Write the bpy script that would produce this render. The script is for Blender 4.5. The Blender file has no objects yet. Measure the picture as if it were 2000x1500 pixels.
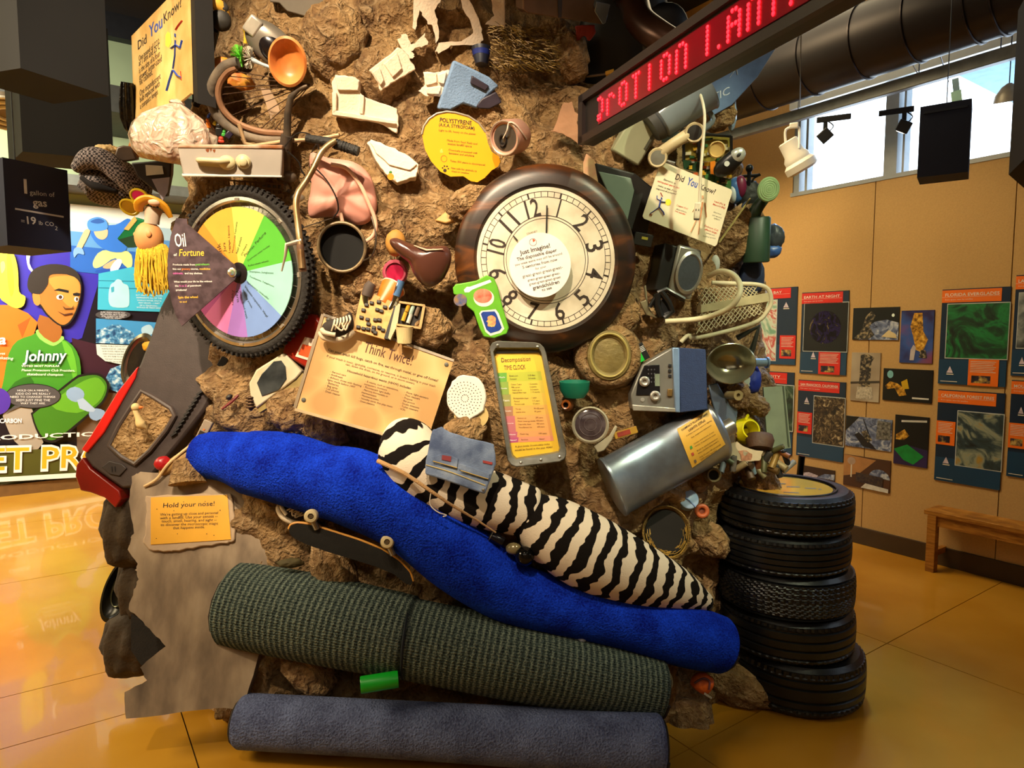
import bpy, bmesh, math, random
from math import sin, cos, pi, radians, sqrt, atan2
from mathutils import Vector, Matrix, noise
from mathutils.bvhtree import BVHTree
random.seed(7)
SC = bpy.context.scene
COL = SC.collection

# ------------------------------------------------------------ camera
FPX = 1280.0
PITCH = math.atan(100.0 / FPX)
CAM = Vector((0, 0, 1.6))
cd = bpy.data.cameras.new('camera'); cam = bpy.data.objects.new('camera', cd); COL.objects.link(cam)
cd.sensor_width = 36.0; cd.lens = 36.0 * FPX / 2000.0; cd.clip_start = 0.05
cam.location = CAM; cam.rotation_euler = (pi / 2 - PITCH, 0, 0)
SC.camera = cam

# ------------------------------------------------------------ world, lights, exposure
w = bpy.data.worlds.new('world'); SC.world = w; w.use_nodes = True
bg = w.node_tree.nodes['Background']; bg.inputs[0].default_value = (0.74, 0.88, 1.0, 1); bg.inputs[1].default_value = 5.5
vs = SC.view_settings
vs.view_transform = 'Standard'; vs.look = 'None'; vs.gamma = 1.0; vs.use_curve_mapping = False; vs.exposure = 0.14

WD = Vector((-0.566, 0.824, 0)).normalized()      # along the right wall, away from the camera
MD = Vector((0.824, 0.566, 0)).normalized()       # towards the right wall
def nm(n, m, z=0): return WD * n + MD * m + Vector((0, 0, z))

def aim(o, tgt):
    o.rotation_euler = (Vector(tgt) - o.location).to_track_quat('-Z', 'Y').to_euler()
def spot(loc, tgt, e, col, ang=50, blend=0.5, r=0.05):
    l = bpy.data.lights.new('spot_lamp', 'SPOT'); l.energy = e; l.color = col; l.spot_size = radians(ang); l.spot_blend = blend; l.shadow_soft_size = r
    o = bpy.data.objects.new('spot_lamp', l); COL.objects.link(o); o.location = loc; aim(o, tgt); return o
def area(loc, tgt, e, col, sx, sy, portal=False):
    l = bpy.data.lights.new('area_lamp', 'AREA'); l.energy = e; l.color = col; l.shape = 'RECTANGLE'; l.size = sx; l.size_y = sy
    if portal: l.cycles.is_portal = True
    o = bpy.data.objects.new('area_lamp', l); COL.objects.link(o); o.location = loc; aim(o, tgt); return o
WARM = (1.0, 0.81, 0.56); SOFT = (1.0, 0.86, 0.64); COOL = (0.62, 0.8, 1.0)
spot((-1.15, 0.35, 3.9), (-0.85, 2.7, 2.1), 720, WARM, 44, .6)            # left half of the mound
spot((-0.35, 0.25, 3.9), (0.1, 2.6, 1.8), 420, WARM, 38, .65)            # clock and middle
spot((1.7, 0.8, 3.8), (0.85, 2.75, 1.75), 240, (.93, .97, .62), 42, .7)   # right flank, greenish
spot((-1.6, 0.4, 3.8), (-1.3, 2.7, 1.0), 160, WARM, 36, .7)              # concrete and bumper
spot(nm(2.2, 3.6, 3.3), (1.2, 2.9, .95), 240, (.3, .52, 1.0), 46, .8, .2)  # added blue spot, strengthens the window daylight on tyres and muffler
for n_ in (2.7, 3.9, 5.2):                                            # wall washers over the posters
    spot(nm(n_, 3.2, 3.7), nm(n_ - .3, 4.96, 1.5), 140, (1.0, .76, .4), 84, .8, .45)
spot((-3.3, 1.5, 3.8), (-1.55, 2.9, 2.35), 190, WARM, 38, .7)             # spot added from the side to brighten the left shoulder
area(nm(6.0, -2.4, 3.6), nm(8.0, -2.0, 1.3), 420, (1.0, .93, .78), 3.2, .5)   # mural wash
area(nm(3.6, -3.6, 4.2), nm(3.6, -3.4, 0), 260, (1.0, .82, .5), 2.2, 2.2)    # ceiling fixture over left floor
area(nm(-1.6, -1.4, 4.2), nm(-.9, -1.0, 0), 26, (1.0, .85, .65), 4, 2)           # dim fill light added behind the visitor
area(nm(3.2, 3.2, 4.2), nm(3.2, 3.2, 0), 30, (1.0, .82, .5), 3, 1.2)         # ceiling fixture over right aisle

# ------------------------------------------------------------ pixel rays
def ray(px, py):
    u = (px - 1000) / FPX; v = (750 - py) / FPX
    return Vector((u, cos(PITCH) + v * sin(PITCH), -sin(PITCH) + v * cos(PITCH)))
def at(px, py, Y):
    d = ray(px, py); return CAM + d * (Y / d.y)
def on_plane(px, py, pt, n):
    d = ray(px, py); return CAM + d * ((pt - CAM).dot(n) / d.dot(n))
def on_z(px, py, z=0):
    d = ray(px, py); return CAM + d * ((z - CAM.z) / d.z)

# ------------------------------------------------------------ colour and materials
def lin(h):
    if isinstance(h, str):
        c = [int(h[i:i + 2], 16) / 255 for i in (0, 2, 4)]
    else: c = h
    return tuple((x / 12.92 if x <= .04045 else ((x + .055) / 1.055) ** 2.4) for x in c)
MATS = {}
def nodes_of(m):
    m.use_nodes = True; nt = m.node_tree; return nt, nt.nodes, nt.links, nt.nodes['Principled BSDF']
def M(hexc, rough=.6, metal=0, var=.16, scale=14, bump=0, bscale=60, name=None, spec=.5, coat=0, trans=0, emit=0, hex2=None, coords='Object'):
    key = (hexc, rough, metal, var, scale, bump, bscale, spec, coat, trans, emit, hex2)
    if key in MATS: return MATS[key]
    m = bpy.data.materials.new(name or 'mat_' + hexc); nt, N, L, b = nodes_of(m)
    c = lin(hexc)
    tc = N.new('ShaderNodeTexCoord'); nz = N.new('ShaderNodeTexNoise'); nz.inputs['Scale'].default_value = scale; nz.inputs['Detail'].default_value = 4
    L.new(tc.outputs[coords], nz.inputs['Vector'])
    r = N.new('ShaderNodeValToRGB'); r.color_ramp.elements[0].position = .3; r.color_ramp.elements[1].position = .7
    c2 = lin(hex2) if hex2 else tuple(min(1, x * (1 + var)) for x in c)
    r.color_ramp.elements[0].color = tuple(x * (1 - var) for x in c) + (1,) if not hex2 else c + (1,)
    r.color_ramp.elements[1].color = c2 + (1,)
    L.new(nz.outputs['Fac'], r.inputs[0]); L.new(r.outputs[0], b.inputs['Base Color'])
    b.inputs['Roughness'].default_value = rough; b.inputs['Metallic'].default_value = metal
    b.inputs['Specular IOR Level'].default_value = spec; b.inputs['Coat Weight'].default_value = coat
    b.inputs['Transmission Weight'].default_value = trans
    if emit:
        b.inputs['Emission Color'].default_value = c + (1,); b.inputs['Emission Strength'].default_value = emit
    if bump:
        n2 = N.new('ShaderNodeTexNoise'); n2.inputs['Scale'].default_value = bscale; n2.inputs['Detail'].default_value = 5
        L.new(tc.outputs[coords], n2.inputs['Vector'])
        bp = N.new('ShaderNodeBump'); bp.inputs['Strength'].default_value = bump; bp.inputs['Distance'].default_value = .01
        L.new(n2.outputs['Fac'], bp.inputs['Height']); L.new(bp.outputs[0], b.inputs['Normal'])
    MATS[key] = m; return m
def ramp_mat(name, stops, scale=6, detail=6, rough=.5, kind='NOISE', dist=0, bump=0, stretch=(1, 1, 1), coords='Object', metal=0):
    if name in MATS: return MATS[name]
    m = bpy.data.materials.new(name); nt, N, L, b = nodes_of(m)
    tc = N.new('ShaderNodeTexCoord'); mp = N.new('ShaderNodeMapping'); mp.inputs['Scale'].default_value = stretch
    L.new(tc.outputs[coords], mp.inputs['Vector'])
    if kind == 'NOISE':
        t = N.new('ShaderNodeTexNoise'); t.inputs['Detail'].default_value = detail; t.inputs['Distortion'].default_value = dist; out = t.outputs['Fac']
    elif kind == 'VOR':
        t = N.new('ShaderNodeTexVoronoi'); out = t.outputs['Distance']
    else:
        t = N.new('ShaderNodeTexWave'); t.inputs['Distortion'].default_value = dist; t.inputs['Detail'].default_value = 3; out = t.outputs['Fac']
    t.inputs['Scale'].default_value = scale; L.new(mp.outputs[0], t.inputs['Vector'])
    r = N.new('ShaderNodeValToRGB'); els = r.color_ramp.elements
    while len(els) < len(stops): els.new(.5)
    for e, (p, h) in zip(els, stops): e.position = p; e.color = lin(h) + (1,)
    L.new(out, r.inputs[0]); L.new(r.outputs[0], b.inputs['Base Color']); b.inputs['Roughness'].default_value = rough; b.inputs['Metallic'].default_value = metal
    if bump:
        bp = N.new('ShaderNodeBump'); bp.inputs['Strength'].default_value = bump; bp.inputs['Distance'].default_value = .01
        L.new(out, bp.inputs['Height']); L.new(bp.outputs[0], b.inputs['Normal'])
    MATS[name] = m; return m

# ------------------------------------------------------------ frames: local units are photo pixels at that depth
class Fr:
    def __init__(s, o, x, y, z, k=1.0): s.o, s.x, s.y, s.z, s.k = o, x, y, z, k
    def p(s, a, b=None, c=0.0):
        if b is None: a, b, c = (tuple(a) + (0,))[:3]
        return s.o + (s.x * a + s.y * b + s.z * c) * s.k
    def v(s, a, b, c): return (s.x * a + s.y * b + s.z * c)
    def ip(s, px, py, lift=0):
        q = on_plane(px, py, s.o + s.z * lift * s.k, s.z) - s.o
        return (q.dot(s.x) / s.k, q.dot(s.y) / s.k)
    def sub(s, a, b, c=0, rot=0, yaw=0, pitch=0):
        f = Fr(s.p(a, b, c), s.x.copy(), s.y.copy(), s.z.copy(), s.k); return f.turn(yaw, pitch, rot)
    def turn(s, yaw=0, pitch=0, roll=0):
        if yaw: R = Matrix.Rotation(radians(yaw), 3, s.y); s.x = R @ s.x; s.z = R @ s.z
        if pitch: R = Matrix.Rotation(-radians(pitch), 3, s.x); s.y = R @ s.y; s.z = R @ s.z
        if roll: R = Matrix.Rotation(radians(roll), 3, s.z); s.x = R @ s.x; s.y = R @ s.y
        return s
WORLD = Fr(Vector((0, 0, 0)), Vector((1, 0, 0)), Vector((0, 1, 0)), Vector((0, 0, 1)), 1.0)
MBVH = None
def mhit(px, py):
    d = ray(px, py).normalized()
    if MBVH:
        h = MBVH.ray_cast(CAM, d)
        if h[0] is not None: return h[0]
    return at(px, py, 3.2)
def fp(px, py, Y=None, yaw=0, pitch=0, roll=0, out=0.0):
    """frame at a photo pixel; faces the camera, then turned (yaw>0 faces photo right, pitch>0 faces up, roll ccw)"""
    o = mhit(px, py) if Y is None else at(px, py, Y)
    d = (o - CAM).normalized(); o = o - d * out
    k = ray(px, py).length / ray(px, py).length * ((o - CAM).dot(Vector((0, cos(PITCH), -sin(PITCH))))) / FPX
    z = -d; x = Vector((0, 0, 1)).cross(z).normalized(); y = z.cross(x)
    return Fr(o, x, y, z, k).turn(yaw, pitch, roll)
def fplane(pts, yaw_hint=None):
    """frame from three (px,py,Y): origin, towards x, third point"""
    a, b, c = [at(*q) for q in pts]
    x = (b - a).normalized(); z = x.cross(c - a).normalized()
    if z.dot(CAM - a) < 0: z = -z
    y = z.cross(x); k = (a - CAM).dot(Vector((0, cos(PITCH), -sin(PITCH)))) / FPX
    return Fr(a, x, y, z, k)

# ------------------------------------------------------------ mesh builder
class MB:
    def __init__(s): s.v = []; s.f = []; s.uv = []
    def add(s, vs, fs, uv=None):
        b = len(s.v); s.v += [Vector(q) for q in vs]; s.f += [tuple(i + b for i in f) for f in fs]
        s.uv += uv if uv else [(0, 0, 0)] * len(vs); return s
    def box(s, fr, c, size):
        hx, hy, hz = size[0] / 2, size[1] / 2, size[2] / 2
        vs = [fr.p(c[0] + i * hx, c[1] + j * hy, c[2] + l * hz) for i in (-1, 1) for j in (-1, 1) for l in (-1, 1)]
        return s.add(vs, [(0, 1, 3, 2), (4, 6, 7, 5), (0, 4, 5, 1), (2, 3, 7, 6), (0, 2, 6, 4), (1, 5, 7, 3)])
    def prism(s, fr, poly, z0, z1, taper=1.0):
        n = len(poly); cx = sum(p[0] for p in poly) / n; cy = sum(p[1] for p in poly) / n
        vs = [fr.p(a, b, z0) for a, b in poly] + [fr.p(cx + (a - cx) * taper, cy + (b - cy) * taper, z1) for a, b in poly]
        fs = [tuple(range(n))[::-1], tuple(range(n, 2 * n))] + [(i, (i + 1) % n, n + (i + 1) % n, n + i) for i in range(n)]
        return s.add(vs, fs)
    def ppx(s, fr, pts, z0, z1):              # outline given in photo pixels, laid on the frame's plane
        return s.prism(fr, [fr.ip(*q) for q in pts], z0, z1)
    def flat(s, fr, pts, lift=.3):            # thin print
        vs = [fr.p(*fr.ip(*q), lift) for q in pts]; return s.add(vs, [tuple(range(len(vs)))])
    def quad(s, vs): return s.add(vs, [tuple(range(len(vs)))])
    def lathe(s, fr, prof, seg=32, c=(0, 0, 0), axis='z', a0=0, a1=2 * pi, sx=1, sy=1):
        full = abs(a1 - a0 - 2 * pi) < 1e-6; ns = seg if full else seg + 1
        vs = []; n = len(prof)
        for r, h in prof:
            for i in range(ns):
                t = a0 + (a1 - a0) * i / seg; q = (r * cos(t) * sx, r * sin(t) * sy)
                if axis == 'z': vs.append(fr.p(c[0] + q[0], c[1] + q[1], c[2] + h))
                elif axis == 'y': vs.append(fr.p(c[0] + q[0], c[1] + h, c[2] - q[1]))
                else: vs.append(fr.p(c[0] + h, c[1] + q[0], c[2] + q[1]))
        fs = []
        for j in range(n - 1):
            for i in range(seg):
                a = j * ns + i; b = j * ns + (i + 1) % ns; fs.append((a, b, b + ns, a + ns))
        if full:
            if prof[0][0] > 1e-6: fs.append(tuple(range(ns))[::-1])
            if prof[-1][0] > 1e-6: fs.append(tuple(range((n - 1) * ns, n * ns)))
        return s.add(vs, fs)
    def ring(s, fr, R, r, seg=40, rs=10, c=(0, 0, 0), sx=1, sy=1, a0=0, a1=2 * pi):
        path = [fr.p(c[0] + R * cos(a0 + (a1 - a0) * i / seg) * sx, c[1] + R * sin(a0 + (a1 - a0) * i / seg) * sy, c[2]) for i in range(seg + (0 if abs(a1 - a0 - 2 * pi) < 1e-6 else 1))]
        return s.tube(path, r * fr.k, rs, closed=abs(a1 - a0 - 2 * pi) < 1e-6)
    def ell(s, fr, c, r, seg=16, rings=10, nz=0, nf=3.0, e=1.0):
        vs = []; fs = []
        for j in range(rings + 1):
            ph = pi * j / rings
            for i in range(seg):
                t = 2 * pi * i / seg
                f = lambda q: math.copysign(abs(q) ** e, q)
                d = Vector((f(cos(t)) * f(sin(ph)), f(sin(t)) * f(sin(ph)), f(cos(ph))))
                g = 1 + (nz * noise.noise(d * nf + Vector((c[0] * .13, c[1] * .17, 3))) if nz else 0)
                vs.append(fr.p(c[0] + d.x * r[0] * g, c[1] + d.y * r[1] * g, c[2] + d.z * r[2] * g))
        for j in range(rings):
            for i in range(seg):
                a = j * seg + i; b = j * seg + (i + 1) % seg; fs.append((a, b, b + seg, a + seg))
        s.add(vs, fs); s.merge = True; return s
    def tube(s, path, rad, seg=10, closed=False, cap=True, flat=1.0):
        path = [Vector(q) for q in path]; n = len(path)
        if not isinstance(rad, (list, tuple)): rad = [rad] * n
        tang = []
        for i in range(n):
            a = path[(i - 1) % n] if closed or i > 0 else path[i]; b = path[(i + 1) % n] if closed or i < n - 1 else path[i]
            tang.append((b - a).normalized())
        up = Vector((0, 0, 1)) if abs(tang[0].z) < .9 else Vector((1, 0, 0))
        nx = up.cross(tang[0]).normalized(); vs = []; uv = []; dist = 0
        for i in range(n):
            t = tang[i]; nx = (nx - t * nx.dot(t)).normalized(); ny = t.cross(nx)
            if i: dist += (path[i] - path[i - 1]).length
            for j in range(seg):
                a = 2 * pi * j / seg; vs.append(path[i] + (nx * cos(a) + ny * sin(a) * flat) * rad[i]); uv.append((dist, a * max(rad), rad[i]))
        fs = []
        for i in range(n if closed else n - 1):
            for j in range(seg):
                a = i * seg + j; b = i * seg + (j + 1) % seg; i2 = (i + 1) % n
                fs.append((a, b, i2 * seg + (j + 1) % seg, i2 * seg + j))
        if cap and not closed: fs += [tuple(range(seg))[::-1], tuple(range((n - 1) * seg, n * seg))]
        return s.add(vs, fs, uv)
    def ftube(s, fr, pts, rad, seg=10, closed=False, sm=0, flat=1.0):
        pts = [fr.p(*q) for q in pts]
        if isinstance(rad, (list, tuple)): rad = [r * fr.k for r in rad]
        else: rad = rad * fr.k
        if sm: pts, rad = smooth_path(pts, rad, sm, closed)
        return s.tube(pts, rad, seg, closed, flat=flat)
    def o(s, name, mat, parent=None, label=None, cat=None, group=None, smooth=True, bev=0, kind=None, ang=.6, origin=None, merge=False, recalc=True):
        if origin is None:
            if parent: origin = parent.matrix_basis.translation if parent.get('_loc') is None else Vector(parent['_loc'])
            else:
                mn = [min(v[i] for v in s.v) for i in range(3)]; mx = [max(v[i] for v in s.v) for i in range(3)]
                origin = Vector([(a + b) / 2 for a, b in zip(mn, mx)]); origin.z = mn[2]
        me = bpy.data.meshes.new(name); me.from_pydata([v - origin for v in s.v], [], s.f)
        if any(u != (0, 0, 0) for u in s.uv):
            at_ = me.attributes.new('tuv', 'FLOAT_VECTOR', 'POINT')
            at_.data.foreach_set('vector', [c for u in s.uv for c in u])
        bm = bmesh.new(); bm.from_mesh(me)
        if merge or getattr(s, 'merge', False): bmesh.ops.remove_doubles(bm, verts=bm.verts, dist=1e-6)
        if recalc: bmesh.ops.recalc_face_normals(bm, faces=bm.faces)
        bm.to_mesh(me); bm.free()
        if smooth: me.shade_smooth(); me.set_sharp_from_angle(angle=ang)
        if mat: me.materials.append(mat)
        ob = bpy.data.objects.new(name, me); COL.objects.link(ob)
        if parent: ob.parent = parent; ob.location = origin - world_loc(parent); LOC[ob.name] = origin.copy()
        else: ob.location = origin; LOC[ob.name] = origin.copy()
        if bev:
            bv = ob.modifiers.new('bevel', 'BEVEL'); bv.width = bev; bv.segments = 2; bv.limit_method = 'ANGLE'; bv.angle_limit = .7; bv.use_clamp_overlap = True
        tag(ob, label, cat, group, kind); return ob
LOC = {}
def world_loc(o): return LOC[o.name]
def tag(o, label=None, cat=None, group=None, kind=None):
    if label: o['label'] = label
    if cat: o['category'] = cat
    if group: o['group'] = group
    if kind: o['kind'] = kind
def T(name, label, cat, fr_or_loc, group=None):
    o = bpy.data.objects.new(name, None); COL.objects.link(o); o.empty_display_size = .05
    loc = fr_or_loc.o if isinstance(fr_or_loc, Fr) else Vector(fr_or_loc)
    o.location = loc; LOC[o.name] = loc.copy(); tag(o, label, cat, group); return o
_mo = MB.o
def _o2(s, name, mat, parent=None, **k):
    if parent is not None and k.get('origin') is None: k['origin'] = world_loc(parent)
    if parent is not None and any(w_ in name for w_ in ('lettering', 'numerals', 'knobs', 'spokes', '_slats', 'print', 'lattice')): k.setdefault('kind', 'stuff')
    return _mo(s, name, mat, parent, **k)
MB.o = _o2
def smooth_path(pts, rad, sub, closed=False):
    n = len(pts); P = []; R = []; rl = isinstance(rad, (list, tuple))
    for i in range(n if closed else n - 1):
        g = lambda j: pts[j % n] if closed else pts[max(0, min(n - 1, j))]
        h = lambda j: (rad[j % n] if closed else rad[max(0, min(n - 1, j))]) if rl else rad
        for q in range(sub):
            t = q / sub; a, b, c, d = g(i - 1), g(i), g(i + 1), g(i + 2); ra, rb, rc, rd = h(i - 1), h(i), h(i + 1), h(i + 2)
            cr = lambda a, b, c, d: .5 * ((2 * b) + (c - a) * t + (2 * a - 5 * b + 4 * c - d) * t * t + (3 * b - a - 3 * c + d) * t ** 3)
            P.append(cr(a, b, c, d)); R.append(cr(ra, rb, rc, rd))
    if not closed: P.append(pts[-1]); R.append(rad[-1] if rl else rad)
    return P, (R if rl else rad)
def pxpath(pts, out=0.0):
    """[(px,py,Y or None)] -> world points"""
    return [(mhit(q[0], q[1]) - (mhit(q[0], q[1]) - CAM).normalized() * out) if len(q) < 3 or q[2] is None else at(*q) for q in pts]
# text
TC = {}
def glyphs(sx, bold=0, shear=0):
    key = (sx, bold, shear)
    if key in TC: return TC[key]
    cu = bpy.data.curves.new('t', 'FONT'); cu.body = sx; cu.size = 1; cu.resolution_u = 2; cu.offset = bold; cu.shear = shear
    ob = bpy.data.objects.new('t', cu); me = bpy.data.meshes.new_from_object(ob)
    vs = [(v.co.x, v.co.y) for v in me.vertices]; fs = [tuple(p.vertices) for p in me.polygons]
    bpy.data.objects.remove(ob); bpy.data.meshes.remove(me); bpy.data.curves.remove(cu)
    x0 = min(v[0] for v in vs); x1 = max(v[0] for v in vs)
    TC[key] = (vs, fs, x0, x1); return TC[key]
def txt(mb, fr, s, p0, p1, lift=.4, hs=1.0, bold=0, shear=0, h=None, proj=None):
    """text line on frame plane between photo pixels p0 and p1 (baseline); h = cap height in px"""
    vs, fs, x0, x1 = glyphs(s, bold, shear)
    if proj is None:
        a = Vector(fr.ip(*p0)); b = Vector(fr.ip(*p1)); d = b - a; n = Vector((-d.y, d.x)) / d.length
        sc = d.length / (x1 - x0); ux = d / d.length
        sy = (h / .7 * on_plane(*p0, fr.o, fr.z).y / FPX / fr.k) if h else sc * hs
        mb.add([fr.p(*(a + ux * (v[0] - x0) * sc + n * v[1] * sy), lift) for v in vs], fs)
    else:
        a = Vector(p0); b = Vector(p1); d = b - a; ux = d / d.length; n = Vector((ux.y, -ux.x)); sc = d.length / (x1 - x0)
        sy = (h / .7) if h else sc * hs
        mb.add([proj(*(a + ux * (v[0] - x0) * sc + n * v[1] * sy)) for v in vs], fs)
    return mb
# ------------------------------------------------------------ the setting
RW = Fr(nm(0, 4.961), -WD, Vector((0, 0, 1)), -MD, 1.0)     # right wall: x to photo right, y up, z into the room
LW = Fr(nm(8.095, 0), MD, Vector((0, 0, 1)), -WD, 1.0)      # mural wall
CEIL = 4.6
fl = MB().box(WORLD, (0, 0, -.09), (.2, .2, .02))
floor_m = M('b27818', .2, 0, .16, 1.3, 0, name='stained_concrete', hex2='cc9632', coat=.4)
sub_m = M('4a3008', .8)
def nmbox(mb, n0, n1, m0, m1, z0, z1):
    fr = Fr(nm((n0 + n1) / 2, (m0 + m1) / 2, (z0 + z1) / 2), WD, MD, Vector((0, 0, 1)) * -1, 1.0)
    return mb.box(fr, (0, 0, 0), (n1 - n0, m1 - m0, z1 - z0))
FLOOR = nmbox(MB(), -3.2, 8.3, -6.6, 5.1, -.12, -.012).o('floor', sub_m, kind='structure', label='polished amber stained concrete floor', smooth=False)
ns = [-3.2, -1.4, .4, 1.6, 3.1, 3.55, 5.2, 6.8, 8.1]; ms = [-6.6, -4.8, -3.0, -1.2, .35, 1.93, 3.45, 4.97]
for i in range(len(ns) - 1):
    for j in range(len(ms) - 1):
        g = .0025
        nmbox(MB(), ns[i] + g, ns[i + 1] - g, ms[j] + g, ms[j + 1] - g, -.012, 0).o('floor_slab', floor_m, FLOOR, smooth=False)
wall_m = M('ba9660', .85, 0, .06, 90, .12, 160, name='tan_wall_fabric')
wall_core = M('b08d55', .9)
s0, zs = RW.ip(1546, 385); zt = RW.ip(1546, 196)[1]; s_end = 3.2
wm = MB()
wm.box(RW, ((-8.2 + s_end) / 2, zs / 2, -.1), (8.2 + s_end, zs, .18)); wm.box(RW, ((-8.2 + s_end) / 2, (zt + CEIL) / 2, -.1), (8.2 + s_end, CEIL - zt, .18)); wm.box(RW, ((-8.2 + s0) / 2, (zs + zt) / 2, -.1), (8.2 + s0, zt - zs, .18))
WALLR = wm.o('wall_right', wall_m, kind='structure', label='tan fabric covered wall with a high window band', smooth=False)
seams = [-8.19, -6.8, RW.ip(1420, 700)[0], RW.ip(1698, 700)[0], RW.ip(1968, 700)[0], 1.0, 2.2, s_end]
for a, b in zip(seams, seams[1:]):
    MB().box(RW, ((a + b) / 2, (zs + .13) / 2, 0.002), (b - a - .006, zs - .13, .024)).o('wall_panel', wall_m, WALLR, smooth=False)
bb = M('3c2a18', .45, 0, .2, 6)
MB().box(RW, ((-8.2 + s_end) / 2, .065, .012), (8.2 + s_end, .13, .03)).o('baseboard_right', bb, kind='structure', label='dark brown vinyl baseboard under the posters', smooth=False, bev=.004)
grey_fr = M('8a8f94', .4, .3, .08); white_fr = M('cfd6da', .4, 0, .05)
WIN = MB().box(RW, ((s0 + s_end) / 2, zs + .012, -.06), (s_end - s0, .03, .16)).o('window_1', grey_fr, kind='structure', label='high clerestory window in metal frame, bright sky behind', smooth=False)
MB().box(RW, ((s0 + s_end) / 2, zt - .05, -.03), (s_end - s0, .1, .2)).o('window_head', white_fr, WIN, smooth=False)
MB().box(RW, ((s0 + s_end) / 2 - .1, zt + .1, .03), (s_end - s0 + .3, .04, .14)).o('window_ledge', white_fr, WIN, smooth=False)
for px, wd in ((1552, .06), (1572, .02), (1735, .09), (1760, .015), (1990, .09)):
    sx = RW.ip(px, 330)[0]; MB().box(RW, (sx, (zs + zt) / 2, -.06), (wd, zt - zs, .08)).o('mullion', grey_fr, WIN, smooth=False)
gm = bpy.data.materials.new('window_glass'); nt, N, L, b = nodes_of(gm); N.remove(b)
tr = N.new('ShaderNodeBsdfTransparent'); gl = N.new('ShaderNodeBsdfGlossy'); gl.inputs['Roughness'].default_value = .02; mx = N.new('ShaderNodeMixShader'); mx.inputs[0].default_value = .06
L.new(tr.outputs[0], mx.inputs[1]); L.new(gl.outputs[0], mx.inputs[2]); L.new(mx.outputs[0], N['Material Output'].inputs[0])
pe = [s0, RW.ip(1735, 330)[0], RW.ip(1990, 330)[0], s_end]
for a, b in zip(pe, pe[1:]):
    MB().box(RW, ((a + b) / 2, (zs + zt) / 2, -.06), (b - a - .03, zt - zs, .008)).o('pane', gm, WIN, smooth=False)
MB().box(RW, (RW.ip(1975, 150)[0] + .62, zt - .02, -1.3), (2.1, .1, 2.0)).o('roof_overhang', M('5b86a8', .6), kind='structure', label='blue painted roof overhang outside the high window', smooth=False)
area(RW.p((s0 + s_end) / 2, (zs + zt) / 2, -.25), RW.p((s0 + s_end) / 2, (zs + zt) / 2, 1), 1, (1, 1, 1), s_end - s0, zt - zs, portal=True)
# mural wall and others
gw = M('9fae86', .8, 0, .05, 3, name='pale_green_paint')
MB().box(LW, (-.6, CEIL / 2, -.1), (11.4, CEIL, .18)).o('wall_left', gw, kind='structure', label='pale green painted wall behind the comic mural', smooth=False)
MB().box(LW, (-.6, .05, .03), (11.4, .12, .08)).o('baseboard_left', M('6b4a22', .5), kind='structure', label='brown base ledge under the comic mural', smooth=False)
MB().box(LW, (-.6, 3.05, .25), (11.4, .1, .5)).o('trim_1', M('70746c', .6), kind='structure', label='grey soffit beam above the comic mural', smooth=False)
MB().box(LW, (-.6, 3.75, .45), (11.4, .24, .9)).o('trim_2', M('3a3b36', .6), kind='structure', label='dark soffit beam under the ceiling by the mural', smooth=False)
nmbox(MB(), -3.3, -3.15, -6.6, 5.1, 0, CEIL).o('wall_back', M('8a7348', .85), kind='structure', label='tan wall behind the visitor', smooth=False)
nmbox(MB(), -3.3, 8.3, -6.75, -6.6, 0, CEIL).o('wall_side', M('9a8250', .85), kind='structure', label='tan wall far left outside the view', smooth=False)
CE = nmbox(MB(), -3.3, 8.3, -6.7, 5.2, CEIL, CEIL + .1).o('ceiling', M('14161a', .8), kind='structure', label='black painted open ceiling deck', smooth=False)
for n_ in (-2, -.4, 1.2, 2.8, 4.4, 6.0, 7.4):
    nmbox(MB(), n_, n_ + .12, -6.6, 4.9, CEIL - .22, CEIL).o('ceiling_beam', M('24272c', .5, .3), CE, smooth=False)

# ------------------------------------------------------------ the pillar of compacted rubbish (rock and soil body)
LEV = [(0, 318, 1485, 2.44), (.2, 300, 1475, 2.46), (.4, 285, 1440, 2.5), (.8, 300, 1440, 2.54), (1.2, 335, 1515, 2.58), (1.6, 350, 1490, 2.62), (2.0, 352, 1478, 2.66), (2.4, 365, 1432, 2.70), (2.8, 405, 1225, 2.76), (3.2, 430, 1185, 2.82), (3.7, 450, 1170, 2.9), (4.6, 450, 1170, 3.0)]
CY = 3.45
def solve_a(t, c, b, side):        # half width so the silhouette seen from the camera falls on slope t
    lo, hi = .05, 3.0
    for _ in range(40):
        a = (lo + hi) / 2; mxx = -9
        for i in range(60):
            th = pi / 2 * i / 59 ; x = c + side * a * cos(th) ** .8; y = CY - b * sin(th) ** .8
            mxx = max(mxx, side * x / y)
        if mxx < side * t: lo = a
        else: hi = a
    return a
PAR = []
for z, l, r, fd in LEV:
    b = CY - fd; mid = (l + r) / 2; c = (mid - 1000) / FPX * 2.9
    PAR.append((z, c, solve_a((l - 1000) / FPX, c, b, -1), solve_a((r - 1000) / FPX, c, b, 1), b))
def par(z):
    for A, B in zip(PAR, PAR[1:]):
        if z <= B[0]:
            t = (z - A[0]) / (B[0] - A[0]); t = t * t * (3 - 2 * t); return [a + (b - a) * t for a, b in zip(A, B)][1:]
    return PAR[-1][1:]
def mound_pt(th, z):      # th: 0 = photo right, pi/2 = front, pi = left
    c, al, ar, b = par(z); a = ar if cos(th) > 0 else al
    e = .8; f = lambda q: math.copysign(abs(q) ** e, q)
    return Vector((c + a * f(cos(th)), CY - b * f(sin(th)) if sin(th) > 0 else CY - .95 * f(sin(th)), z))
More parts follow.
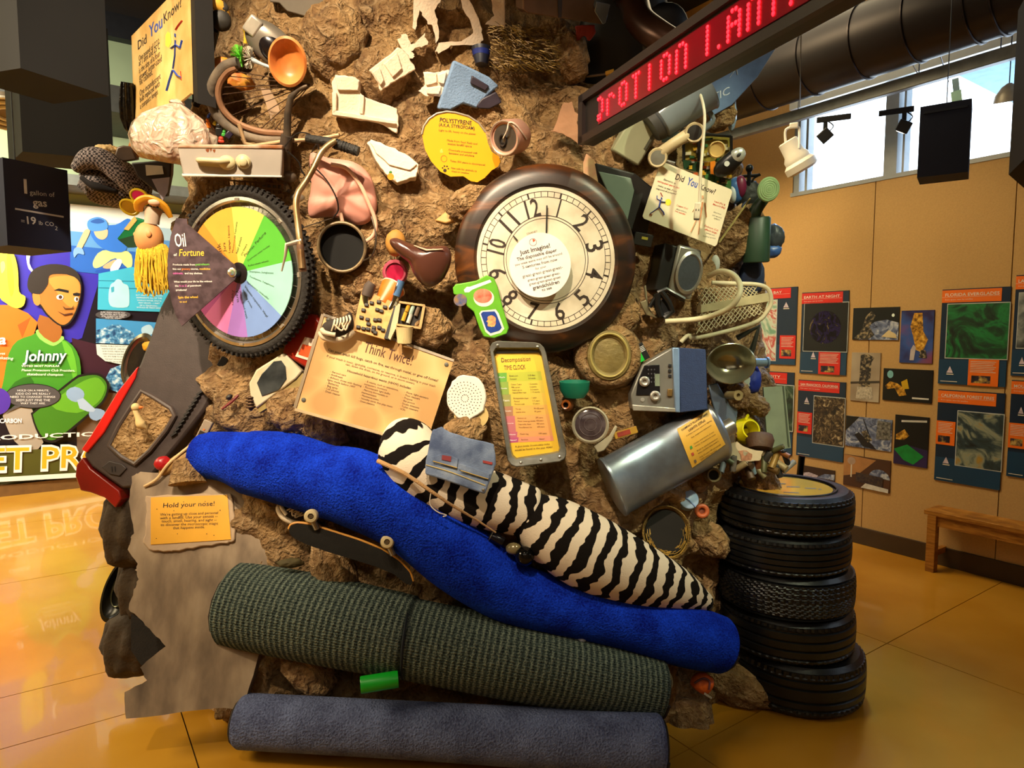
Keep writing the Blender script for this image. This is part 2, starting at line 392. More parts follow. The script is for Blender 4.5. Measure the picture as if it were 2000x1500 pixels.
def mound_mesh(nt_, nz_, disp):
    vs = []; fs = []
    for j in range(nz_ + 1):
        z = 4.59 * j / nz_
        for i in range(nt_):
            th = 2 * pi * i / nt_; p = mound_pt(th, z)
            if disp:
                nrm = Vector((cos(th), -sin(th), 0)); q = p
                d = .10 * noise.noise(q * 2.3 + Vector((5, 1, 2))) + .06 * noise.noise(q * 6.0) + .028 * noise.noise(q * 15) + .011 * noise.noise(q * 38)
                v = noise.voronoi(q * 5.5)[0]; d += .045 * (min(v[0], .5) - .28)
                d += .05 * (.75 - abs(noise.noise(q * 8.5 + Vector((2, 7, 1)))) * 2.2) * max(0, .35 + noise.noise(q * 1.7))
                d -= .04
                if z < .06: d = d * .5
                p = p + nrm * d
                if z > .02: p.z += .03 * noise.noise(q * 7 + Vector((9, 9, 9)))
            vs.append(p)
    for j in range(nz_):
        for i in range(nt_):
            a = j * nt_ + i; b_ = j * nt_ + (i + 1) % nt_; fs.append((a, b_, b_ + nt_, a + nt_))
    return vs, fs
v_, f_ = mound_mesh(120, 90, False); MBVH = BVHTree.FromPolygons(v_, f_)
soil = bpy.data.materials.new('soil_rock'); nt, N, L, b = nodes_of(soil)
tc = N.new('ShaderNodeTexCoord')
def nz_(sc, det=6, dist=0):
    t = N.new('ShaderNodeTexNoise'); t.inputs['Scale'].default_value = sc; t.inputs['Detail'].default_value = det; t.inputs['Distortion'].default_value = dist; L.new(tc.outputs['Object'], t.inputs['Vector']); return t
def rp(inp, stops):
    r = N.new('ShaderNodeValToRGB'); els = r.color_ramp.elements
    while len(els) < len(stops): els.new(.5)
    for e, (p, h) in zip(els, stops): e.position = p; e.color = lin(h) + (1,)
    L.new(inp, r.inputs[0]); return r
n1 = nz_(3.2, 6, .6); n2 = nz_(26, 9, .9); n3 = nz_(90, 4)
r1 = rp(n1.outputs['Fac'], [(.3, '543821'), (.44, '80592f'), (.56, 'a07a48'), (.7, 'c49c68')]); r2 = rp(n2.outputs['Fac'], [(.32, '5c4328'), (.5, '9c7f54'), (.7, 'd0b488')])
mixc = N.new('ShaderNodeMix'); mixc.data_type = 'RGBA'; mixc.blend_type = 'MIX'; mixc.inputs[0].default_value = .45
L.new(r1.outputs[0], mixc.inputs[6]); L.new(r2.outputs[0], mixc.inputs[7]); L.new(mixc.outputs[2], b.inputs['Base Color']); b.inputs['Roughness'].default_value = .8
ad = N.new('ShaderNodeMath'); ad.operation = 'MULTIPLY_ADD'; ad.inputs[1].default_value = .35; L.new(n3.outputs['Fac'], ad.inputs[0]); L.new(n2.outputs['Fac'], ad.inputs[2])
bp = N.new('ShaderNodeBump'); bp.inputs['Strength'].default_value = 1.0; bp.inputs['Distance'].default_value = .05; L.new(ad.outputs[0], bp.inputs['Height']); L.new(bp.outputs[0], b.inputs['Normal'])
mb = MB(); v_, f_ = mound_mesh(560, 420, True); mb.add(v_, f_)
mb.o('rubbish_mound', soil, label='tall lumpy brown mound of soil and rock with rubbish set in it', cat='exhibit mound', recalc=False, ang=3.2)
# ------------------------------------------------------------ helpers for things
def ell_px(cx, cy, rx, ry, n=32, rot=0):
    r = radians(rot); return [(cx + rx * cos(t) * cos(r) - ry * sin(t) * sin(r), cy + rx * cos(t) * sin(r) + ry * sin(t) * cos(r)) for t in [2 * pi * i / n for i in range(n)]]
def rrect(w, h, r, n=5, cx=0, cy=0):
    out = []
    for sx, sy, a in ((1, 1, 0), (-1, 1, 90), (-1, -1, 180), (1, -1, 270)):
        for i in range(n + 1):
            t = radians(a + 90 * i / n); out.append((cx + sx * (w / 2 - r) + r * cos(t), cy + sy * (h / 2 - r) + r * sin(t)))
    return out
def jag(pts, amp, sub=4, seed=1):
    rnd = random.Random(seed); out = []
    for a, b in zip(pts, pts[1:] + pts[:1]):
        for i in range(sub):
            t = i / sub; out.append((a[0] + (b[0] - a[0]) * t + rnd.uniform(-amp, amp), a[1] + (b[1] - a[1]) * t + rnd.uniform(-amp, amp)))
    return out
INK = M('2a1c12', .7, name='dark_ink'); WHITE_INK = M('f2f0ea', .6, name='white_ink'); RED_INK = M('c23a22', .6, name='red_ink'); BLUE_INK = M('2f4fb0', .6, name='blue_ink')

# ------------------------------------------------------------ carpet rolls
def tuv_mat(name, build, rough=.95):
    m = bpy.data.materials.new(name); nt, N, L, b = nodes_of(m)
    a = N.new('ShaderNodeAttribute'); a.attribute_name = 'tuv'; b.inputs['Roughness'].default_value = rough; b.inputs['Specular IOR Level'].default_value = .1
    tc = N.new('ShaderNodeTexCoord'); build(N, L, b, a.outputs['Vector'], tc.outputs['Object']); return m
def mkramp(N, L, inp, stops, interp='LINEAR'):
    r = N.new('ShaderNodeValToRGB'); r.color_ramp.interpolation = interp; els = r.color_ramp.elements
    while len(els) < len(stops): els.new(.5)
    for e, (p, h) in zip(els, stops): e.position = p; e.color = lin(h) + (1,)
    L.new(inp, r.inputs[0]); return r
def mkbump(N, L, b, h, s, d=.01):
    q = N.new('ShaderNodeBump'); q.inputs['Strength'].default_value = s; q.inputs['Distance'].default_value = d; L.new(h, q.inputs['Height']); L.new(q.outputs[0], b.inputs['Normal'])
def plush(c0, c1, sheen):
    def f(N, L, b, tuv, ob):
        n = N.new('ShaderNodeTexNoise'); n.inputs['Scale'].default_value = 130; n.inputs['Detail'].default_value = 3; L.new(ob, n.inputs['Vector'])
        n2 = N.new('ShaderNodeTexNoise'); n2.inputs['Scale'].default_value = 9; L.new(ob, n2.inputs['Vector'])
        mx = N.new('ShaderNodeMath'); mx.operation = 'ADD'; L.new(n.outputs['Fac'], mx.inputs[0]); L.new(n2.outputs['Fac'], mx.inputs[1])
        mm = N.new('ShaderNodeMath'); mm.operation = 'MULTIPLY'; mm.inputs[1].default_value = .5; L.new(mx.outputs[0], mm.inputs[0])
        r = mkramp(N, L, mm.outputs[0], [(.35, c0), (.65, c1)]); L.new(r.outputs[0], b.inputs['Base Color'])
        b.inputs['Sheen Weight'].default_value = sheen; b.inputs['Sheen Tint'].default_value = lin(c1) + (1,)
        mkbump(N, L, b, n.outputs['Fac'], .9, .012)
    return f
def weave(N, L, b, tuv, ob):
    w1 = N.new('ShaderNodeTexWave'); w1.bands_direction = 'X'; w1.inputs['Scale'].default_value = 14; w1.inputs['Distortion'].default_value = 1.5; w1.inputs['Detail Scale'].default_value = 20; L.new(tuv, w1.inputs['Vector'])
    w2 = N.new('ShaderNodeTexWave'); w2.bands_direction = 'Y'; w2.inputs['Scale'].default_value = 30; w2.inputs['Distortion'].default_value = 2; L.new(tuv, w2.inputs['Vector'])
    n = N.new('ShaderNodeTexNoise'); n.inputs['Scale'].default_value = 150; L.new(ob, n.inputs['Vector'])
    a = N.new('ShaderNodeMath'); a.operation = 'MULTIPLY_ADD'; L.new(w1.outputs['Fac'], a.inputs[0]); a.inputs[1].default_value = .35; L.new(n.outputs['Fac'], a.inputs[2])
    c = N.new('ShaderNodeMath'); c.operation = 'MULTIPLY_ADD'; L.new(w2.outputs['Fac'], c.inputs[0]); c.inputs[1].default_value = .2; L.new(a.outputs[0], c.inputs[2])
    r = mkramp(N, L, c.outputs[0], [(.4, '1c2324'), (.75, '475450'), (1.0, '7c8678')]); L.new(r.outputs[0], b.inputs['Base Color']); mkbump(N, L, b, c.outputs[0], 1.0, .012)
def zebra(N, L, b, tuv, ob):
    n = N.new('ShaderNodeTexNoise'); n.inputs['Scale'].default_value = 9; n.inputs['Detail'].default_value = 2; L.new(tuv, n.inputs['Vector'])
    sc = N.new('ShaderNodeVectorMath'); sc.operation = 'SCALE'; sc.inputs['Scale'].default_value = .09; L.new(n.outputs['Color'], sc.inputs[0])
    ad = N.new('ShaderNodeVectorMath'); ad.operation = 'ADD'; L.new(tuv, ad.inputs[0]); L.new(sc.outputs[0], ad.inputs[1])
    w1 = N.new('ShaderNodeTexWave'); w1.bands_direction = 'X'; w1.inputs['Scale'].default_value = 4.4; w1.inputs['Distortion'].default_value = 1.6; w1.inputs['Detail Scale'].default_value = 3; L.new(ad.outputs[0], w1.inputs['Vector'])
    r = mkramp(N, L, w1.outputs['Fac'], [(.0, '15110f'), (.47, '15110f'), (.53, 'd6c7b2'), (1, 'd6c7b2')]); L.new(r.outputs[0], b.inputs['Base Color'])
    n2 = N.new('ShaderNodeTexNoise'); n2.inputs['Scale'].default_value = 220; L.new(ob, n2.inputs['Vector']); mkbump(N, L, b, n2.outputs['Fac'], .4, .005)
BLUE = tuv_mat('royal_blue_plush', plush('04127a', '1440d8', .25)); SLATE = tuv_mat('slate_carpet', plush('454a68', '747fa6', .2)); WEAVE = tuv_mat('green_grey_weave', weave); ZEB = tuv_mat('zebra_print', zebra)
def roll_path(spec, sub=8):
    pts = [at(x, y, Y) for x, y, Y, r in spec]; rad = [r * (p - CAM).dot(Vector((0, cos(PITCH), -sin(PITCH)))) / FPX for p, (x, y, Y, r) in zip(pts, spec)]
    P, R = smooth_path(pts, rad, sub); d0 = (P[0] - P[1]).normalized(); d1 = (P[-1] - P[-2]).normalized()
    e = .018
    P = [P[0] + d0 * e, P[0] + d0 * e * .7] + P + [P[-1] + d1 * e * .7, P[-1] + d1 * e]; R = [R[0] * .80, R[0] * .93] + R + [R[-1] * .93, R[-1] * .80]
    return P, R
def spiral_end(mb, c, d, R, core=.25, turns=4):
    up = Vector((0, 0, 1)); x = d.cross(up).normalized(); y = x.cross(d)
    P = []
    for i in range(turns * 14 + 1):
        t = i / (turns * 14); a = t * turns * 2 * pi; r = R * (core + (.9 - core) * t); P.append(c + (x * cos(a) + y * sin(a)) * r + d * .002)
    return mb.tube(P, R * .055, 5)
def roll(name, label, mat, edge, specs, seam=None):
    P0 = at(*specs[0][0][:3]); t = T(name, label, 'carpet roll', P0 - Vector((0, 0, .1)))
    for sp in specs:
        P, R = roll_path(sp); MB().tube(P, R, 40).o('roll_section', mat, t, ang=3)
    P, R = roll_path(specs[0]); spiral_end(MB(), P[0], (P[0] - P[2]).normalized(), R[2]).o('rolled_end', edge, t)
    P, R = roll_path(specs[-1]); spiral_end(MB(), P[-1], (P[-1] - P[-3]).normalized(), R[-3]).o('rolled_end', edge, t)
    return t
jute = M('2c2620', .95, bump=.5)
roll('slate_carpet_roll', 'slate blue carpet roll lying lowest at the foot of the mound', SLATE, jute, [[(478, 1408, 2.38, 50), (880, 1430, 2.31, 52), (1284, 1456, 2.3, 58)]])
gr = roll('woven_carpet_roll', 'grey green ribbed carpet roll tied with cord, second from the floor', WEAVE, jute, [[(462, 1178, 2.55, 80), (630, 1210, 2.48, 82), (797, 1244, 2.44, 78)], [(797, 1246, 2.445, 75), (1030, 1293, 2.42, 74), (1278, 1345, 2.47, 63)]])
MB().tube([at(797, 1244, 2.44) + q for q in [Vector((0.012 * sin(a), .147 * cos(a), .147 * sin(a))) for a in [2 * pi * i / 32 for i in range(32)]]], .006, 6, closed=True).o('tie_cord', M('101820', .8), gr)
roll('plush_carpet_roll', 'royal blue plush carpet roll sagging across the front of the mound', BLUE, jute, [[(404, 888, 2.70, 45), (450, 893, 2.64, 50), (492, 903, 2.6, 60)], [(489, 903, 2.585, 62), (560, 915, 2.54, 70), (632, 938, 2.5, 70), (700, 955, 2.46, 76), (800, 1010, 2.44, 70), (900, 1088, 2.44, 71), (985, 1148, 2.45, 62), (1065, 1177, 2.46, 56), (1200, 1203, 2.5, 58), (1330, 1238, 2.55, 60), (1405, 1258, 2.6, 54)]])
zr = roll('zebra_fabric_roll', 'black and white zebra print fabric roll folded beside the blue carpet', ZEB, jute, [[(780, 832, 2.56, 24), (793, 862, 2.5, 54), (812, 905, 2.46, 66), (868, 952, 2.45, 58), (950, 975, 2.46, 58), (1035, 1000, 2.47, 50)], [(1030, 1003, 2.46, 46), (1075, 1033, 2.46, 66), (1150, 1078, 2.47, 74), (1240, 1118, 2.5, 62), (1320, 1148, 2.55, 42), (1374, 1174, 2.6, 20)]])
rope_m = M('b08a5c', .9, bump=.6, bscale=200)
P = pxpath([(738, 900, 2.36), (790, 925, 2.31), (840, 958, 2.29), (880, 985, 2.3), (930, 1015, 2.34), (968, 1040, 2.38)]); P, _ = smooth_path(P, .006, 6)
rp_ = T('jute_rope', 'thin frayed rope stretched along the lower edge of the zebra roll', 'rope', P[0]); MB().tube(P, [.009 - .006 * i / len(P) for i in range(len(P))], 8).o('cord', rope_m, rp_)
P = pxpath([(842, 960, 2.29), (840, 985, 2.29), (855, 1000, 2.29), (872, 1006, 2.29), (865, 1009, 2.29)]); P, _ = smooth_path(P, .002, 5); MB().tube(P, .002, 5).o('loose_end', M('d8cdbd', .9), rp_)

# ------------------------------------------------------------ tyres
rub = ramp_mat('tyre_rubber', [(.35, '070709'), (.55, '0e0f12'), (.75, '1a1a1c')], 16, 6, .38, bump=.25)
def tyre(c, R, W, ribs, sipes, label, seed, tread):
    t = T('tyre', label, 'tyre', (c.x, c.y, c.z), 'tyres stacked beside the mound'); rin = R * .64
    fr = Fr(c, Vector((1, 0, 0)), Vector((0, 1, 0)), Vector((0, 0, 1)), 1.0).turn(roll=seed * 37)
    prof = [(rin, W * .22), (rin + .008, W * .1), (rin + .03, W * .04), (R * .82, 0), (R * .90, W * .02), (R * .955, W * .10)]
    NS = 180; vs = []; rows = []
    tr = []; n = 36
    for i in range(n + 1):
        f = .10 + .80 * i / n; crown = R * (1 - .045 * abs(2 * f - 1) ** 3.2)
        gv = any(abs(f - g) < .016 for g in ribs); tr.append((crown - (.009 if gv else 0), W * f, f, gv))
    full = [(r, h, None, False) for r, h in prof] + tr + [(r, W - h, None, False) for r, h in reversed(prof)]
    for r, h, f, gv in full:
        for i in range(NS):
            rr = r
            if f is not None and not gv:
                if tread == 'v': ph = (i * 60 / NS + abs(f - .5) * 9) % 1
                else: ph = (i * 60 / NS + (f - .5) * 2.0) % 1
                if (abs(f - .5) > .27 or tread == 'v') and ph < .24: rr -= .006
            th = 2 * pi * i / NS; vs.append(fr.p(rr * cos(th), rr * sin(th), h))
    fs = []
    for j in range(len(full) - 1):
        for i in range(NS):
            a = j * NS + i; b = j * NS + (i + 1) % NS; fs.append((a, b, b + NS, a + NS))
    MB().add(vs, fs).o('tyre_body', rub, t, recalc=True, ang=.5)
    mb = MB(); mb.lathe(fr, [(rin - .002, W * .24), (rin - .012, W * .5), (rin - .002, W * .76), (rin + .012, W * .5), (rin - .002, W * .24)], 48); mb.o('inner_liner', M('0a0a0b', .8), t)
    for hh in (W * .012, W * .988): MB().ring(fr, R * .74, .004, 64, 6, (0, 0, hh)).o('sidewall_rib', rub, t)
    return t
TY = [(1570, .0, .225, .292, [.22, .38, .62, .78], 'd'), (1551, .225, .187, .283, [.2, .4, .6, .8], 'd'), (1545, .412, .185, .288, [.12, .88], 'v'), (1536, .597, .165, .285, [.2, .35, .5, .65, .8], 'd'), (1539, .762, .17, .285, [.25, .42, .6, .78], 'd')]
TL_ = ['bottommost and widest black tyre of the five stacked on the floor', 'second black tyre from the floor in the stack of five', 'middle black tyre in the stack of five with chevron tread', 'fourth black tyre up in the stack, second from the top', 'topmost black tyre of the stack, holding a round sign']
for i, ((px, z, W, R, ribs, td), lb) in enumerate(zip(TY, TL_)):
    c = Vector(((px - 1000) / FPX * 2.86, 2.86, z)); tyre(c, R, W, ribs, 60, lb, i + 1, td)
fr = Fr(Vector(((1541 - 1000) / FPX * 2.86, 2.86, .925)), Vector((1, 0, 0)), Vector((0, 1, 0)), Vector((0, 0, 1)), 1.0)
t = T('round_sign', 'round yellow and white printed disc lying in the top tyre', 'sign', fr)
MB().lathe(fr, [(.0, -.012), (.19, -.012), (.192, 0), (.0, 0.0)], 64).o('disc', M('d8a43c', .12, 0, .08, 5, coat=.6), t)
mb = MB()
for px_, py_, w_ in ((1498, 940, 20), (1520, 944, 14), (1536, 950, 26), (1572, 953, 22), (1598, 955, 6), (1530, 961, 30)):
    mb.flat(fr, [(px_, py_), (px_ + w_, py_ + w_ * .04), (px_ + w_ + 1, py_ + w_ * .04 + 1.4), (px_, py_ + 1.4)], .001)
mb.o('faint_print', M('6a6256', .5), t, smooth=False)
# ------------------------------------------------------------ clock
fr = fp(1066, 508, 2.55, yaw=4, pitch=2, roll=16)
t = T('wall_clock', 'big round cream clock with burnt brown wooden rim set in the soil', 'clock', fr)
wood_b = ramp_mat('burnt_wood', [(.35, '120c08'), (.5, '2a170a'), (.62, '5a3110'), (.78, '8a5420')], 3.2, 8, .38, dist=1.2, stretch=(1, 1, 3))
frame = MB().lathe(fr, [(120, -22), (172, -24), (178, -10), (172, 0), (155, 6), (140, 8), (133, 2), (131, -6), (120, -8)], 96, sy=1.03); frame.o('rim', wood_b, t, ang=.7)
DIAL = MB().lathe(fr, [(0, -8), (136, -8), (138, 1), (136, 3), (0, 3)], 96, sy=1.03).o('dial', ramp_mat('old_paper_dial', [(.3, 'b9ab93'), (.5, 'd2c7b0'), (.7, 'ded5c2')], 9, 6, .5), t)
mk = MB()
for R, wd in ((126, 1.0), (116, 1.0), (82, 1.3), (77, 1.0)):
    n = 96; vs = [fr.p((R + q) * cos(2 * pi * i / n), (R + q) * sin(2 * pi * i / n) * 1.03, 3.3) for q in (-wd / 2, wd / 2) for i in range(n)]
    mk.add(vs, [(i, (i + 1) % n, n + (i + 1) % n, n + i) for i in range(n)])
for i in range(60):
    a = 2 * pi * i / 60; r0, r1 = 116, 126; wd = .014 if i % 5 == 0 else .005
    mk.add([fr.p(r * cos(a + q), r * sin(a + q) * 1.03, 3.3) for r, q in ((r0, -wd), (r1, -wd), (r1, wd), (r0, wd))], [(0, 1, 2, 3)])
for hnum in range(1, 13):
    a = pi / 2 - hnum * pi / 6 - radians(1); s_ = str(hnum); vs, fs, x0, x1 = glyphs(s_, .012); R = 99
    cx, cy = R * cos(a), R * sin(a) * 1.03; up = a - pi / 2 if not 3 <= hnum <= 9 else a - pi / 2
    ux, uy = cos(up), sin(up)
    if hnum in (5, 6, 7, 8): ux, uy = -ux, -uy
    H = 34 / .7; W_ = 19 if len(s_) == 1 else 27; sc = W_ / max(.35, (x1 - x0)) if s_ != '1' else 30; ym = .36
    if s_ == '1': sc = 26
    mk.add([fr.p(cx + ux * (v[0] - (x0 + x1) / 2) * sc - uy * (v[1] - ym) * H, cy + uy * (v[0] - (x0 + x1) / 2) * sc + ux * (v[1] - ym) * H, 3.4) for v in vs], fs)
txt(mk, fr, 'CHANEY', (1029, 459), (1050, 453), 3.4, .9)
mk.o('numerals', M('2c2018', .7), DIAL, smooth=False)
hd = MB(); hd.ppx(fr, [(1065, 458), (1066.5, 402), (1069, 402), (1068, 458)], 7, 8); hd.ppx(fr, [(1001, 461), (1010, 471), (1012, 470), (1003, 460)], 6, 7); hd.o('hands', M('14100c', .5), DIAL, smooth=False)
# printed disc on the clock
f2 = fr.sub(-13, 1, 20); f2 = fp(1055, 518, 2.50, yaw=4, pitch=2, roll=0)
t2 = T('round_placard', 'white round placard reading Just Imagine mounted over the clock face', 'sign', f2)
MB().lathe(f2, [(0, -3), (59.5, -3), (60, 0), (0, 0)], 64, sy=1.04).o('plate', M('ece9e4', .35, 0, .03), t2)
MB().lathe(f2, [(8, -30), (8, -3)], 12).o('stand_off', M('999999', .4, .8), t2)
mb = MB()
txt(mb, f2, 'Just Imagine!', (1016, 498), (1075, 483), bold=.015)
for s_, a, b_, bo in (('The disposable diaper', (1010, 510), (1088, 491), .012), ('you once wore may still be around', (1006, 520), (1098, 497), 0), ('5 centuries from now', (1021, 525), (1089, 509), .008), ('for your', (1046, 527), (1067, 522), 0), ('great-great-great-great-', (1021, 543), (1099, 524), 0), ('great-great-great-great-', (1031, 550), (1094, 535), 0), ('great-great-great-great', (1034, 557.5), (1095, 543), 0), ('grandchildren', (1041, 566), (1093, 553), .015), ('to see', (1059, 569), (1078, 564), .008)):
    txt(mb, f2, s_, a, b_, bold=bo)
for i in range(24):
    a = 2 * pi * i / 24; b2 = 2 * pi * (i + 1) / 24; c0 = f2.ip(1041, 473)
    mb.add([f2.p(c0[0] + r * cos(q), c0[1] + r * sin(q), .4) for r, q in ((6.5, a), (7.2, a), (7.2, b2), (6.5, b2))], [(0, 1, 2, 3)])
mb.o('lettering', M('33262a', .6), t2, smooth=False)
MB().flat(f2, [(1041, 473), (1040, 467), (1043, 467), (1046, 470)], .4).o('clock_icon_wedge', M('d0603a', .6), t2, smooth=False)

# ------------------------------------------------------------ bicycle wheel of fortune
fr = fp(470, 533, 2.6, yaw=-42, pitch=0)
t = T('wheel', 'spinning bicycle wheel with rainbow printed disc of petroleum products', 'wheel', fr)
RD = abs(fr.ip(470, 404)[1])
ko = RD / 128
tyre_m = M('17120f', .8, 0, .25, 30, .5, 90)
TYR = MB().ring(fr, RD * 1.22, RD * .085, 80, 14, (0, 0, -6)).o('tyre', tyre_m, t)
kb = MB()
for i in range(84):
    a = 2 * pi * i / 84
    for dz, rr in ((-9, 1.285), (0, 1.312), (9, 1.285)):
        aa = a + (0 if dz else pi / 84); f3 = Fr(fr.p(RD * rr * cos(aa), RD * rr * sin(aa), -6 + dz), fr.v(cos(aa), sin(aa), 0), fr.v(-sin(aa), cos(aa), 0), fr.z, fr.k); kb.box(f3, (0, 0, 0), (5, 5, 6))
kb.o('tread_knobs', tyre_m, TYR, smooth=False)
RIM = MB().lathe(fr, [(RD * 1.07, -10), (RD * 1.15, -14), (RD * 1.17, -4), (RD * 1.15, 3), (RD * 1.10, 4), (RD * 1.07, 0), (RD * 1.07, -10)], 80).o('rim', M('b9b4ac', .25, .9, .2, 20), t)
sp = MB()
for i in range(36):
    a = 2 * pi * i / 36; sp.tube([fr.p(12 * cos(a + .4), 12 * sin(a + .4), -2), fr.p(RD * 1.1 * cos(a), RD * 1.1 * sin(a), -5)], .0012, 4)
sp.o('spokes', M('c9c9c9', .3, .9), RIM)
MB().lathe(fr, [(0, -14), (20, -14), (20, 6), (9, 8), (7, 24), (0, 24)], 32).o('hub', M('2c2426', .4, .5), t)
for i in range(8):
    a = 2 * pi * i / 8; MB().box(Fr(fr.p(RD * 1.11 * cos(a), RD * 1.11 * sin(a), 2), fr.v(cos(a), sin(a), 0), fr.v(-sin(a), cos(a), 0), fr.z, fr.k), (0, 0, 0), (5, 9, 7)).o('rim_clip', M('c8c2ba', .3, .8), RIM, smooth=False)
ba = [fr.ip(*q) for q in ((400, 437), (455, 403), (513, 434), (550, 514), (536, 600), (486, 654), (446, 655), (400, 620), (386, 560), (386, 500))]
an = [atan2(y, x) for x, y in ba]
cols = ['e8a33a', 'c2c85a', '52b034', '93cfc4', '7291cf', '9a6fc0', 'd673ac', 'b04f92', 'c46a6a', 'e0862a']
an2 = []; prev = None
for a in an:
    while prev is not None and a > prev: a -= 2 * pi
    an2.append(a); prev = a
an2.append(an2[0] - 2 * pi)
for i, cc in enumerate(cols):
    a0, a1 = an2[i], an2[i + 1]; n = max(3, int(abs(a1 - a0) / .09))
    poly = [(19 * cos(a0 + (a1 - a0) * j / n), 19 * sin(a0 + (a1 - a0) * j / n)) for j in range(n + 1)] + [(RD * cos(a0 + (a1 - a0) * j / n), RD * sin(a0 + (a1 - a0) * j / n)) for j in range(n, -1, -1)]
    MB().prism(fr, poly, 2, 4).o('colour_sector', M(cc, .5, 0, .04), t, smooth=False)
mb = MB()
for s_, a, b_ in (('Ink', (437, 495), (433, 475)), ('Jars', (445, 492), (443, 474)), ('Luggage, Lipstick', (453, 494), (451, 440)), ('Motorcycle helmets', (459, 494), (467, 434)), ('Nail polish', (467, 496), (476, 464)), ('Oil filters', (476, 500), (486, 478)), ('Pajamas, Perfume', (482, 502), (523, 456)), ('Quart-size water bottles', (487, 511), (530, 481)), ('Roller-skate wheels', (488, 521), (528, 511)), ('Shampoo, Sunglasses', (490, 532), (537, 535)), ('Toothpaste, Telephones', (490, 541), (538, 561)), ('Upholstery, Umbrellas', (485, 552), (527, 585)), ('Vitamin capsules, Vinyl', (480, 560), (524, 620)), ('Wading pools', (476, 566), (494, 602)), ('X-ray, food trays', (470, 568), (484, 622)), ('Yarn', (463, 566), (466, 590)), ('Zippers', (457, 566), (456, 596))):
    txt(mb, fr, s_, a, b_, 4.4, .8)
mb.o('lettering', M('223012', .6), t, smooth=False)
# pointer
fq = fp(400, 530, 2.6, yaw=-22); fq.o = fq.o + fr.z * (26 * fr.k)
t = T('pointer_sign', 'dark plum arrow shaped Oil of Fortune placard pointing at the wheel hub', 'sign', fq)
MB().ppx(fq, [(344, 426), (365, 427), (366, 438), (450, 511), (459, 518), (463, 532), (459, 546), (450, 553), (355, 637), (343, 615), (335, 590), (328, 545), (327, 505), (333, 462)], -4, 0).o('plate', ramp_mat('plum_mottle', [(.4, '3a2a30'), (.6, '55434a')], 26, 5, .5), t, smooth=False)
fh = fp(452, 532, 2.5, yaw=-40); MB().lathe(fh, [(0, 8), (5, 6), (6.5, 0), (9, -1), (9, -3), (0, -3)], 20).o('hub_bolt', M('c9bfae', .3, .8), t)
mb = MB(); txt(mb, fq, 'Oil', (343, 482), (364, 481), h=25, bold=.01)
for s_, a, b_ in (('of', (339.5, 500), (346, 500)), ('Products made from', (338, 518.5), (381, 518.5)), ('line our', (338, 527), (354, 527)), ('stores,', (373, 527), (388, 527)), ('and toy shelves.', (361, 535.5), (396, 535.5)), ('What would your life be like without', (340, 552), (414.5, 551)), ('the', (342, 560), (349, 560)), ('of petroleum', (366, 560), (393, 559)), ('products?', (344, 568), (365, 568))): txt(mb, fq, s_, a, b_, bold=.008)
mb.o('white_lettering', WHITE_INK, t, smooth=False)
mb = MB(); txt(mb, fq, 'Fortune', (350, 500), (399, 499.5), h=13, bold=.012, shear=.2)
for s_, a, b_ in (('medicine', (390, 527), (411, 527)), ('Spin the wheel', (348, 583), (387, 582)), ('to see!', (351, 591), (365, 591))): txt(mb, fq, s_, a, b_, bold=.01)
mb.o('gold_lettering', M('e8b93c', .6), t, smooth=False)
mb = MB(); txt(mb, fq, 'petroleum', (382.5, 518.5), (409, 518), bold=.01); mb.o('green_lettering', M('78c850', .6), t, smooth=False)
mb = MB(); txt(mb, fq, 'grocery', (355, 527), (372, 527), bold=.01); mb.o('orange_lettering', M('f08a3c', .6), t, smooth=False)
mb = MB(); txt(mb, fq, 'cabinets,', (338, 535.5), (358, 535.5), bold=.01); txt(mb, fq, 'A to Z', (350, 560), (365, 560), bold=.01); mb.o('pink_lettering', M('d66ab8', .6), t, smooth=False)

# ------------------------------------------------------------ Think Twice board
fr = fp(730, 745, 2.50, yaw=-6, pitch=4)
t = T('think_twice_sign', 'crumpled kraft paper board reading Think Twice about hazardous waste', 'sign', fr)
kraft = ramp_mat('kraft_paper', [(.3, 'b08650'), (.5, 'c69c62'), (.7, 'd2ac74')], 7, 3, .7, 'VOR', bump=.15)
MB().ppx(fr, [(632, 615), (886, 704), (832, 868), (577, 797)], -9, 0).o('board', kraft, t, smooth=False)
MB().ppx(fr, [(577, 797), (832, 868), (831, 874), (575, 802)], -12, 2).o('bottom_edge', M('b09a76', .6), t, smooth=False)
MB().ppx(fr, [(628, 613), (634, 615), (579, 797), (573, 796)], -10, 2).o('side_edge', M('85735a', .6), t, smooth=False)
MB().ppx(fr, [(632, 612), (887, 702), (886, 707), (631, 617)], -10, 2).o('top_edge', M('9c9080', .6), t, smooth=False)
mb = MB(); txt(mb, fr, 'Think Twice!', (709, 687), (803, 714), h=21, bold=.004); mb.o('heading', M('4a2410', .7), t, smooth=False)
mb = MB()
for s_, a, b_, bo in (('Can your trash kill bugs, catch on fire, eat through metal, or give off fumes?', (640, 685), (855, 746), .01), ("If your trash is toxic, ignitable, corrosive, or reactive, it doesn't belong in your trash", (638, 697), (850, 756.5), 0), ('can, down the drain, on the ground, or in storm sewers.', (675, 713), (810, 751.5), 0), ('Household hazardous waste (HHW) includes:', (678, 726), (803, 761), .01)): txt(mb, fr, s_, a, b_, bold=bo)
def colm(lines, x, y, ch):
    for i, s_ in enumerate(lines):
        a = (x - 1.9 * i, y + 5.4 * i); w_ = len(s_) * ch; txt(mb, fr, s_, a, (a[0] + w_, a[1] + w_ * .277), h=3.9)
colm(['- Aerosol cans', '- Antifreeze', '- Athletic shoes with flashing', '  lights made before 1997', '- Batteries', '- Bug spray', '- Cell phones', '- Drain cleaner'], 645, 727, 2.15)
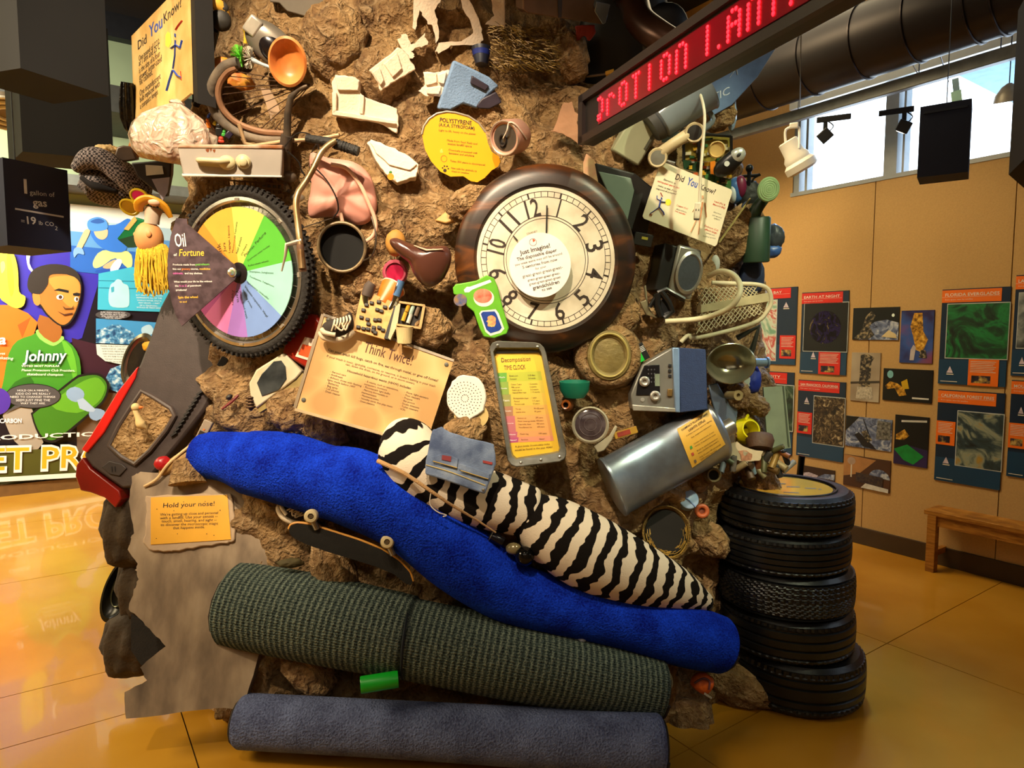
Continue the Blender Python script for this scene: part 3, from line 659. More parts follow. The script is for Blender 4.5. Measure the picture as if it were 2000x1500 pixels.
colm(['- E-waste, such as televisions,', '  computers, monitors', '- Fluorescent light bulbs', '- Mercury thermostats or', '  thermometers', '- Microwave ovens', '- Novelty cards that play music', '- Oven cleaners'], 713, 746, 2.1)
colm(['- Paint, light sensors', '- Pool cleaners', '- Propane', '- Rat poison', '- Smoke detectors', '- Toilet cleaners', '- VCRs'], 790, 767, 2.1)
mb.o('lettering', INK, t, smooth=False)
for q in ((641, 625), (593, 781), (872, 712)):
    MB().lathe(fr.sub(*fr.ip(*q), 0), [(0, 2), (4, 1.6), (4.5, 0)], 14).o('screw', M('6a6a62', .4, .7), t)

# ------------------------------------------------------------ Decomposition time clock baking tray
fr = fp(1030, 790, 2.47, yaw=-3, pitch=3)
t = T('baking_tray', 'upright metal baking tray framing the Decomposition Time Clock chart', 'tray', fr)
outer = [(957, 680), (962, 671), (972, 667), (1050, 670), (1060, 675), (1066, 686), (1106, 880), (1106, 893), (1098, 901), (1010, 912), (1000, 909), (993, 900)]
inner = [(964, 688), (969, 680), (1052, 680), (1058, 690), (1095, 872), (1092, 884), (1008, 897), (1000, 890)]
tin = M('80807a', .4, .75, .2, 12, .1); OP = [fr.ip(*q) for q in outer]; IP = [fr.ip(*q) for q in inner]
def loft(mb, loops):
    # loops: list of (poly, z) resampled to equal counts
    def res(poly, n=64):
        L_ = [((poly[(i + 1) % len(poly)][0] - poly[i][0]) ** 2 + (poly[(i + 1) % len(poly)][1] - poly[i][1]) ** 2) ** .5 for i in range(len(poly))]; tot = sum(L_); out = []; acc = 0; i = 0
        for k in range(n):
            d = tot * k / n
            while acc + L_[i] < d: acc += L_[i]; i += 1
            f = (d - acc) / L_[i]; a = poly[i]; b = poly[(i + 1) % len(poly)]; out.append((a[0] + (b[0] - a[0]) * f, a[1] + (b[1] - a[1]) * f))
        return out
    n = 64; vs = []; fs = []
    for poly, z in loops: vs += [fr.p(a, b, z) for a, b in res(poly)]
    for j in range(len(loops) - 1):
        for i in range(n): fs.append((j * n + i, j * n + (i + 1) % n, (j + 1) * n + (i + 1) % n, (j + 1) * n + i))
    fs.append(tuple(range((len(loops) - 1) * n, len(loops) * n))); fs.append(tuple(range(n))[::-1]); return mb.add(vs, fs)
sc_ = lambda P, s: [((a - sum(q[0] for q in P) / len(P)) * s + sum(q[0] for q in P) / len(P), (b - sum(q[1] for q in P) / len(P)) * s + sum(q[1] for q in P) / len(P)) for a, b in P]
loft(MB(), [(OP, -16), (OP, 9), (sc_(OP, .985), 11), (IP, 9), (sc_(IP, .97), -8)]).o('tray_pan', tin, t, ang=.7)
for q in ((973, 676), (1050, 679), (1018, 903), (1093, 892), (1057, 898)): MB().lathe(fr.sub(*fr.ip(*q), 10), [(0, 2.5), (2.5, 1.5), (3, 0)], 12).o('rivet', M('a0a09a', .3, .9), t)
CHT = MB().ppx(fr, [(964, 690), (1052, 688), (1057, 694), (1093, 878), (1088, 885), (1000, 896)], -8, -6).o('chart', M('e0b62c', .5, 0, .05), t, smooth=False)
rows = [(727, 745, '5d9a30', 'a9ad2c'), (745, 770, '7f9a3a', 'c8b23a'), (770, 793, '8f8a48', 'cfae40'), (793, 812, 'a06f52', 'd2a04a'), (812, 843, 'b8666e', 'd89a55'), (843, 854, 'b65c74', 'd8965a'), (854, 864, 'b04a7a', 'd88a6a')]
def xl(y): return 967 + (y - 727) * .185
def xr(y): return 1056 + (y - 727) * .187
for y0, y1, c1, c2 in rows:
    MB().flat(fr, [(xl(y0), y0 + 1), (xl(y0) + 22, y0), (xl(y1) + 19, y1), (xl(y1), y1 + 1)], -5.7).o('chart_label_cell', M(c1, .6, 0, .04), CHT, smooth=False)
    MB().flat(fr, [(xl(y0) + 22, y0), (xr(y0), y0 - 3), (xr(y1), y1 - 3), (xl(y1) + 19, y1)], -5.7).o('chart_row', M(c2, .6, 0, .04), CHT, smooth=False)
mb = MB(); txt(mb, fr, 'Decomposition', (979, 707), (1036, 704), -5, h=9); txt(mb, fr, 'TIME CLOCK', (984, 722), (1026, 720), -5, h=9)
k_ = [('Banana peel', '2-10 days', 735), ('Newspaper', '2-4 weeks', 741), ('Cotton T-shirt', '1-5 months', 752), ('Milk carton', '5 months', 757.5), ('Cotton gloves', '2-5 months', 763), ('Natural fiber rope', '1-14 months', 768), ('Biodegradable diaper', '1 year', 779), ('Plywood', '1-3 years', 785), ('Painted stick', '13 years', 790.5), ('Tin can', '50-100 years', 800), ('Leather shoe', '50 years', 806), ('Aluminum can', '200 years', 818), ('Plastic beverage bottle', '450 years', 824), ('Disposable diaper', '550 years', 830), ('Monofilament line', '600 years', 836), ('Plastic bag', '1000 years', 849), ('Styrofoam', 'Never!', 860)]
for a, b_, y in k_:
    x = xl(y) + 26; txt(mb, fr, a, (x, y), (x + len(a) * 1.5, y - len(a) * .03), -5, h=3); x = xl(y) + 62; txt(mb, fr, b_, (x, y - 1.2), (x + len(b_) * 1.6, y - 1.6), -5, h=3)
txt(mb, fr, 'A glass bottle thrown away today', (1006, 874), (1074, 868.5), -5); txt(mb, fr, 'would be found in the year 4545!', (1005, 881), (1079, 875), -5, bold=.004)
mb.o('lettering', M('5a3a10', .6), CHT, smooth=False)
mb = MB()
for s_, y in (('Weeks', 738), ('Months', 760), ('Years', 784), ('Decades', 804), ('Centuries', 828), ('Millennia', 850), ('Never!', 861.5)):
    x = xl(y) + 4; txt(mb, fr, s_, (x, y), (x + 13, y - .5), -5)
mb.o('white_lettering', WHITE_INK, t, smooth=False)

# ------------------------------------------------------------ Polystyrene lid sign
fr = fp(900, 285, 2.66, yaw=2, pitch=3)
t = T('polystyrene_sign', 'amber blob shaped Polystyrene sign with grey rim above the clock', 'sign', fr)
pol = [(824, 262), (828, 246), (838, 232), (853, 222), (872, 218), (890, 220), (915, 227), (935, 240), (948, 258), (953, 280), (960, 296), (974, 305), (978, 315), (973, 325), (960, 333), (946, 348), (932, 356), (920, 354), (905, 344), (880, 345), (860, 335), (842, 315), (830, 292)]
MB().ppx(fr, pol, -8, 0).o('plate', M('e0a012', .45, 0, .08, 4), t)
MB().tube([fr.p(*fr.ip(*q), 0) for q in pol[:9]], .004, 8).o('rim', M('9a9080', .4, .3), t)
mb = MB()
txt(mb, fr, 'POLYSTYRENE', (859, 238), (921, 244.5), bold=.02, h=7.5); txt(mb, fr, '(A.K.A. STYROFOAM)', (857, 246.5), (927, 254), bold=.015, h=6)
for s_, a, b_ in (('Light to lift, heavy on the planet', (857, 256), (929, 264)), ('Made from fossil fuels and', (873, 276), (932, 283)), ('wastes landfill space', (874, 282.5), (921, 288)), ('Chemically processed with', (876, 294.5), (932, 301)), ('benzene and ethylene', (877, 301), (926, 306.5)), ('Takes 500 years to decompose!', (879, 316), (947, 324)), ('Not safe for animals to', (881, 330), (931, 336)), ('chew or swallow', (882, 336), (916, 340))): txt(mb, fr, s_, a, b_)
for cx, cy, r in ((869, 333, 3.4), (864.5, 328, 1.6), (868, 324.5, 1.7), (873, 325, 1.7), (875.5, 329.5, 1.5)): mb.flat(fr, ell_px(cx, cy, r, r, 12))
mb.o('lettering', INK, t, smooth=False)
MB().flat(fr, [(863, 290), (866, 298), (860, 299), (859, 294)]).o('leaf_icon', M('9ab048', .6), t, smooth=False)
mb = MB(); c0 = fr.ip(867, 310)
for i in range(20): mb.add([fr.p(c0[0] + r * cos(q), c0[1] + r * sin(q), .4) for r, q in ((5.5, i * pi / 10), (6.2, i * pi / 10), (6.2, (i + 1) * pi / 10), (5.5, (i + 1) * pi / 10))], [(0, 1, 2, 3)])
mb.o('clock_icon', RED_INK, t, smooth=False)

# ------------------------------------------------------------ Did You Know boards
def blue_man(fr, t, pts_b, pts_r, pts_y):
    mb = MB()
    for seg, r in pts_b: mb.tube([fr.p(*fr.ip(*q), .6) for q in seg], r * fr.k, 6, flat=.25)
    mb.o('blue_figure', M('1f49b8', .6), t)
    mb = MB()
    for seg, r in pts_r: mb.tube([fr.p(*fr.ip(*q), .7) for q in seg], r * fr.k, 6, flat=.25)
    mb.o('red_marks', M('cc3326', .6), t)
    MB().flat(fr, pts_y, .5).o('yellow_glow', M('eed83a', .6), t, smooth=False)
fr = fplane([(372, 182, 2.62), (372, -40, 2.62), (262, 262, 3.12)]); fr = Fr(fr.o, fr.y * -1 if fr.y.x < 0 else fr.y, Vector((0, 0, 1)), fr.z, fr.k); fr.x = fr.y.cross(fr.z)
t = T('carbon_board', 'tan Did You Know board about carbon dioxide standing at the left shoulder', 'sign', fr)
MB().ppx(fr, [(262, 72), (372, -40), (372, 182), (262, 272)], -5, 0).o('board', ramp_mat('tan_board', [(.3, 'c89a52'), (.5, 'd8b068'), (.7, 'e2c284')], 8, 3, .5), t, smooth=False)
mb = MB(); txt(mb, fr, 'Did', (274, 99), (291, 85), h=16, bold=.01); txt(mb, fr, 'Know?', (325, 48), (360, 14), h=18, bold=.01)
for s_, a, b_ in (('One pound of CO2', (275, 121), (315, 87)), ('at 1 atm and 25 C', (275, 131), (316, 96)), ('is the size of a four', (275, 145), (316, 110)), ('drawer, letter-sized', (275, 158), (319, 120)), ('file cabinet.', (275, 168), (301, 146)), ('One incandescent', (275, 189), (316, 154)), ('bulb replaced with', (275, 201), (314, 168)), ('a compact keeps', (275, 214), (310, 184))): txt(mb, fr, s_, a, b_)
mb.o('lettering', INK, t, smooth=False)
mb = MB(); txt(mb, fr, 'You', (296, 76), (322, 54), h=22, bold=.015); mb.o('blue_lettering', BLUE_INK, t, smooth=False)
blue_man(fr, t, [([(347, 80), (345, 110), (341, 135)], 5), ([(341, 138), (334, 158), (328, 178)], 3.5), ([(342, 138), (349, 148), (356, 152)], 3.5), ([(347, 88), (356, 95), (360, 80)], 3), ([(346, 90), (338, 96)], 3), ([(347, 68), (347, 74)], 5)], [([(348, 60), (353, 52), (361, 42)], 2.5), ([(355, 140), (356, 158)], 2.2)], [(328, 70), (332, 63), (337, 67), (338, 84), (333, 94), (327, 90)])
MB().ppx(fr, [(361, -40), (378, -44), (380, 200), (372, 196)], -40, -6).o('backing', M('120e0c', .7), t, smooth=False)

fr = fp(1342, 398, 2.62, yaw=8, pitch=3)
t = T('computer_board', 'cream Did You Know board about computer parts under the circuit boards', 'sign', fr)
MB().ppx(fr, [(1290, 316), (1294, 315), (1428, 370), (1430, 375), (1400, 478), (1396, 481), (1258, 427), (1255, 422)], -5, 0).o('board', M('ddd6b8', .45, 0, .05, 4), t, smooth=False)
mb = MB(); txt(mb, fr, 'Did', (1318, 350), (1334, 356), h=11, bold=.01); txt(mb, fr, 'Know?', (1366, 369), (1395, 380), h=10, bold=.01)
for s_, a, b_ in (('Elements in', (1296, 352), (1319, 360)), ('make us sick if not', (1285, 363.5), (1321, 376)), ('disposed of properly!', (1281, 369.5), (1321, 381)), ('effects kidneys,', (1320, 409), (1341, 416)), ('affect brain', (1393, 415), (1408, 420)), ('and nervous', (1391, 421), (1409, 427)), ('system', (1394, 427), (1405, 431)), ('kidneys and', (1379, 456), (1395, 461)), ('nervous system', (1373, 461.5), (1397, 467))): txt(mb, fr, s_, a, b_)
mb.o('lettering', INK, t, smooth=False)
mb = MB(); txt(mb, fr, 'You', (1340, 360), (1360, 367), h=14, bold=.015); mb.o('blue_lettering', BLUE_INK, t, smooth=False)
mb = MB()
for s_, a, b_ in (('computer parts can', (1284, 355), (1326, 369)), ('Copper (Cu)', (1321, 402), (1343, 409)), ('liver and skin', (1318, 413), (1338, 420)), ('Lead (Pb) &', (1395, 394.5), (1416, 402)), ('Mercury (Hg)', (1392, 400), (1416, 408)), ('Cadmium (Cd)', (1375, 442), (1402, 452)), ('effects lungs,', (1376, 449), (1400, 457))): txt(mb, fr, s_, a, b_, bold=.006)
mb.o('red_lettering', RED_INK, t, smooth=False)
blue_man(fr, t, [([(1290, 390), (1287, 405)], 4.5), ([(1287, 405), (1276, 413), (1270, 417)], 3.2), ([(1288, 405), (1296, 415), (1297, 420)], 3.2), ([(1290, 393), (1283, 388), (1283, 382)], 2.6), ([(1291, 394), (1300, 395)], 2.6), ([(1292, 386), (1292, 389)], 4)], [([(1290, 376), (1294, 384)], 2), ([(1269, 418), (1274, 420)], 2)], ell_px(1305, 395, 6, 6.5, 16))
mb = MB()
for seg, r in (([(1372, 382), (1373, 388)], 4.5), ([(1372, 395), (1367, 425)], 6.5), ([(1377, 396), (1380, 424)], 2.5), ([(1365, 396), (1352, 414)], 2.5), ([(1367, 426), (1364, 458)], 3.4), ([(1361, 426), (1349, 453)], 3.4)): mb.tube([fr.p(*fr.ip(*q), .5) for q in seg], r * fr.k, 6, flat=.2)
mb.o('body_diagram', M('d9a074', .6), t)

# ------------------------------------------------------------ concrete slab and Hold Your Nose sign
fr = fp(390, 1150, 2.50, yaw=-14, pitch=2)
t = T('concrete_slab', 'broken grey concrete slab with ragged left edge at the lower left', 'concrete slab', fr)
sl = [(258, 930), (275, 922), (330, 925), (395, 930), (470, 946), (505, 985), (523, 1035), (532, 1090), (533, 1180), (500, 1300), (474, 1382), (400, 1386), (245, 1404), (242, 1352), (287, 1330), (278, 1312), (274, 1302), (324, 1262), (298, 1236), (272, 1208), (250, 1190), (262, 1152), (270, 1132), (265, 1112), (268, 1100), (249, 1074), (255, 1052), (262, 1040), (252, 980)]
conc = ramp_mat('old_concrete', [(.25, '5f5144'), (.45, '86735f'), (.6, 'a08c74'), (.8, 'b3a08a')], 3.5, 8, .85, bump=.25, stretch=(3, 3, .7))
MB().ppx(fr, jag(sl, 1.5, 4, 3), -42, 0).o('slab_body', conc, t, smooth=False)
fs_ = fr.sub(0, 0, 4)
t = T('nose_sign', 'yellow Hold Your Nose sign in a wavy plaster frame on the concrete', 'sign', fs_)
wav = jag([(285, 969), (340, 967), (400, 965), (452, 964), (457, 985), (459, 1030), (459, 1058), (440, 1062), (405, 1066), (350, 1075), (330, 1078), (290, 1074), (281, 1060), (284, 1040), (286, 1000)], 1.6, 4, 9)
MB().ppx(fs_, wav, -6, 3).o('plaster_frame', M('b59b7e', .7, 0, .15, 9, .2), t, bev=.004)
PLT = MB().ppx(fs_, [(296, 972), (445, 967), (452, 1054), (296, 1064)], 2, 4.5).o('plate', M('e3a51c', .5, 0, .1, 5), t, smooth=False)
mb = MB(); txt(mb, fs_, 'Hold your nose!', (320, 992), (420, 988), 5, h=9, bold=.006)
for s_, a, b_ in (("We're getting up close and personal", (314, 1008), (427, 1004)), ('with a landfill. Use your senses --', (314, 1015), (426, 1011)), ('touch, smell, hearing, and sight --', (317, 1021), (424, 1018)), ('to discover the microscopic magic', (315, 1028), (427, 1025)), ('that happens inside.', (339, 1034), (401, 1032))): txt(mb, fs_, s_, a, b_, 5)
for q in ((308, 995), (341, 998), (360, 981), (402, 980), (431, 997), (348, 1043), (405, 1043), (419, 1046), (307, 1052)): mb.flat(fs_, ell_px(*q, 1, .8, 8), 5)
mb.o('lettering', INK, PLT, smooth=False)

# ------------------------------------------------------------ car bumper
fr = fp(300, 800, 2.78, yaw=-30, pitch=4)
t = T('car_bumper', 'dark grey plastic car bumper leaning down the left flank', 'car part', fr)
pl = M('3b3130', .5, 0, .15, 20, .12, 200)
MB().ppx(fr, [(333, 560), (400, 590), (470, 640), (462, 690), (430, 745), (400, 800), (352, 862), (300, 925), (262, 952), (238, 955), (178, 912), (162, 890), (175, 862), (215, 800), (250, 745), (272, 712), (292, 660), (312, 600)], -45, 0).o('bumper_shell', pl, t, bev=.012)
hole = [(279, 764), (300, 775), (335, 797), (343, 812), (327, 840), (295, 880), (266, 906), (240, 892), (216, 870), (236, 830), (262, 790)]
MB().ppx(fr, jag(hole, 2, 3, 2), -2, 5).o('packed_soil', soil, t)
MB().tube([fr.p(*fr.ip(*q), 3) for q in hole], .011, 8, closed=True).o('opening_frame', M('463a36', .5), t)
MB().ppx(fr, [(271, 716), (266, 738), (205, 845), (172, 884), (161, 878), (180, 850), (232, 765)], -30, 4).o('red_stripe', M('d81f1a', .3, 0, .1, 6, coat=.4), t, bev=.004)
MB().ppx(fr, [(150, 908), (162, 893), (178, 915), (234, 958), (238, 975), (226, 992), (205, 972), (178, 962), (158, 958), (148, 930)], -30, 2).o('red_corner', M('7e120c', .3, 0, .2, 8, coat=.4), t, bev=.005)
BDG = MB().ppx(fr, [(200, 912), (215, 900), (240, 906), (249, 915), (235, 930), (215, 926)], 0, 3).o('badge', M('2e2727', .5), t, bev=.003)
mb = MB()
for i in range(11): mb.box(fr.sub(*fr.ip(392 - i * 5, 768 + i * 8), 4, rot=30), (0, 0, 0), (13, 3.5, 5))
mb.o('vent_slats', M('1c1818', .6), t, smooth=False)
MB().ppx(fr, [(438, 690), (452, 692), (425, 748), (408, 757), (404, 748)], 0, 3).o('lamp_recess', M('120f10', .3), t, bev=.002)
for i in range(2): MB().ppx(fr, [(219 + i * 6, 911), (221 + i * 6, 911), (222 + i * 6, 921), (220 + i * 6, 921)], 3, 4).o('badge_slot', M('141010', .6), BDG, smooth=False)
MB().ppx(fr, [(194, 850), (198, 840), (201, 845), (183, 870), (175, 872), (176, 864)], 0, 2).o('side_vent', M('1a1616', .6), t, smooth=False)
fd = fp(268, 815, 2.68)
t = T('toy_duck', 'small cream toy duck with orange beak sitting in the bumper opening', 'toy', fd)
MB().ftube(fd, [(-2, 20, 0), (-2, 10, 2), (2, -2, 2), (6, -14, 0), (14, -22, 0)], [6, 5, 6, 9, 3], 14, sm=5).o('body', M('d9bd84', .6), t)
HDK = MB().ell(fd, (-2, 20, 2), (8, 8, 8)).o('head', M('d9bd84', .6), t); MB().lathe(fd.sub(4, 19, 4, yaw=60), [(4, 0), (3, 4), (0, 9)], 10).o('beak', M('e8752a', .5), HDK)
# ------------------------------------------------------------ upper left rubbish
def one(mb, name, mat, label, cat, **k): return mb.o(name, mat, label=label, cat=cat, **k)
plastic_w = bpy.data.materials.new('thin_white_plastic'); nt, N, L, b = nodes_of(plastic_w); b.inputs['Base Color'].default_value = lin('dcc7b4') + (1,); b.inputs['Roughness'].default_value = .25; b.inputs['Transmission Weight'].default_value = .15; b.inputs['Subsurface Weight'].default_value = .1
tcx = N.new('ShaderNodeTexCoord'); wv = N.new('ShaderNodeTexNoise'); wv.inputs['Scale'].default_value = 22; wv.inputs['Distortion'].default_value = 1.5; L.new(tcx.outputs['Object'], wv.inputs['Vector']); bpx = N.new('ShaderNodeBump'); bpx.inputs['Strength'].default_value = .7; bpx.inputs['Distance'].default_value = .02; L.new(wv.outputs['Fac'], bpx.inputs['Height']); L.new(bpx.outputs[0], b.inputs['Normal'])
rr_ = mkramp(N, L, wv.outputs['Fac'], [(.35, 'c9a48c'), (.55, 'd8c4b0'), (.7, 'e8dccb')]); L.new(rr_.outputs[0], b.inputs['Base Color'])
def bag(name, label, fr, prof, mat, folds=14, amp=.09, tie=True, sq=.75, knot=(7, 6)):
    t = T(name, label, 'bag', fr); vs = []; fs = []; n = 72
    for j, (r, h) in enumerate(prof):
        for i in range(n):
            a = 2 * pi * i / n; g = 1 + amp * (sin(a * folds + 1.3 * sin(a * 3)) * (.4 + .6 * j / len(prof)) + .8 * noise.noise(Vector((cos(a) * 2, sin(a) * 2, h * .03))))
            vs.append(fr.p(r * g * cos(a), h, r * g * sin(a) * sq))
    for j in range(len(prof) - 1):
        for i in range(n): fs.append((j * n + i, j * n + (i + 1) % n, (j + 1) * n + (i + 1) % n, (j + 1) * n + i))
    fs.append(tuple(range(n))); MB().add(vs, fs).o('bag_body', mat, t, ang=3)
    if tie: MB().ell(fr, (0, prof[-1][1] + 2, 0), (knot[0] * 2, knot[1], knot[0]), nz=.3).o('knot', mat, t)
    return t
fr = fp(345, 262, 2.72, roll=-3)
bag('plastic_bag', 'tied translucent white plastic bag resting on the enamel drawer', fr, [(20, -56), (62, -54), (76, -38), (80, -15), (74, 8), (58, 28), (36, 42), (16, 52), (9, 56)], plastic_w, 16, .07)
fr = fp(251, 210, 3.1); bag('bin_liner', 'black bin liner bag hanging behind the tan carbon board', fr, [(3, -46), (9, -40), (14, -20), (15, 5), (12, 30), (10, 45)], M('0d0b0c', .22, 0, .3, 20, .6, 25), 7, .16, tie=False)
# black plank and knobs behind board
fr = fp(400, 90, 2.75, yaw=-12); t = T('pushchair', 'black folded pushchair frame bar beside the carbon board', 'pushchair', fr)
MB().ppx(fr, [(374, -20), (402, -20), (425, 60), (388, 205), (374, 200)], -20, -6).o('fabric_panel', M('15110f', .7), t, smooth=False)
MB().tube([fr.p(*fr.ip(*q), 2) for q in ((418, 62), (405, 120), (391, 180), (383, 208))], .012, 10).o('bar', M('221a16', .4, .3), t)
MB().ell(fr.sub(*fr.ip(433, 40), 6), (0, 0, 0), (19, 20, 14), nz=.1).o('knob', M('2d2a26', .6), t); MB().ell(fr.sub(*fr.ip(436, 16), 4), (0, 0, 0), (11, 11, 10), nz=.1).o('joint', M('36322d', .6), t)
fr = fp(415, 8, 2.7); t = T('rubber_chicken', 'yellow and orange rubber toy bird at the top left', 'toy', fr)
MB().ftube(fr, [(-33, 2, 0), (-15, 2, 3), (5, 2, 5), (22, -8, 3), (28, -20, 0)], [3, 9, 12, 9, 3], 12, sm=4).o('body', M('d9a43c', .5, 0, .2, 20), t); MB().lathe(fr.sub(-30, 3, 0, yaw=-70), [(5, 0), (3, 5), (0, 9)], 10).o('beak', M('d8482a', .5), t)
fr = fp(430, 255, 2.75); cols_ = [('d8402e', 'red'), ('2f54c0', 'blue'), ('e07a20', 'orange'), ('d9b92e', 'yellow'), ('141414', 'black'), ('3f9a3a', 'green'), ('241a30', 'plum'), ('b03a24', 'brick red')]
spots_ = [(418, 216, 7, 9), (408, 226, 4, 6), (407, 242, 6, 9), (420, 240, 5, 6), (428, 255, 10, 12), (437, 262, 6, 6), (448, 262, 9, 11), (432, 275, 9, 5)]
for (px, py, a, b_), (cc, cn) in zip(spots_, cols_):
    f = fp(px, py, 2.7, roll=random.uniform(-40, 40)); t = T('toy_figure', 'tiny %s plastic toy heaped beside the white plastic bag' % cn, 'toy', f, 'toys heaped by the plastic bag')
    MB().box(f, (0, -b_ * .2, 0), (a * 1.3, b_ * 1.3, a)).o('body', M(cc, .4), t, bev=.004); MB().ell(f, (0, b_ * .75, 0), (a * .55, a * .55, a * .55), 10, 8).o('head', M(cc, .4), t)
# crumpled clothes on the left
fr = fp(232, 352, 2.95, yaw=-20); t = T('cap', 'black and white checked fabric cap stuffed at the left edge', 'cap', fr)
chk = bpy.data.materials.new('gingham'); nt, N, L, b = nodes_of(chk); tcx = N.new('ShaderNodeTexCoord'); ck = N.new('ShaderNodeTexChecker'); ck.inputs['Scale'].default_value = 110; ck.inputs[1].default_value = lin('241f26') + (1,); ck.inputs[2].default_value = lin('9a8f92') + (1,); L.new(tcx.outputs['Object'], ck.inputs[0]); L.new(ck.outputs[0], b.inputs['Base Color']); b.inputs['Roughness'].default_value = .9
MB().ell(fr, (-8, -10, 0), (62, 46, 46), 36, 20, nz=.25, nf=2.0).o('crown', chk, t, ang=3)
MB().ftube(fr, [(-62, 14, 30), (-30, 34, 46), (0, 30, 52), (30, 5, 52), (62, -28, 44), (82, -44, 36)], [10, 20, 20, 19, 14, 5], 18, sm=5).o('fold', chk, t, ang=3)
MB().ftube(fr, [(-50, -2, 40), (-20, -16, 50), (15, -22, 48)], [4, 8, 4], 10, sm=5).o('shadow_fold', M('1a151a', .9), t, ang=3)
fr = fp(212, 300, 2.9); one(MB().ell(fr, (0, 0, 0), (30, 16, 22), 30, 16, nz=.3, nf=5), 'fluffy_cloth', M('e2c48e', .95, 0, .2, 40, .8, 90), 'cream fluffy cloth poking out above the checked cap', 'cloth', ang=3)
fr = fp(242, 300, 2.85, yaw=-15); one(MB().ppx(fr, [(228, 287), (240, 284), (256, 286), (268, 312), (240, 316), (222, 308)], -20, 0), 'grey_pot', M('6e6058', .4, .2), 'grey plastic flower pot lying behind the checked cap', 'pot', bev=.006)
fr = fp(262, 292, 2.88); one(MB().ell(fr, (0, 0, 0), (10, 20, 10), nz=.3), 'bread_crust', M('b4702e', .8, 0, .3, 30, .6), 'orange brown crust beside the white plastic bag', 'bread')
fr = fp(300, 342, 2.8, yaw=-10); t = T('battery_pack', 'black appliance with pale paper label under the plastic bag', 'appliance', fr)
MB().ppx(fr, [(255, 318), (335, 312), (334, 340), (325, 385), (300, 372), (268, 345)], -30, 0).o('case', M('1c1718', .5), t, bev=.006); MB().ppx(fr, [(284, 322), (317, 324), (320, 340), (286, 343)], 0, 1.2).o('paper_label', M('b8b4a4', .7), t, smooth=False); MB().ppx(fr, [(297, 350), (332, 346), (328, 375), (318, 392)], 0, 4).o('grey_flap', M('857c84', .5), t, smooth=False)
fr = fp(262, 400, 2.85, yaw=-25); t = T('toy_sunglasses', 'pink and yellow toy sunglasses under the checked cap', 'sunglasses', fr)
for i, q in enumerate(((276, 385), (256, 405))):
    f = fr.sub(*fr.ip(*q), 6, rot=-25); MB().lathe(f, [(0, 3), (14, 2.5), (16, -1), (0, -2)], 28, sy=.72).o('lens', M('d02a5c', .15, 0, .1) if i == 0 else M('a8781a', .2), t); MB().ring(f, 17, 3, 28, 8, sy=.72).o('lens_rim', M('d8b418', .35), t)
MB().ftube(fr, [fr.ip(270, 418) + (6,), fr.ip(274, 400) + (9,), fr.ip(270, 395) + (6,)], 2, 8).o('temple_arm', M('d8b418', .35), t)
fr = fp(300, 470, 2.76, yaw=-20); t = T('rag_doll', 'upside-down doll with long yellow yarn hair hanging beside the wheel', 'doll', fr)
skin = M('cf8f58', .55, 0, .08, 12)
HDD = MB().ell(fr, (-8, 4, 0), (26, 32, 24), 24, 16).o('head', skin, t); MB().ell(fr, (-30, 10, 4), (5, 5, 6), 10, 8).o('nose', skin, HDD); MB().ell(fr, (0, 12, 23), (5, 7, 3), 10, 8).o('ear', skin, HDD)
MB().ftube(fr, [(-2, 32, 0), (0, 48, 0), (2, 60, -2)], [13, 14, 16], 16, sm=4).o('neck', M('c8b09a', .6), t)
MB().ftube(fr, [(-22, 55, 6), (-16, 70, 16), (4, 78, 20), (26, 66, 14), (36, 46, 8)], [7, 10, 9, 10, 6], 12, sm=4, flat=.6).o('scarf', M('c98a16', .5, 0, .2, 15), t)
MB().ell(fr, (12, 72, 20), (12, 8, 8)).o('hand', M('d8a888', .6), t)
MB().ell(fr, (0, -26, 0), (31, 26, 20), 24, 14, nz=.1).o('hair_cap', M('d6b434', .9, 0, .3, 60, .8, 120), t)
hb = MB(); rnd = random.Random(4)
for i in range(170):
    x = rnd.uniform(-31, 31); z = rnd.uniform(-8, 20) * sqrt(max(.05, 1 - (x / 34) ** 2)); l = rnd.uniform(62, 96) - abs(x + 2) * .4
    hb.tube([fr.p(x * .95, -22 + rnd.uniform(-6, 10), z), fr.p(x * 1.02 + rnd.uniform(-3, 3), -45, z + 3), fr.p(x * 1.05 + rnd.uniform(-5, 5), -22 - l * .75, z + 2), fr.p(x + rnd.uniform(-5, 5), -16 - l, z)], .0028, 4)
hb.o('yarn_hair', M('dcb832', .85, 0, .25, 40), t, kind='stuff')
fr = fp(262, 462, 2.82, yaw=-30); t = T('green_book', 'green toy box with tan triangle print behind the doll', 'box', fr)
MB().ppx(fr, [(228, 466), (262, 424), (300, 436), (296, 478), (250, 484)], -12, 0).o('case', M('11653a', .3, 0, .1), t, bev=.004); MB().ppx(fr, [(242, 448), (263, 422), (268, 430), (252, 450)], 0, 1).o('tan_print', M('c8a45c', .5), t, smooth=False)
MB().ppx(fr, [(231, 468), (290, 452), (295, 479), (251, 484)], 0, .8).o('dark_side', M('0c3018', .5), t, smooth=False)
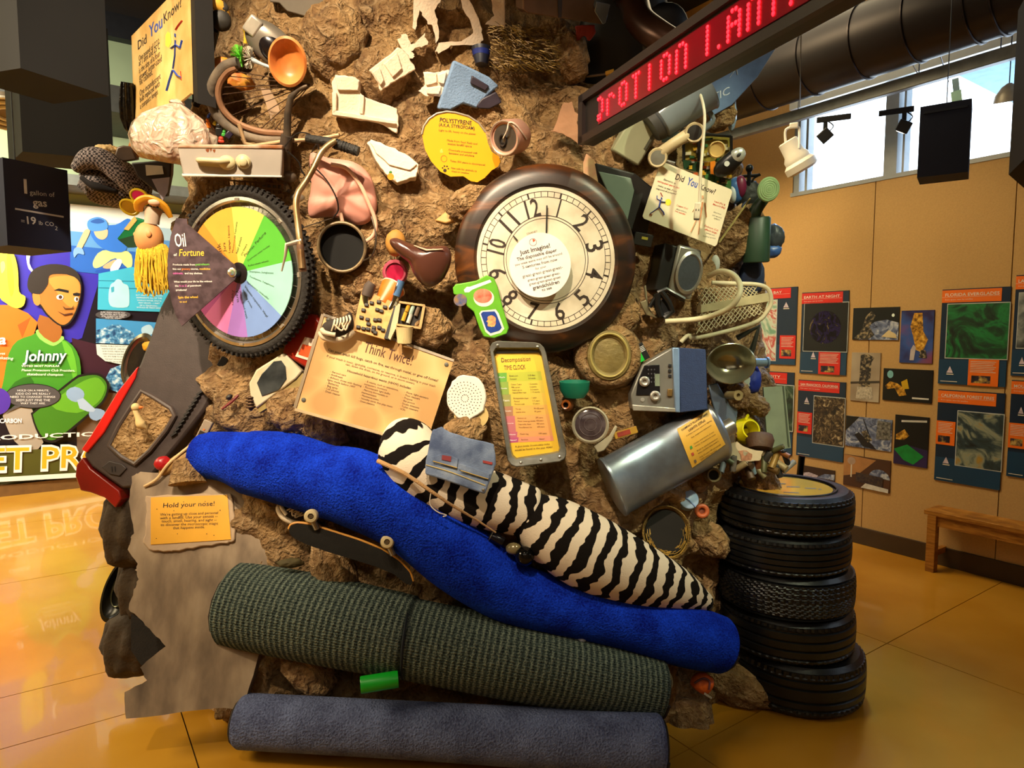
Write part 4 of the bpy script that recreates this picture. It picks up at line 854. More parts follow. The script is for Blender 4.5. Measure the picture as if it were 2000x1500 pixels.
# enamel drawer
fr = fp(450, 313, 2.6, yaw=-10); t = T('drawer', 'white enamel drawer front with cream pull handle and knob', 'drawer', fr)
MB().ppx(fr, [(346, 286), (552, 290), (550, 346), (357, 341)], -40, 0).o('front', M('b3aaa0', .35, 0, .1, 6), t, bev=.006)
MB().ppx(fr, [(350, 282), (552, 283), (552, 291), (346, 289)], -42, 2).o('top_lip', M('cdbfa8', .4, 0, .25, 14, hex2='9a5a28'), t, bev=.004)
MB().ppx(fr, [(355, 339), (551, 343), (551, 347), (356, 345)], -40, 2).o('bottom_lip', M('d8d4cc', .35), t, bev=.003)
cr = M('d3c79c', .4, 0, .06); c0 = fr.ip(425, 318)
h_ = MB(); h_.ftube(fr, [(c0[0] - 33, c0[1] + 1, 0), (c0[0] - 31, c0[1] + 2, 12), (c0[0] - 15, c0[1] + 3, 15), (c0[0] + 8, c0[1] + 4, 15), (c0[0] + 22, c0[1] + 6, 10)], [4, 5, 5, 6, 5], 12, sm=5); h_.ell(fr, (c0[0] + 18, c0[1] + 2, 4), (16, 14, 9)); h_.box(fr, (c0[0] - 6, c0[1] - 4, 3), (50, 8, 6)); h_.o('pull_handle', cr, t)
c0 = fr.ip(476, 316); MB().lathe(fr.sub(c0[0], c0[1], 0), [(13, 0), (14, 5), (11, 9), (8, 10), (8, 15), (5, 17), (0, 17)], 28).o('knob', cr, t)
for a, b_, w_ in ((402, 294, 7), (410, 293, 4), (416, 295, 5)): MB().flat(fr, jag([(a, b_ - 3), (a + w_, b_ - 3), (a + w_ - 2, b_ + 5), (a + 1, b_ + 3)], 1, 2), .3).o('rust_spot', M('8a4a22', .9), t, smooth=False)
# crate below
fr = fp(480, 375, 2.72, yaw=-15, pitch=-10); t = T('wire_crate', 'brown lattice crate hidden under the enamel drawer', 'crate', fr); g = MB()
for i in range(15): g.box(fr, (-70 + i * 10, 0, 0), (2.5, 44, 3))
for j in range(5): g.box(fr, (0, -20 + j * 10, 1.5), (146, 2.5, 3))
g.o('lattice', M('6a4c26', .7), t, smooth=False)
# old bicycle: wheel, fork, handlebar
fr = fp(512, 195, 2.66, yaw=-18, pitch=-8, roll=0); t = T('old_bicycle', 'rusty bicycle front with dried tyre, forks and bent handlebars', 'bicycle', fr)
dust = M('5c4734', .8, 0, .3, 12, .3)
w0 = [fr.ip(*q) + (0,) for q in ((465, 122), (440, 130), (420, 155), (412, 185), (422, 222), (455, 252), (505, 270), (560, 272))]
MB().tube([fr.p(*q) for q in smooth_path([Vector(q) for q in w0], .1, 6)[0]], 10 * fr.k, 12).o('tyre', M('24211f', .7, 0, .6, 9, .3, hex2='8a7a66'), t)
w1 = [fr.ip(*q) + (4,) for q in ((463, 132), (446, 140), (432, 160), (428, 185), (438, 214), (466, 240), (510, 256), (556, 260))]
MB().tube([fr.p(*q) for q in smooth_path([Vector(q) for q in w1], .1, 6)[0]], 6 * fr.k, 8).o('rim', M('8a6448', .6, .2, .25, 20), t)
sp = MB(); hub = fr.ip(605, 165)
for q in ((430, 170), (428, 185), (434, 205), (450, 226), (478, 244), (505, 256), (530, 262), (440, 148), (455, 138)): sp.tube([fr.p(*hub, -2), fr.p(*fr.ip(*q), 2)], .0018, 5)
sp.o('spokes', M('4a3424', .6, .4), t)
MB().tube([fr.p(*fr.ip(*q), 14) for q in ((604, 166), (588, 172), (572, 188), (566, 220), (565, 255), (566, 275))], [.006, .009, .012, .014, .015, .016], 12).o('fork', M('3a3530', .5, .3, .4, 14, hex2='6a5a48'), t)
MB().tube([fr.p(*fr.ip(*q), 10) for q in ((470, 240), (482, 278), (500, 283), (560, 274), (625, 270), (665, 262))], .008, 10).o('fender_stay', M('b89a74', .5, .3), t)
MB().tube([fr.p(*fr.ip(*q), 18) for q in ((566, 262), (562, 290), (560, 320), (562, 345))], .024, 14).o('head_tube', M('5a5048', .4, .5, .35, 20), t)
hbp = [(600, 272), (655, 275), (640, 285), (626, 300), (614, 325), (600, 350), (590, 365), (582, 378), (578, 400), (582, 440), (586, 475), (590, 525)]
P, _ = smooth_path([at(*q, 2.44 - .012 * i) for i, q in enumerate(hbp[1:])], .01, 6); MB().tube(P, .0115, 12).o('handlebar', M('a8926a', .35, .7, .35, 12, hex2='6a4a28'), t)
P, R = smooth_path([at(*q, 2.46) for q in ((598, 270), (640, 277), (668, 285), (700, 296))], [.014, .016, .017, .018], 6); MB().tube(P, R, 14).o('grip', M('1c1a18', .7, 0, .3, 40, .6, 120), t)
for i in range(6): f = P[int(len(P) * (.5 + .07 * i))]; MB().tube([f, f + (P[-1] - P[-2]).normalized() * .004], .0195, 14).o('grip_ridge', M('151311', .7), t)
MB().tube([at(*q, 2.33) for q in ((586, 478), (588, 500), (592, 530))], .013, 12).o('lower_grip', M('7a5a44', .5, .4, .3, 30), t)
br = MB(); br.tube([fr.p(*fr.ip(*q), 30) for q in ((520, 357), (555, 358), (575, 368))], [.004, .006, .008], 8); br.o('brake_lever', M('6a6058', .4, .6), t)
MB().tube([at(*q, 2.33) for q in ((550, 530), (557, 500), (560, 478), (582, 472), (590, 470))], [.003, .005, .008, .009, .009], 8).o('brake_arm', M('a89c8c', .4, .6), t)
MB().lathe(fr.sub(*fr.ip(563, 360), 30), [(0, 8), (7, 7), (9, 0), (9, -8)], 16).o('clamp_bolt', M('948a7c', .35, .7), t); MB().ell(fr.sub(*fr.ip(570, 340), 24), (0, 0, 0), (16, 12, 12)).o('stem_clamp', M('7a6e62', .4, .6), t)
MB().ell(fr.sub(*fr.ip(588, 380), 28), (0, 0, 0), (15, 9, 10)).o('lever_clamp', M('a39a8e', .35, .7), t); MB().ell(fr.sub(*fr.ip(646, 268), 34), (0, 0, 0), (12, 6, 7)).o('shifter', M('b4b0a8', .3, .7), t)
for q, r in (([(566, 280), (590, 255), (620, 262), (632, 300), (612, 340), (600, 360)], .0025), ([(572, 290), (592, 310), (600, 330), (620, 352), (655, 372)], .003), ([(560, 300), (552, 322), (552, 345)], .0025), ([(646, 270), (628, 275), (615, 300), (616, 340), (640, 350)], .0022)):
    P, _ = smooth_path([fr.p(*fr.ip(*p), 34) for p in q], r, 6); MB().tube(P, r, 6).o('cable', M('1a1614', .5), t)
# things around it
fr = fp(535, 92, 2.7, yaw=-12, roll=-35); t = T('clothes_iron', 'silver and black appliance half buried above the bicycle wheel', 'appliance', fr)
MB().ell(fr, (0, 0, 0), (58, 34, 24), 32, 18, e=.85).o('shell', M('7e766a', .35, .4, .2, 10), t, ang=3); MB().ell(fr, (4, -2, 12), (36, 25, 16), 28, 14).o('dark_window', M('171214', .2), t, ang=3); MB().box(fr, (-46, 6, 14), (26, 34, 16)).o('metal_end', M('bdb6a8', .4, .5), t, bev=.008)
fr = fp(563, 121, 2.58, yaw=-14); t = T('wooden_bowl', 'orange brown wooden bowl turned to face the room', 'bowl', fr)
MB().lathe(fr, [(0, -22), (24, -20), (33, -8), (37, 6), (33, 9), (29, 4), (25, -6), (16, -12), (0, -13)], 48, sy=1.22).o('bowl_body', ramp_mat('turned_wood', [(.3, 'a85a24'), (.5, 'cc7c3c'), (.7, 'dc9654')], 5, 6, .4, dist=1), t, ang=1)
fr = fp(480, 112, 2.66, yaw=-20); t = T('dish_brush', 'green and white bristled dish brush beside the wooden bowl', 'brush', fr)
for xo, cc, nm_ in ((-14, '6fcf3c', 'green_bristles'), (6, 'cfc8b8', 'white_bristles')):
    g = MB(); rnd = random.Random(3)
    for i in range(120):
        a = rnd.uniform(0, 2 * pi); b_ = rnd.uniform(-.9, .9); d = Vector((rnd.uniform(-1, .6) if xo < 0 else rnd.uniform(-.4, .5), sin(a), cos(a))).normalized(); g.tube([fr.p(xo + 4, 0, 0), fr.p(xo + d.x * 16, d.y * 21, d.z * 18)], .0014, 3)
    g.o(nm_, M(cc, .6), t, kind='stuff')
MB().ftube(fr, [(10, -2, 0), (30, -8, -2), (48, -12, -4)], [5, 3, 3], 10).o('handle', M('b8c4cc', .4), t)
fr = fp(479, 68, 2.72); t = T('yellow_peg', 'small yellow plastic peg standing above the dish brush', 'peg', fr); MB().lathe(fr, [(0, -16), (4, -15), (3, -4), (2.6, 4), (5, 8), (4, 13), (0, 14)], 14, axis='y').o('peg_body', M('c8a428', .5), t)
fr = fp(425, 128, 2.72, roll=15); t = T('yellow_toy', 'yellow toy with painted spots peeping over the old bicycle tyre', 'toy', fr); MB().ell(fr, (8, 0, 0), (18, 15, 10), nz=.15).o('body', M('dca628', .5, 0, .3, 40, hex2='c8502a'), t); MB().ftube(fr, [(-6, 0, 6), (-12, 6, 8), (-16, 12, 8)], [4, 4, 5], 10).o('arm', M('d8b038', .5), t)
one(MB().ell(fp(470, 160, 2.78), (0, 0, 0), (26, 16, 8), nz=.3, nf=4), 'painted_scrap', M('b04a1c', .6, 0, .4, 20, hex2='c8a02c'), 'red and yellow painted scrap behind the bicycle spokes', 'scrap')
fr = fp(520, 195, 2.76, yaw=-10); one(MB().ppx(fr, [(508, 170), (528, 176), (545, 210), (552, 240), (530, 238), (520, 205)], -6, 0), 'ribbed_strip', M('b89a7c', .7), 'pale ribbed plastic strip behind the bicycle spokes', 'scrap', smooth=False)
# ------------------------------------------------------------ polystyrene pieces
foam = M('e6d3bb', .85, 0, .08, 20, .35, 120); foamd = foam
def foam_block(px, label, out, zb=-30, steps=(), yaw=0, pitch=0, amp=1.4, seed=1):
    cx = sum(p[0] for p in px) / len(px); cy = sum(p[1] for p in px) / len(px); fr = fp(cx, cy, None, yaw, pitch, out=out)
    t = T('polystyrene_block', label, 'polystyrene', fr, 'polystyrene packing pieces'); MB().ppx(fr, jag(px, amp, 4, seed), zb, 0).o('foam_body', foam, t, bev=.004)
    for s_, z in steps: MB().ppx(fr, jag(s_, .6, 2, seed), -2, z).o('foam_step', foam, t, bev=.003)
    return t
foam_block([(722, 136), (778, 93), (792, 100), (813, 136), (772, 160), (743, 178), (737, 160)], 'white moulded packing block tilted at upper centre', .06, -40, [([(728, 140), (740, 131), (750, 158), (742, 168)], 6), ([(750, 125), (775, 103), (785, 135), (766, 152)], 5)], 8, 6)
foam_block([(648, 160), (655, 147), (690, 149), (703, 158), (702, 180), (708, 188), (775, 212), (779, 240), (775, 261), (740, 240), (690, 232), (650, 226)], 'white L shaped moulded packing piece left of centre', .05, -30, [([(655, 150), (690, 150), (702, 160), (700, 178), (660, 176)], 7), ([(650, 215), (772, 236), (776, 244), (650, 226)], 8), ([(650, 180), (658, 181), (658, 222), (650, 222)], 8), ([(703, 184), (712, 188), (710, 224), (702, 223)], 6)], -6, 4)
foam_block([(717, 278), (725, 273), (760, 285), (800, 305), (819, 322), (812, 345), (775, 357), (752, 338), (735, 315)], 'white carved foam wedge with an orange sticker, left of the Polystyrene sign', .07, -50, [([(722, 277), (758, 288), (815, 322), (800, 334), (760, 322), (735, 300)], 4)], 0, 12)
f = fp(763, 345, None, out=.085); t = T('orange_sticker', 'small round orange sticker with green leaf on the foam wedge', 'sticker', f); MB().lathe(f, [(0, 0), (6.5, 0), (6.5, 1), (0, 1)], 20).o('disc', M('e0902a', .5), t); MB().ell(f, (0, 8, 0), (3, 3, 1)).o('leaf', M('3f7a2c', .6), t)
foam_block([(827, 140), (855, 142), (872, 136), (884, 140), (868, 180), (858, 188), (832, 188), (818, 178), (830, 165)], 'cracked pink white foam lump against the blue sponge', .04, -25, [([(829, 142), (852, 142), (854, 162), (832, 168)], 5), ([(856, 145), (872, 140), (868, 165), (856, 162)], 6), ([(832, 171), (862, 168), (858, 185), (834, 184)], 4)], 0, 0)
foam_block([(775, 75), (790, 65), (805, 88), (830, 66), (836, 85), (818, 92), (805, 100), (810, 112), (800, 113)], 'jagged thin foam shard near the top centre', .04, -12, amp=2.5, seed=5)
foam_block([(808, -10), (945, -10), (916, -2), (940, 50), (943, 78), (935, 86), (880, 90), (858, 105), (850, 100), (858, 84), (900, 80), (925, 66), (920, 40), (905, 20), (900, -2), (862, -2), (850, 20), (855, 45), (858, 75), (852, 84), (846, 50), (836, 46), (825, 28), (818, 20), (812, 60), (806, 55)], 'large broken white foam panel with holes at the top', .05, -25, amp=1.5, seed=6)
foam_block([(958, -5), (984, -8), (986, 50), (972, 52), (948, 48), (964, 30)], 'clean white foam corner piece at the top beside the wire tangle', .06, -30, [([(975, -5), (986, -5), (987, 54), (975, 52)], -1)])
fr = fp(905, 168, None, yaw=6, out=.05); t = T('blue_sponge', 'pale blue foam sponge slab with dark worn corners', 'sponge', fr)
MB().ppx(fr, [(886, 117), (925, 135), (955, 150), (975, 168), (950, 190), (932, 213), (905, 203), (880, 216), (854, 213), (868, 170)], -25, 0).o('slab', M('6c86a8', .9, 0, .1, 20, .4, 150), t, bev=.008)
for p_ in ([(921, 147), (955, 168), (947, 178), (918, 163)], [(930, 207), (940, 193), (968, 179), (980, 200), (955, 213), (935, 212)]): MB().ppx(fr, p_, -10, 5).o('dark_patch', M('2b2430', .5, 0, .3, 15), t, bev=.004)
fr = fp(940, 106, None, pitch=25, out=.03); t = T('dark_cup', 'small dark blue cup pressed into the soil beside the wire tangle', 'cup', fr); MB().lathe(fr, [(12, -20), (19, 10), (19, 12), (16, 10), (10, -14), (0, -14)], 28, axis='y').o('cup_body', M('1c2030', .4), t); MB().lathe(fr, [(16, -4), (17.5, 2), (18.4, 5)], 28, axis='y').o('blue_band', M('1c2c78', .4), t)
fr = fp(575, 12, None, yaw=-8, out=.06); one(MB().ppx(fr, [(525, -20), (640, -20), (628, 20), (610, 36), (560, 22), (545, 6), (527, 4)], -30, 0), 'metal_sheet', M('8c8478', .4, .5, .15, 8), 'grey sheet metal panel corner at the very top left of centre', 'metal sheet', bev=.004)
# can
fr = fp(985, 270, None, yaw=-30, pitch=-5, out=.13); t = T('drink_can', 'upturned pink drink can sticking out beside the Polystyrene sign', 'can', fr)
MB().lathe(fr, [(30, -55), (33, -48), (34, -6), (33, 0), (31, 2), (29, 1), (28, -3), (0, -4)], 40).o('can_body', M('c99a86', .4, .35, .12, 12), t, ang=.7); MB().ring(fr, 31.5, 1.6, 40, 8, (0, 0, 1)).o('rim', M('d8c8b8', .3, .8), t)
LDD = MB().lathe(fr, [(28, -3.2), (14, -2.6), (0, -2.5)], 36).o('lid', M('6d6a68', .3, .8), t); MB().ring(fr, 7, 1.8, 20, 6, (-4, -4, 0), sy=1.4).o('pull_tab', M('3f3a38', .4, .8), LDD); MB().lathe(fr.sub(-5, -14, -2), [(0, .6), (6, .6)], 16).o('opening', M('1a0e0a', .8), LDD); MB().ftube(fr, [(-2, 0, 1), (10, 14, 6), (14, 28, 4), (26, 26, 2), (34, 10, -10), (36, -4, -24)], 1.6, 6, sm=5).o('string', M('c8b8a8', .8), t)
# wire tangle, cloth, box metal etc at top right of centre
fr = fp(1035, 100, None, yaw=10, out=.09); t = T('wire_tangle', 'tangle of gold brown tinsel wire at the top', 'wire', fr); g = MB(); rnd = random.Random(8)
for i in range(420):
    x = rnd.uniform(-70, 55); y = rnd.uniform(-30, 42) - (x * .12 if x > 0 else 0) ; a = rnd.gauss(-.35, .35); l = rnd.uniform(14, 36); z = rnd.uniform(-14, 10)
    g.tube([fr.p(x - l * cos(a) / 2, y - l * sin(a) / 2, z), fr.p(x, y + rnd.uniform(-4, 4), z + 4), fr.p(x + l * cos(a) / 2, y + l * sin(a) / 2, z)], .0014, 3)
g.o('wires', M('46300a', .45, .3, .4, 30, hex2='8a6a1e'), t, kind='stuff')
fr = fp(1100, 25, 2.62, yaw=25, pitch=-6); t = T('metal_box_beam', 'rusty metal bumper bar jutting out at the top right', 'car part', fr)
MB().ppx(fr, [(1020, -25), (1172, -25), (1160, 10), (1178, 48), (1030, 26), (1022, 18)], -40, 0).o('bar', M('6a5240', .4, .5, .3, 8), t, bev=.005); MB().ppx(fr, [(1164, 2), (1192, 8), (1182, 45), (1176, 48), (1160, 22)], 0, 3).o('end_cap', M('8a9cba', .25, .7), t, bev=.004); MB().ppx(fr, [(1088, -25), (1098, -25), (1096, 34), (1090, 34)], 0, 2).o('strap', M('2a2220', .6), t, smooth=False)
fr = fp(1143, 62, 2.75); one(MB().ppx(fr, jag([(1124, 50), (1162, 48), (1163, 66), (1150, 82), (1142, 70), (1127, 82)], 1.5, 3), -8, 0), 'red_rag', M('7a1c14', .8, 0, .2, 20, .3), 'dark red rag hanging under the rusty bumper bar', 'cloth', bev=.004)
def boulder(px, py, rx, ry, label, Y=None, out=.02, cc=None, seed=0): return one(MB().ell(fp(px, py, Y, out=out, roll=seed * 23), (0, 0, 0), (rx, ry, min(rx, ry) * .7), 40, 26, nz=.28, nf=2.4), 'boulder', cc or soil, label, 'rock', ang=3)
boulder(1080, 58, 30, 24, 'rounded tan rock between wire tangle and bumper bar', out=.05); boulder(1115, 110, 32, 50, 'tall tan rock lump left of the red lettered display', out=.06, seed=1); boulder(1205, 620, 0.1 + 45, 40, 'soil lump right below the clock rim', out=0, seed=2)
fr = fp(1240, 90, 2.95, yaw=10); t = T('seat', 'black car seat cushion behind the red lettered display', 'seat', fr)
MB().ell(fr, (-20, 10, 0), (85, 120, 40), 30, 20, e=.8, nz=.08).o('cushion', M('0f0f12', .55, 0, .2, 8), t, ang=3); MB().ell(fr, (50, 0, 22), (50, 70, 24), 28, 18, e=.8).o('bolster', M('141316', .5), t, ang=3)
fr = fp(1265, 25, 2.55); P, R = smooth_path([at(1205, -40, 2.75), at(1235, 0, 2.7), at(1250, 40, 2.62), at(1285, 70, 2.55), at(1330, 95, 2.5)], [.06, .058, .055, .055, .05], 8); one(MB().tube(P, R, 22), 'exhaust_pipe', M('3a2218', .3, .6, .25, 8), 'curved dark brown exhaust pipe above the red lettered display', 'pipe')
fr = fp(1175, 145, 2.85); t = T('screwdriver', 'yellow handled tool shaft lying behind the red lettered display', 'tool', fr); MB().ftube(fr, [(-30, -3, 0), (8, 0, 4)], 2.5, 8).o('shaft', M('6a6058', .3, .8), t); MB().ftube(fr, [(8, 0, 4), (24, 3, 6)], [5, 6], 10).o('handle', M('b8861e', .5), t)
# paper and cloth under led
fr = fp(1108, 240, None, out=.05); one(MB().ppx(fr, jag([(1082, 252), (1098, 203), (1116, 200), (1128, 225), (1130, 268), (1138, 288), (1120, 275), (1100, 262), (1074, 256)], 2, 3), -10, 0), 'crumpled_paper', M('b98a68', .8, 0, .2, 10, .5, 30), 'crumpled pinkish brown paper left of the display end', 'paper', bev=.006)
fr = fp(1155, 335, None, out=.06, roll=4); one(MB().ppx(fr, [(1145, 300), (1160, 312), (1168, 355), (1140, 355), (1139, 318)], -3, 0), 'paper_tag', M('d8b684', .8, 0, .15, 20, hex2='c88a70'), 'tan paper tag hanging above the clock', 'tag', smooth=False)
fr = fp(892, 413, None, yaw=-10, pitch=20, out=.06); one(MB().ppx(fr, [(848, 430), (880, 405), (915, 398), (925, 402), (905, 425), (870, 436)], -14, 0), 'wood_offcut', M('c0904c', .6, 0, .2, 12), 'yellowish wooden wedge left of the clock', 'wood', bev=.005)
# ------------------------------------------------------------ middle of the mound
fr = fp(668, 370, None, yaw=-8, out=.10); t = T('rubber_hot_water_bottle', 'pink rubber hot water bottle bag hanging below the handlebars', 'bag', fr)
PINK = M('cf9080', .5, 0, .1, 5, .12, 12)
o_ = [(606, 300), (640, 308), (690, 316), (720, 340), (733, 375), (735, 410), (722, 432), (700, 440), (672, 428), (640, 424), (606, 425), (602, 395), (608, 360)]
oo = [fr.ip(*q) for q in o_]
def pillow(mb, fr, poly, th, n=5, nz=0.0, zc=0):
    cx = sum(p[0] for p in poly) / len(poly); cy = sum(p[1] for p in poly) / len(poly); P, _ = smooth_path([Vector((a, b, 0)) for a, b in poly], .1, 4, True); m = len(P); vs = []; fs = []
    for j in range(n + 1):
        f = sin(pi / 2 * j / n); s = 1 - (1 - cos(pi / 2 * j / n)) * .98
        for q in P:
            x = cx + (q.x - cx) * s; y = cy + (q.y - cy) * s; vs.append(fr.p(x, y, zc + th * f + nz * noise.noise(Vector((x * .05, y * .05, 2)))))
    for j in range(n):
        for i in range(m): fs.append((j * m + i, j * m + (i + 1) % m, (j + 1) * m + (i + 1) % m, (j + 1) * m + i))
    fs.append(tuple(range(n * m, n * m + m))); b0 = len(vs); vs += [fr.p(q.x, q.y, zc - th * .4) for q in P]
    for i in range(m): fs.append((b0 + i, b0 + (i + 1) % m, (i + 1) % m, i))
    fs.append(tuple(range(b0, b0 + m))[::-1]); return mb.add(vs, fs)
pillow(MB(), fr, oo, 20, 6, 9).o('bag_body', PINK, t, ang=3)
P, _ = smooth_path([fr.p(*fr.ip(*q), 22) for q in ((650, 322), (680, 330), (705, 360), (722, 395), (735, 430), (733, 455), (715, 470), (690, 465), (676, 445), (668, 415))], .1, 6); MB().tube(P, .0075, 10).o('hose', M('d8ab92', .5, 0, .1), t)
P, _ = smooth_path([fr.p(*fr.ip(*q), 24) for q in ((612, 322), (640, 350), (660, 385), (664, 410), (656, 422))], .1, 6); MB().tube(P, .003, 6).o('black_cord', M('17120f', .6), t)
fr = fp(668, 483, None, yaw=-10, pitch=4, out=.13); t = T('metal_drum', 'open mouthed dark metal bucket half buried under the pink rubber bag', 'bucket', fr)
MB().lathe(fr, [(40, -60), (46, -20), (47, 0), (44, 3), (42, 0), (41, -20), (38, -50), (0, -52)], 44, sy=1.04).o('bucket_body', M('0c0b0b', .5, .2, .3, 12), t, ang=.8); MB().lathe(fr, [(42, -14), (0, -16)], 40, sy=1.04).o('dark_inside', M('050404', .9), t); MB().ring(fr, 45, 3.2, 48, 8, (0, 0, 2), sy=1.04).o('rim', M('8a7450', .5, .3, .5, 20, hex2='4a3c2c'), t); MB().ftube(fr, [(38, -26, 2), (60, -14, 14), (68, 20, 16), (58, 60, 10)], 1.6, 6, sm=5).o('wire_handle', M('4a4036', .4, .7), t)
one(MB().ftube(fp(640, 430, None, out=.07), [(-62, -22, 8), (-20, -6, 8), (30, 12, 6)], 1.1, 5), 'thin_wire', M('3a2a1c', .5, .5), 'thin bent wire running from bucket to bicycle bar', 'wire')
fr = fp(773, 475, None, out=.05); one(MB().ell(fr, (0, 0, 0), (20, 26, 17), 20, 14, nz=.08), 'potato', M('b07c34', .7, 0, .2, 12), 'round ochre gourd behind the bicycle saddle nose', 'vegetable')
fr = fp(825, 515, None, yaw=-4, out=.13); t = T('bicycle_saddle', 'brown leather bicycle saddle pointing left beside the clock', 'saddle', fr)
BR = M('4e2d24', .28, 0, .15, 9, .08, 60, coat=.3)
pillow(MB(), fr, [fr.ip(*q) for q in ((762, 468), (775, 465), (800, 475), (830, 482), (868, 480), (880, 492), (880, 515), (866, 545), (845, 560), (825, 556), (808, 535), (800, 515), (780, 498), (764, 480))], 24, 7).o('seat_cover', BR, t, ang=3)
MB().ftube(fr, [fr.ip(810, 480) + (14,), fr.ip(835, 489) + (24,), fr.ip(866, 487) + (18,)], [1, 2, 1], 8).o('worn_seam', M('b8a48c', .8), t); MB().ftube(fr, [(10, -5, -25), (25, -20, -50)], 5, 8).o('seat_post', M('332a26', .4, .6), t)
fr = fp(772, 532, None, yaw=-6, pitch=4, out=.05); t = T('lid', 'magenta ribbed plastic jar lid under the saddle', 'lid', fr)
g = MB(); n = 72; vs = []
prof = [(23, -14), (24, 4), (21, 8), (18, 8), (17, 4), (0, 4)]
for j, (r, h) in enumerate(prof):
    for i in range(n): rr = r + (.8 * (i % 2) if j < 2 else 0); vs.append(fr.p(rr * cos(2 * pi * i / n), rr * sin(2 * pi * i / n), h))
g.add(vs, [(j * n + i, j * n + (i + 1) % n, (j + 1) * n + (i + 1) % n, (j + 1) * n + i) for j in range(5) for i in range(n)]); g.o('lid_body', M('a8485a', .35, 0, .1), t); MB().lathe(fr, [(0, 4.5), (16.5, 4.5)], 30).o('lid_centre', M('cf2350', .3), t)
fr = fp(762, 570, None, out=.07); t = T('orange_cup', 'orange plastic cup with white rim behind the padlock shackle', 'cup', fr); f = fr.sub(0, 0, 0, rot=-30, pitch=35); MB().lathe(f, [(14, -34), (24, 8), (25, 12), (22, 10), (13, -28), (0, -28)], 32, axis='y').o('cup_body', M('d86a1c', .4), t, ang=.8); MB().ring(Fr(f.p(0, 12, 0), f.x, f.z, f.y, f.k), 24, 1.8, 32, 8).o('rim', M('d8c8ac', .4), t)
fr = fp(748, 580, None, yaw=-5, out=.12); t = T('u_lock', 'steel U shaped bicycle lock shackle hanging over the keyboard', 'lock', fr)
P, _ = smooth_path([fr.p(*fr.ip(*q), 0) for q in ((717, 565), (714, 585), (720, 605), (738, 615), (757, 610), (770, 590), (777, 565), (783, 550))], .1, 7); MB().tube(P, .0135, 14).o('shackle', M('b8bcc4', .12, 1.0, .05), t); MB().tube([fr.p(*fr.ip(*q), 0) for q in ((727, 553), (722, 560), (716, 578))], [.018, .022, .021], 14).o('rubber_end', M('4a3c34', .7), t); MB().tube([fr.p(*fr.ip(*q), 0) for q in ((774, 578), (784, 548))], .0145, 14).o('blue_sleeve', M('5a80b0', .3, .4), t)
fr = fp(730, 622, 2.5, yaw=-4, pitch=12, roll=-12); t = T('push_button_keypad', 'tan push button telephone keypad circuit with dark keys', 'keypad', fr)
MB().ppx(fr, [(706, 570), (714, 568), (768, 590), (776, 600), (752, 663), (689, 645)], -10, 0).o('board', ramp_mat('tan_pcb', [(.4, 'b98440'), (.6, 'd0a058')], 22, 4, .5), t, smooth=False)
for a, b_ in ((726, 592), (740, 590), (710, 606), (737, 605), (745, 608), (706, 620), (718, 624), (733, 625), (730, 640), (720, 633), (700, 639), (710, 642), (719, 643), (729, 646), (741, 640), (741, 625), (716, 596), (752, 600), (733, 650), (748, 645)): MB().box(fr.sub(*fr.ip(a, b_), 2), (0, 0, 0), (8, 6, 5)).o('key', M('2c2622', .5), t, bev=.002)
MB().ppx(fr, [(770, 598), (784, 600), (762, 664), (750, 661)], -12, 2).o('black_edge', M('131112', .4), t, smooth=False)
fr = fp(806, 615, 2.5, yaw=-4, pitch=8, roll=-10); t = T('film_box', 'dark open box of old batteries and film canisters', 'box', fr)
MB().ppx(fr, [(782, 590), (830, 597), (822, 640), (776, 634)], -30, -8).o('box_back', M('17100c', .7), t, smooth=False)
for q in ([(780, 588), (830, 595), (830, 599), (780, 592)], [(826, 596), (831, 597), (823, 641), (818, 640)], [(774, 632), (822, 639), (822, 643), (774, 636)]): MB().ppx(fr, q, -30, 2).o('box_wall', M('b0905c', .6), t, smooth=False)
MB().ppx(fr, [(772, 600), (783, 588), (776, 635), (762, 664), (758, 660)], -20, 0).o('pale_side', M('b7ad88', .6), t, smooth=False)
for x, y, cc in ((797, 600, 'c8921e'), (805, 605, '9ab0a4'), (815, 608, '6a5848'), (800, 622, 'b0b4ac'), (790, 618, 'c89a2a')): MB().ftube(fr.sub(*fr.ip(x, y), -4), [(1, 9, 0), (-2, -9, 0)], 4, 10).o('battery', M(cc, .4, .2), t)
fr = fp(790, 652, 2.49, pitch=-5); t = T('ribbed_cup', 'cream ribbed paper cup under the battery box', 'cup', fr); n = 60; vs = []; prof = [(13, -18), (16, 12), (17, 14), (15, 13), (12, -14)]
for j, (r, h) in enumerate(prof):
    for i in range(n): rr = r + (.7 * (i % 2) if j < 2 else 0); vs.append(fr.p(rr * cos(2 * pi * i / n), h, -rr * sin(2 * pi * i / n)))
MB().add(vs, [(j * n + i, j * n + (i + 1) % n, (j + 1) * n + (i + 1) % n, (j + 1) * n + i) for j in range(4) for i in range(n)]).o('cup_body', M('cdb987', .6), t)
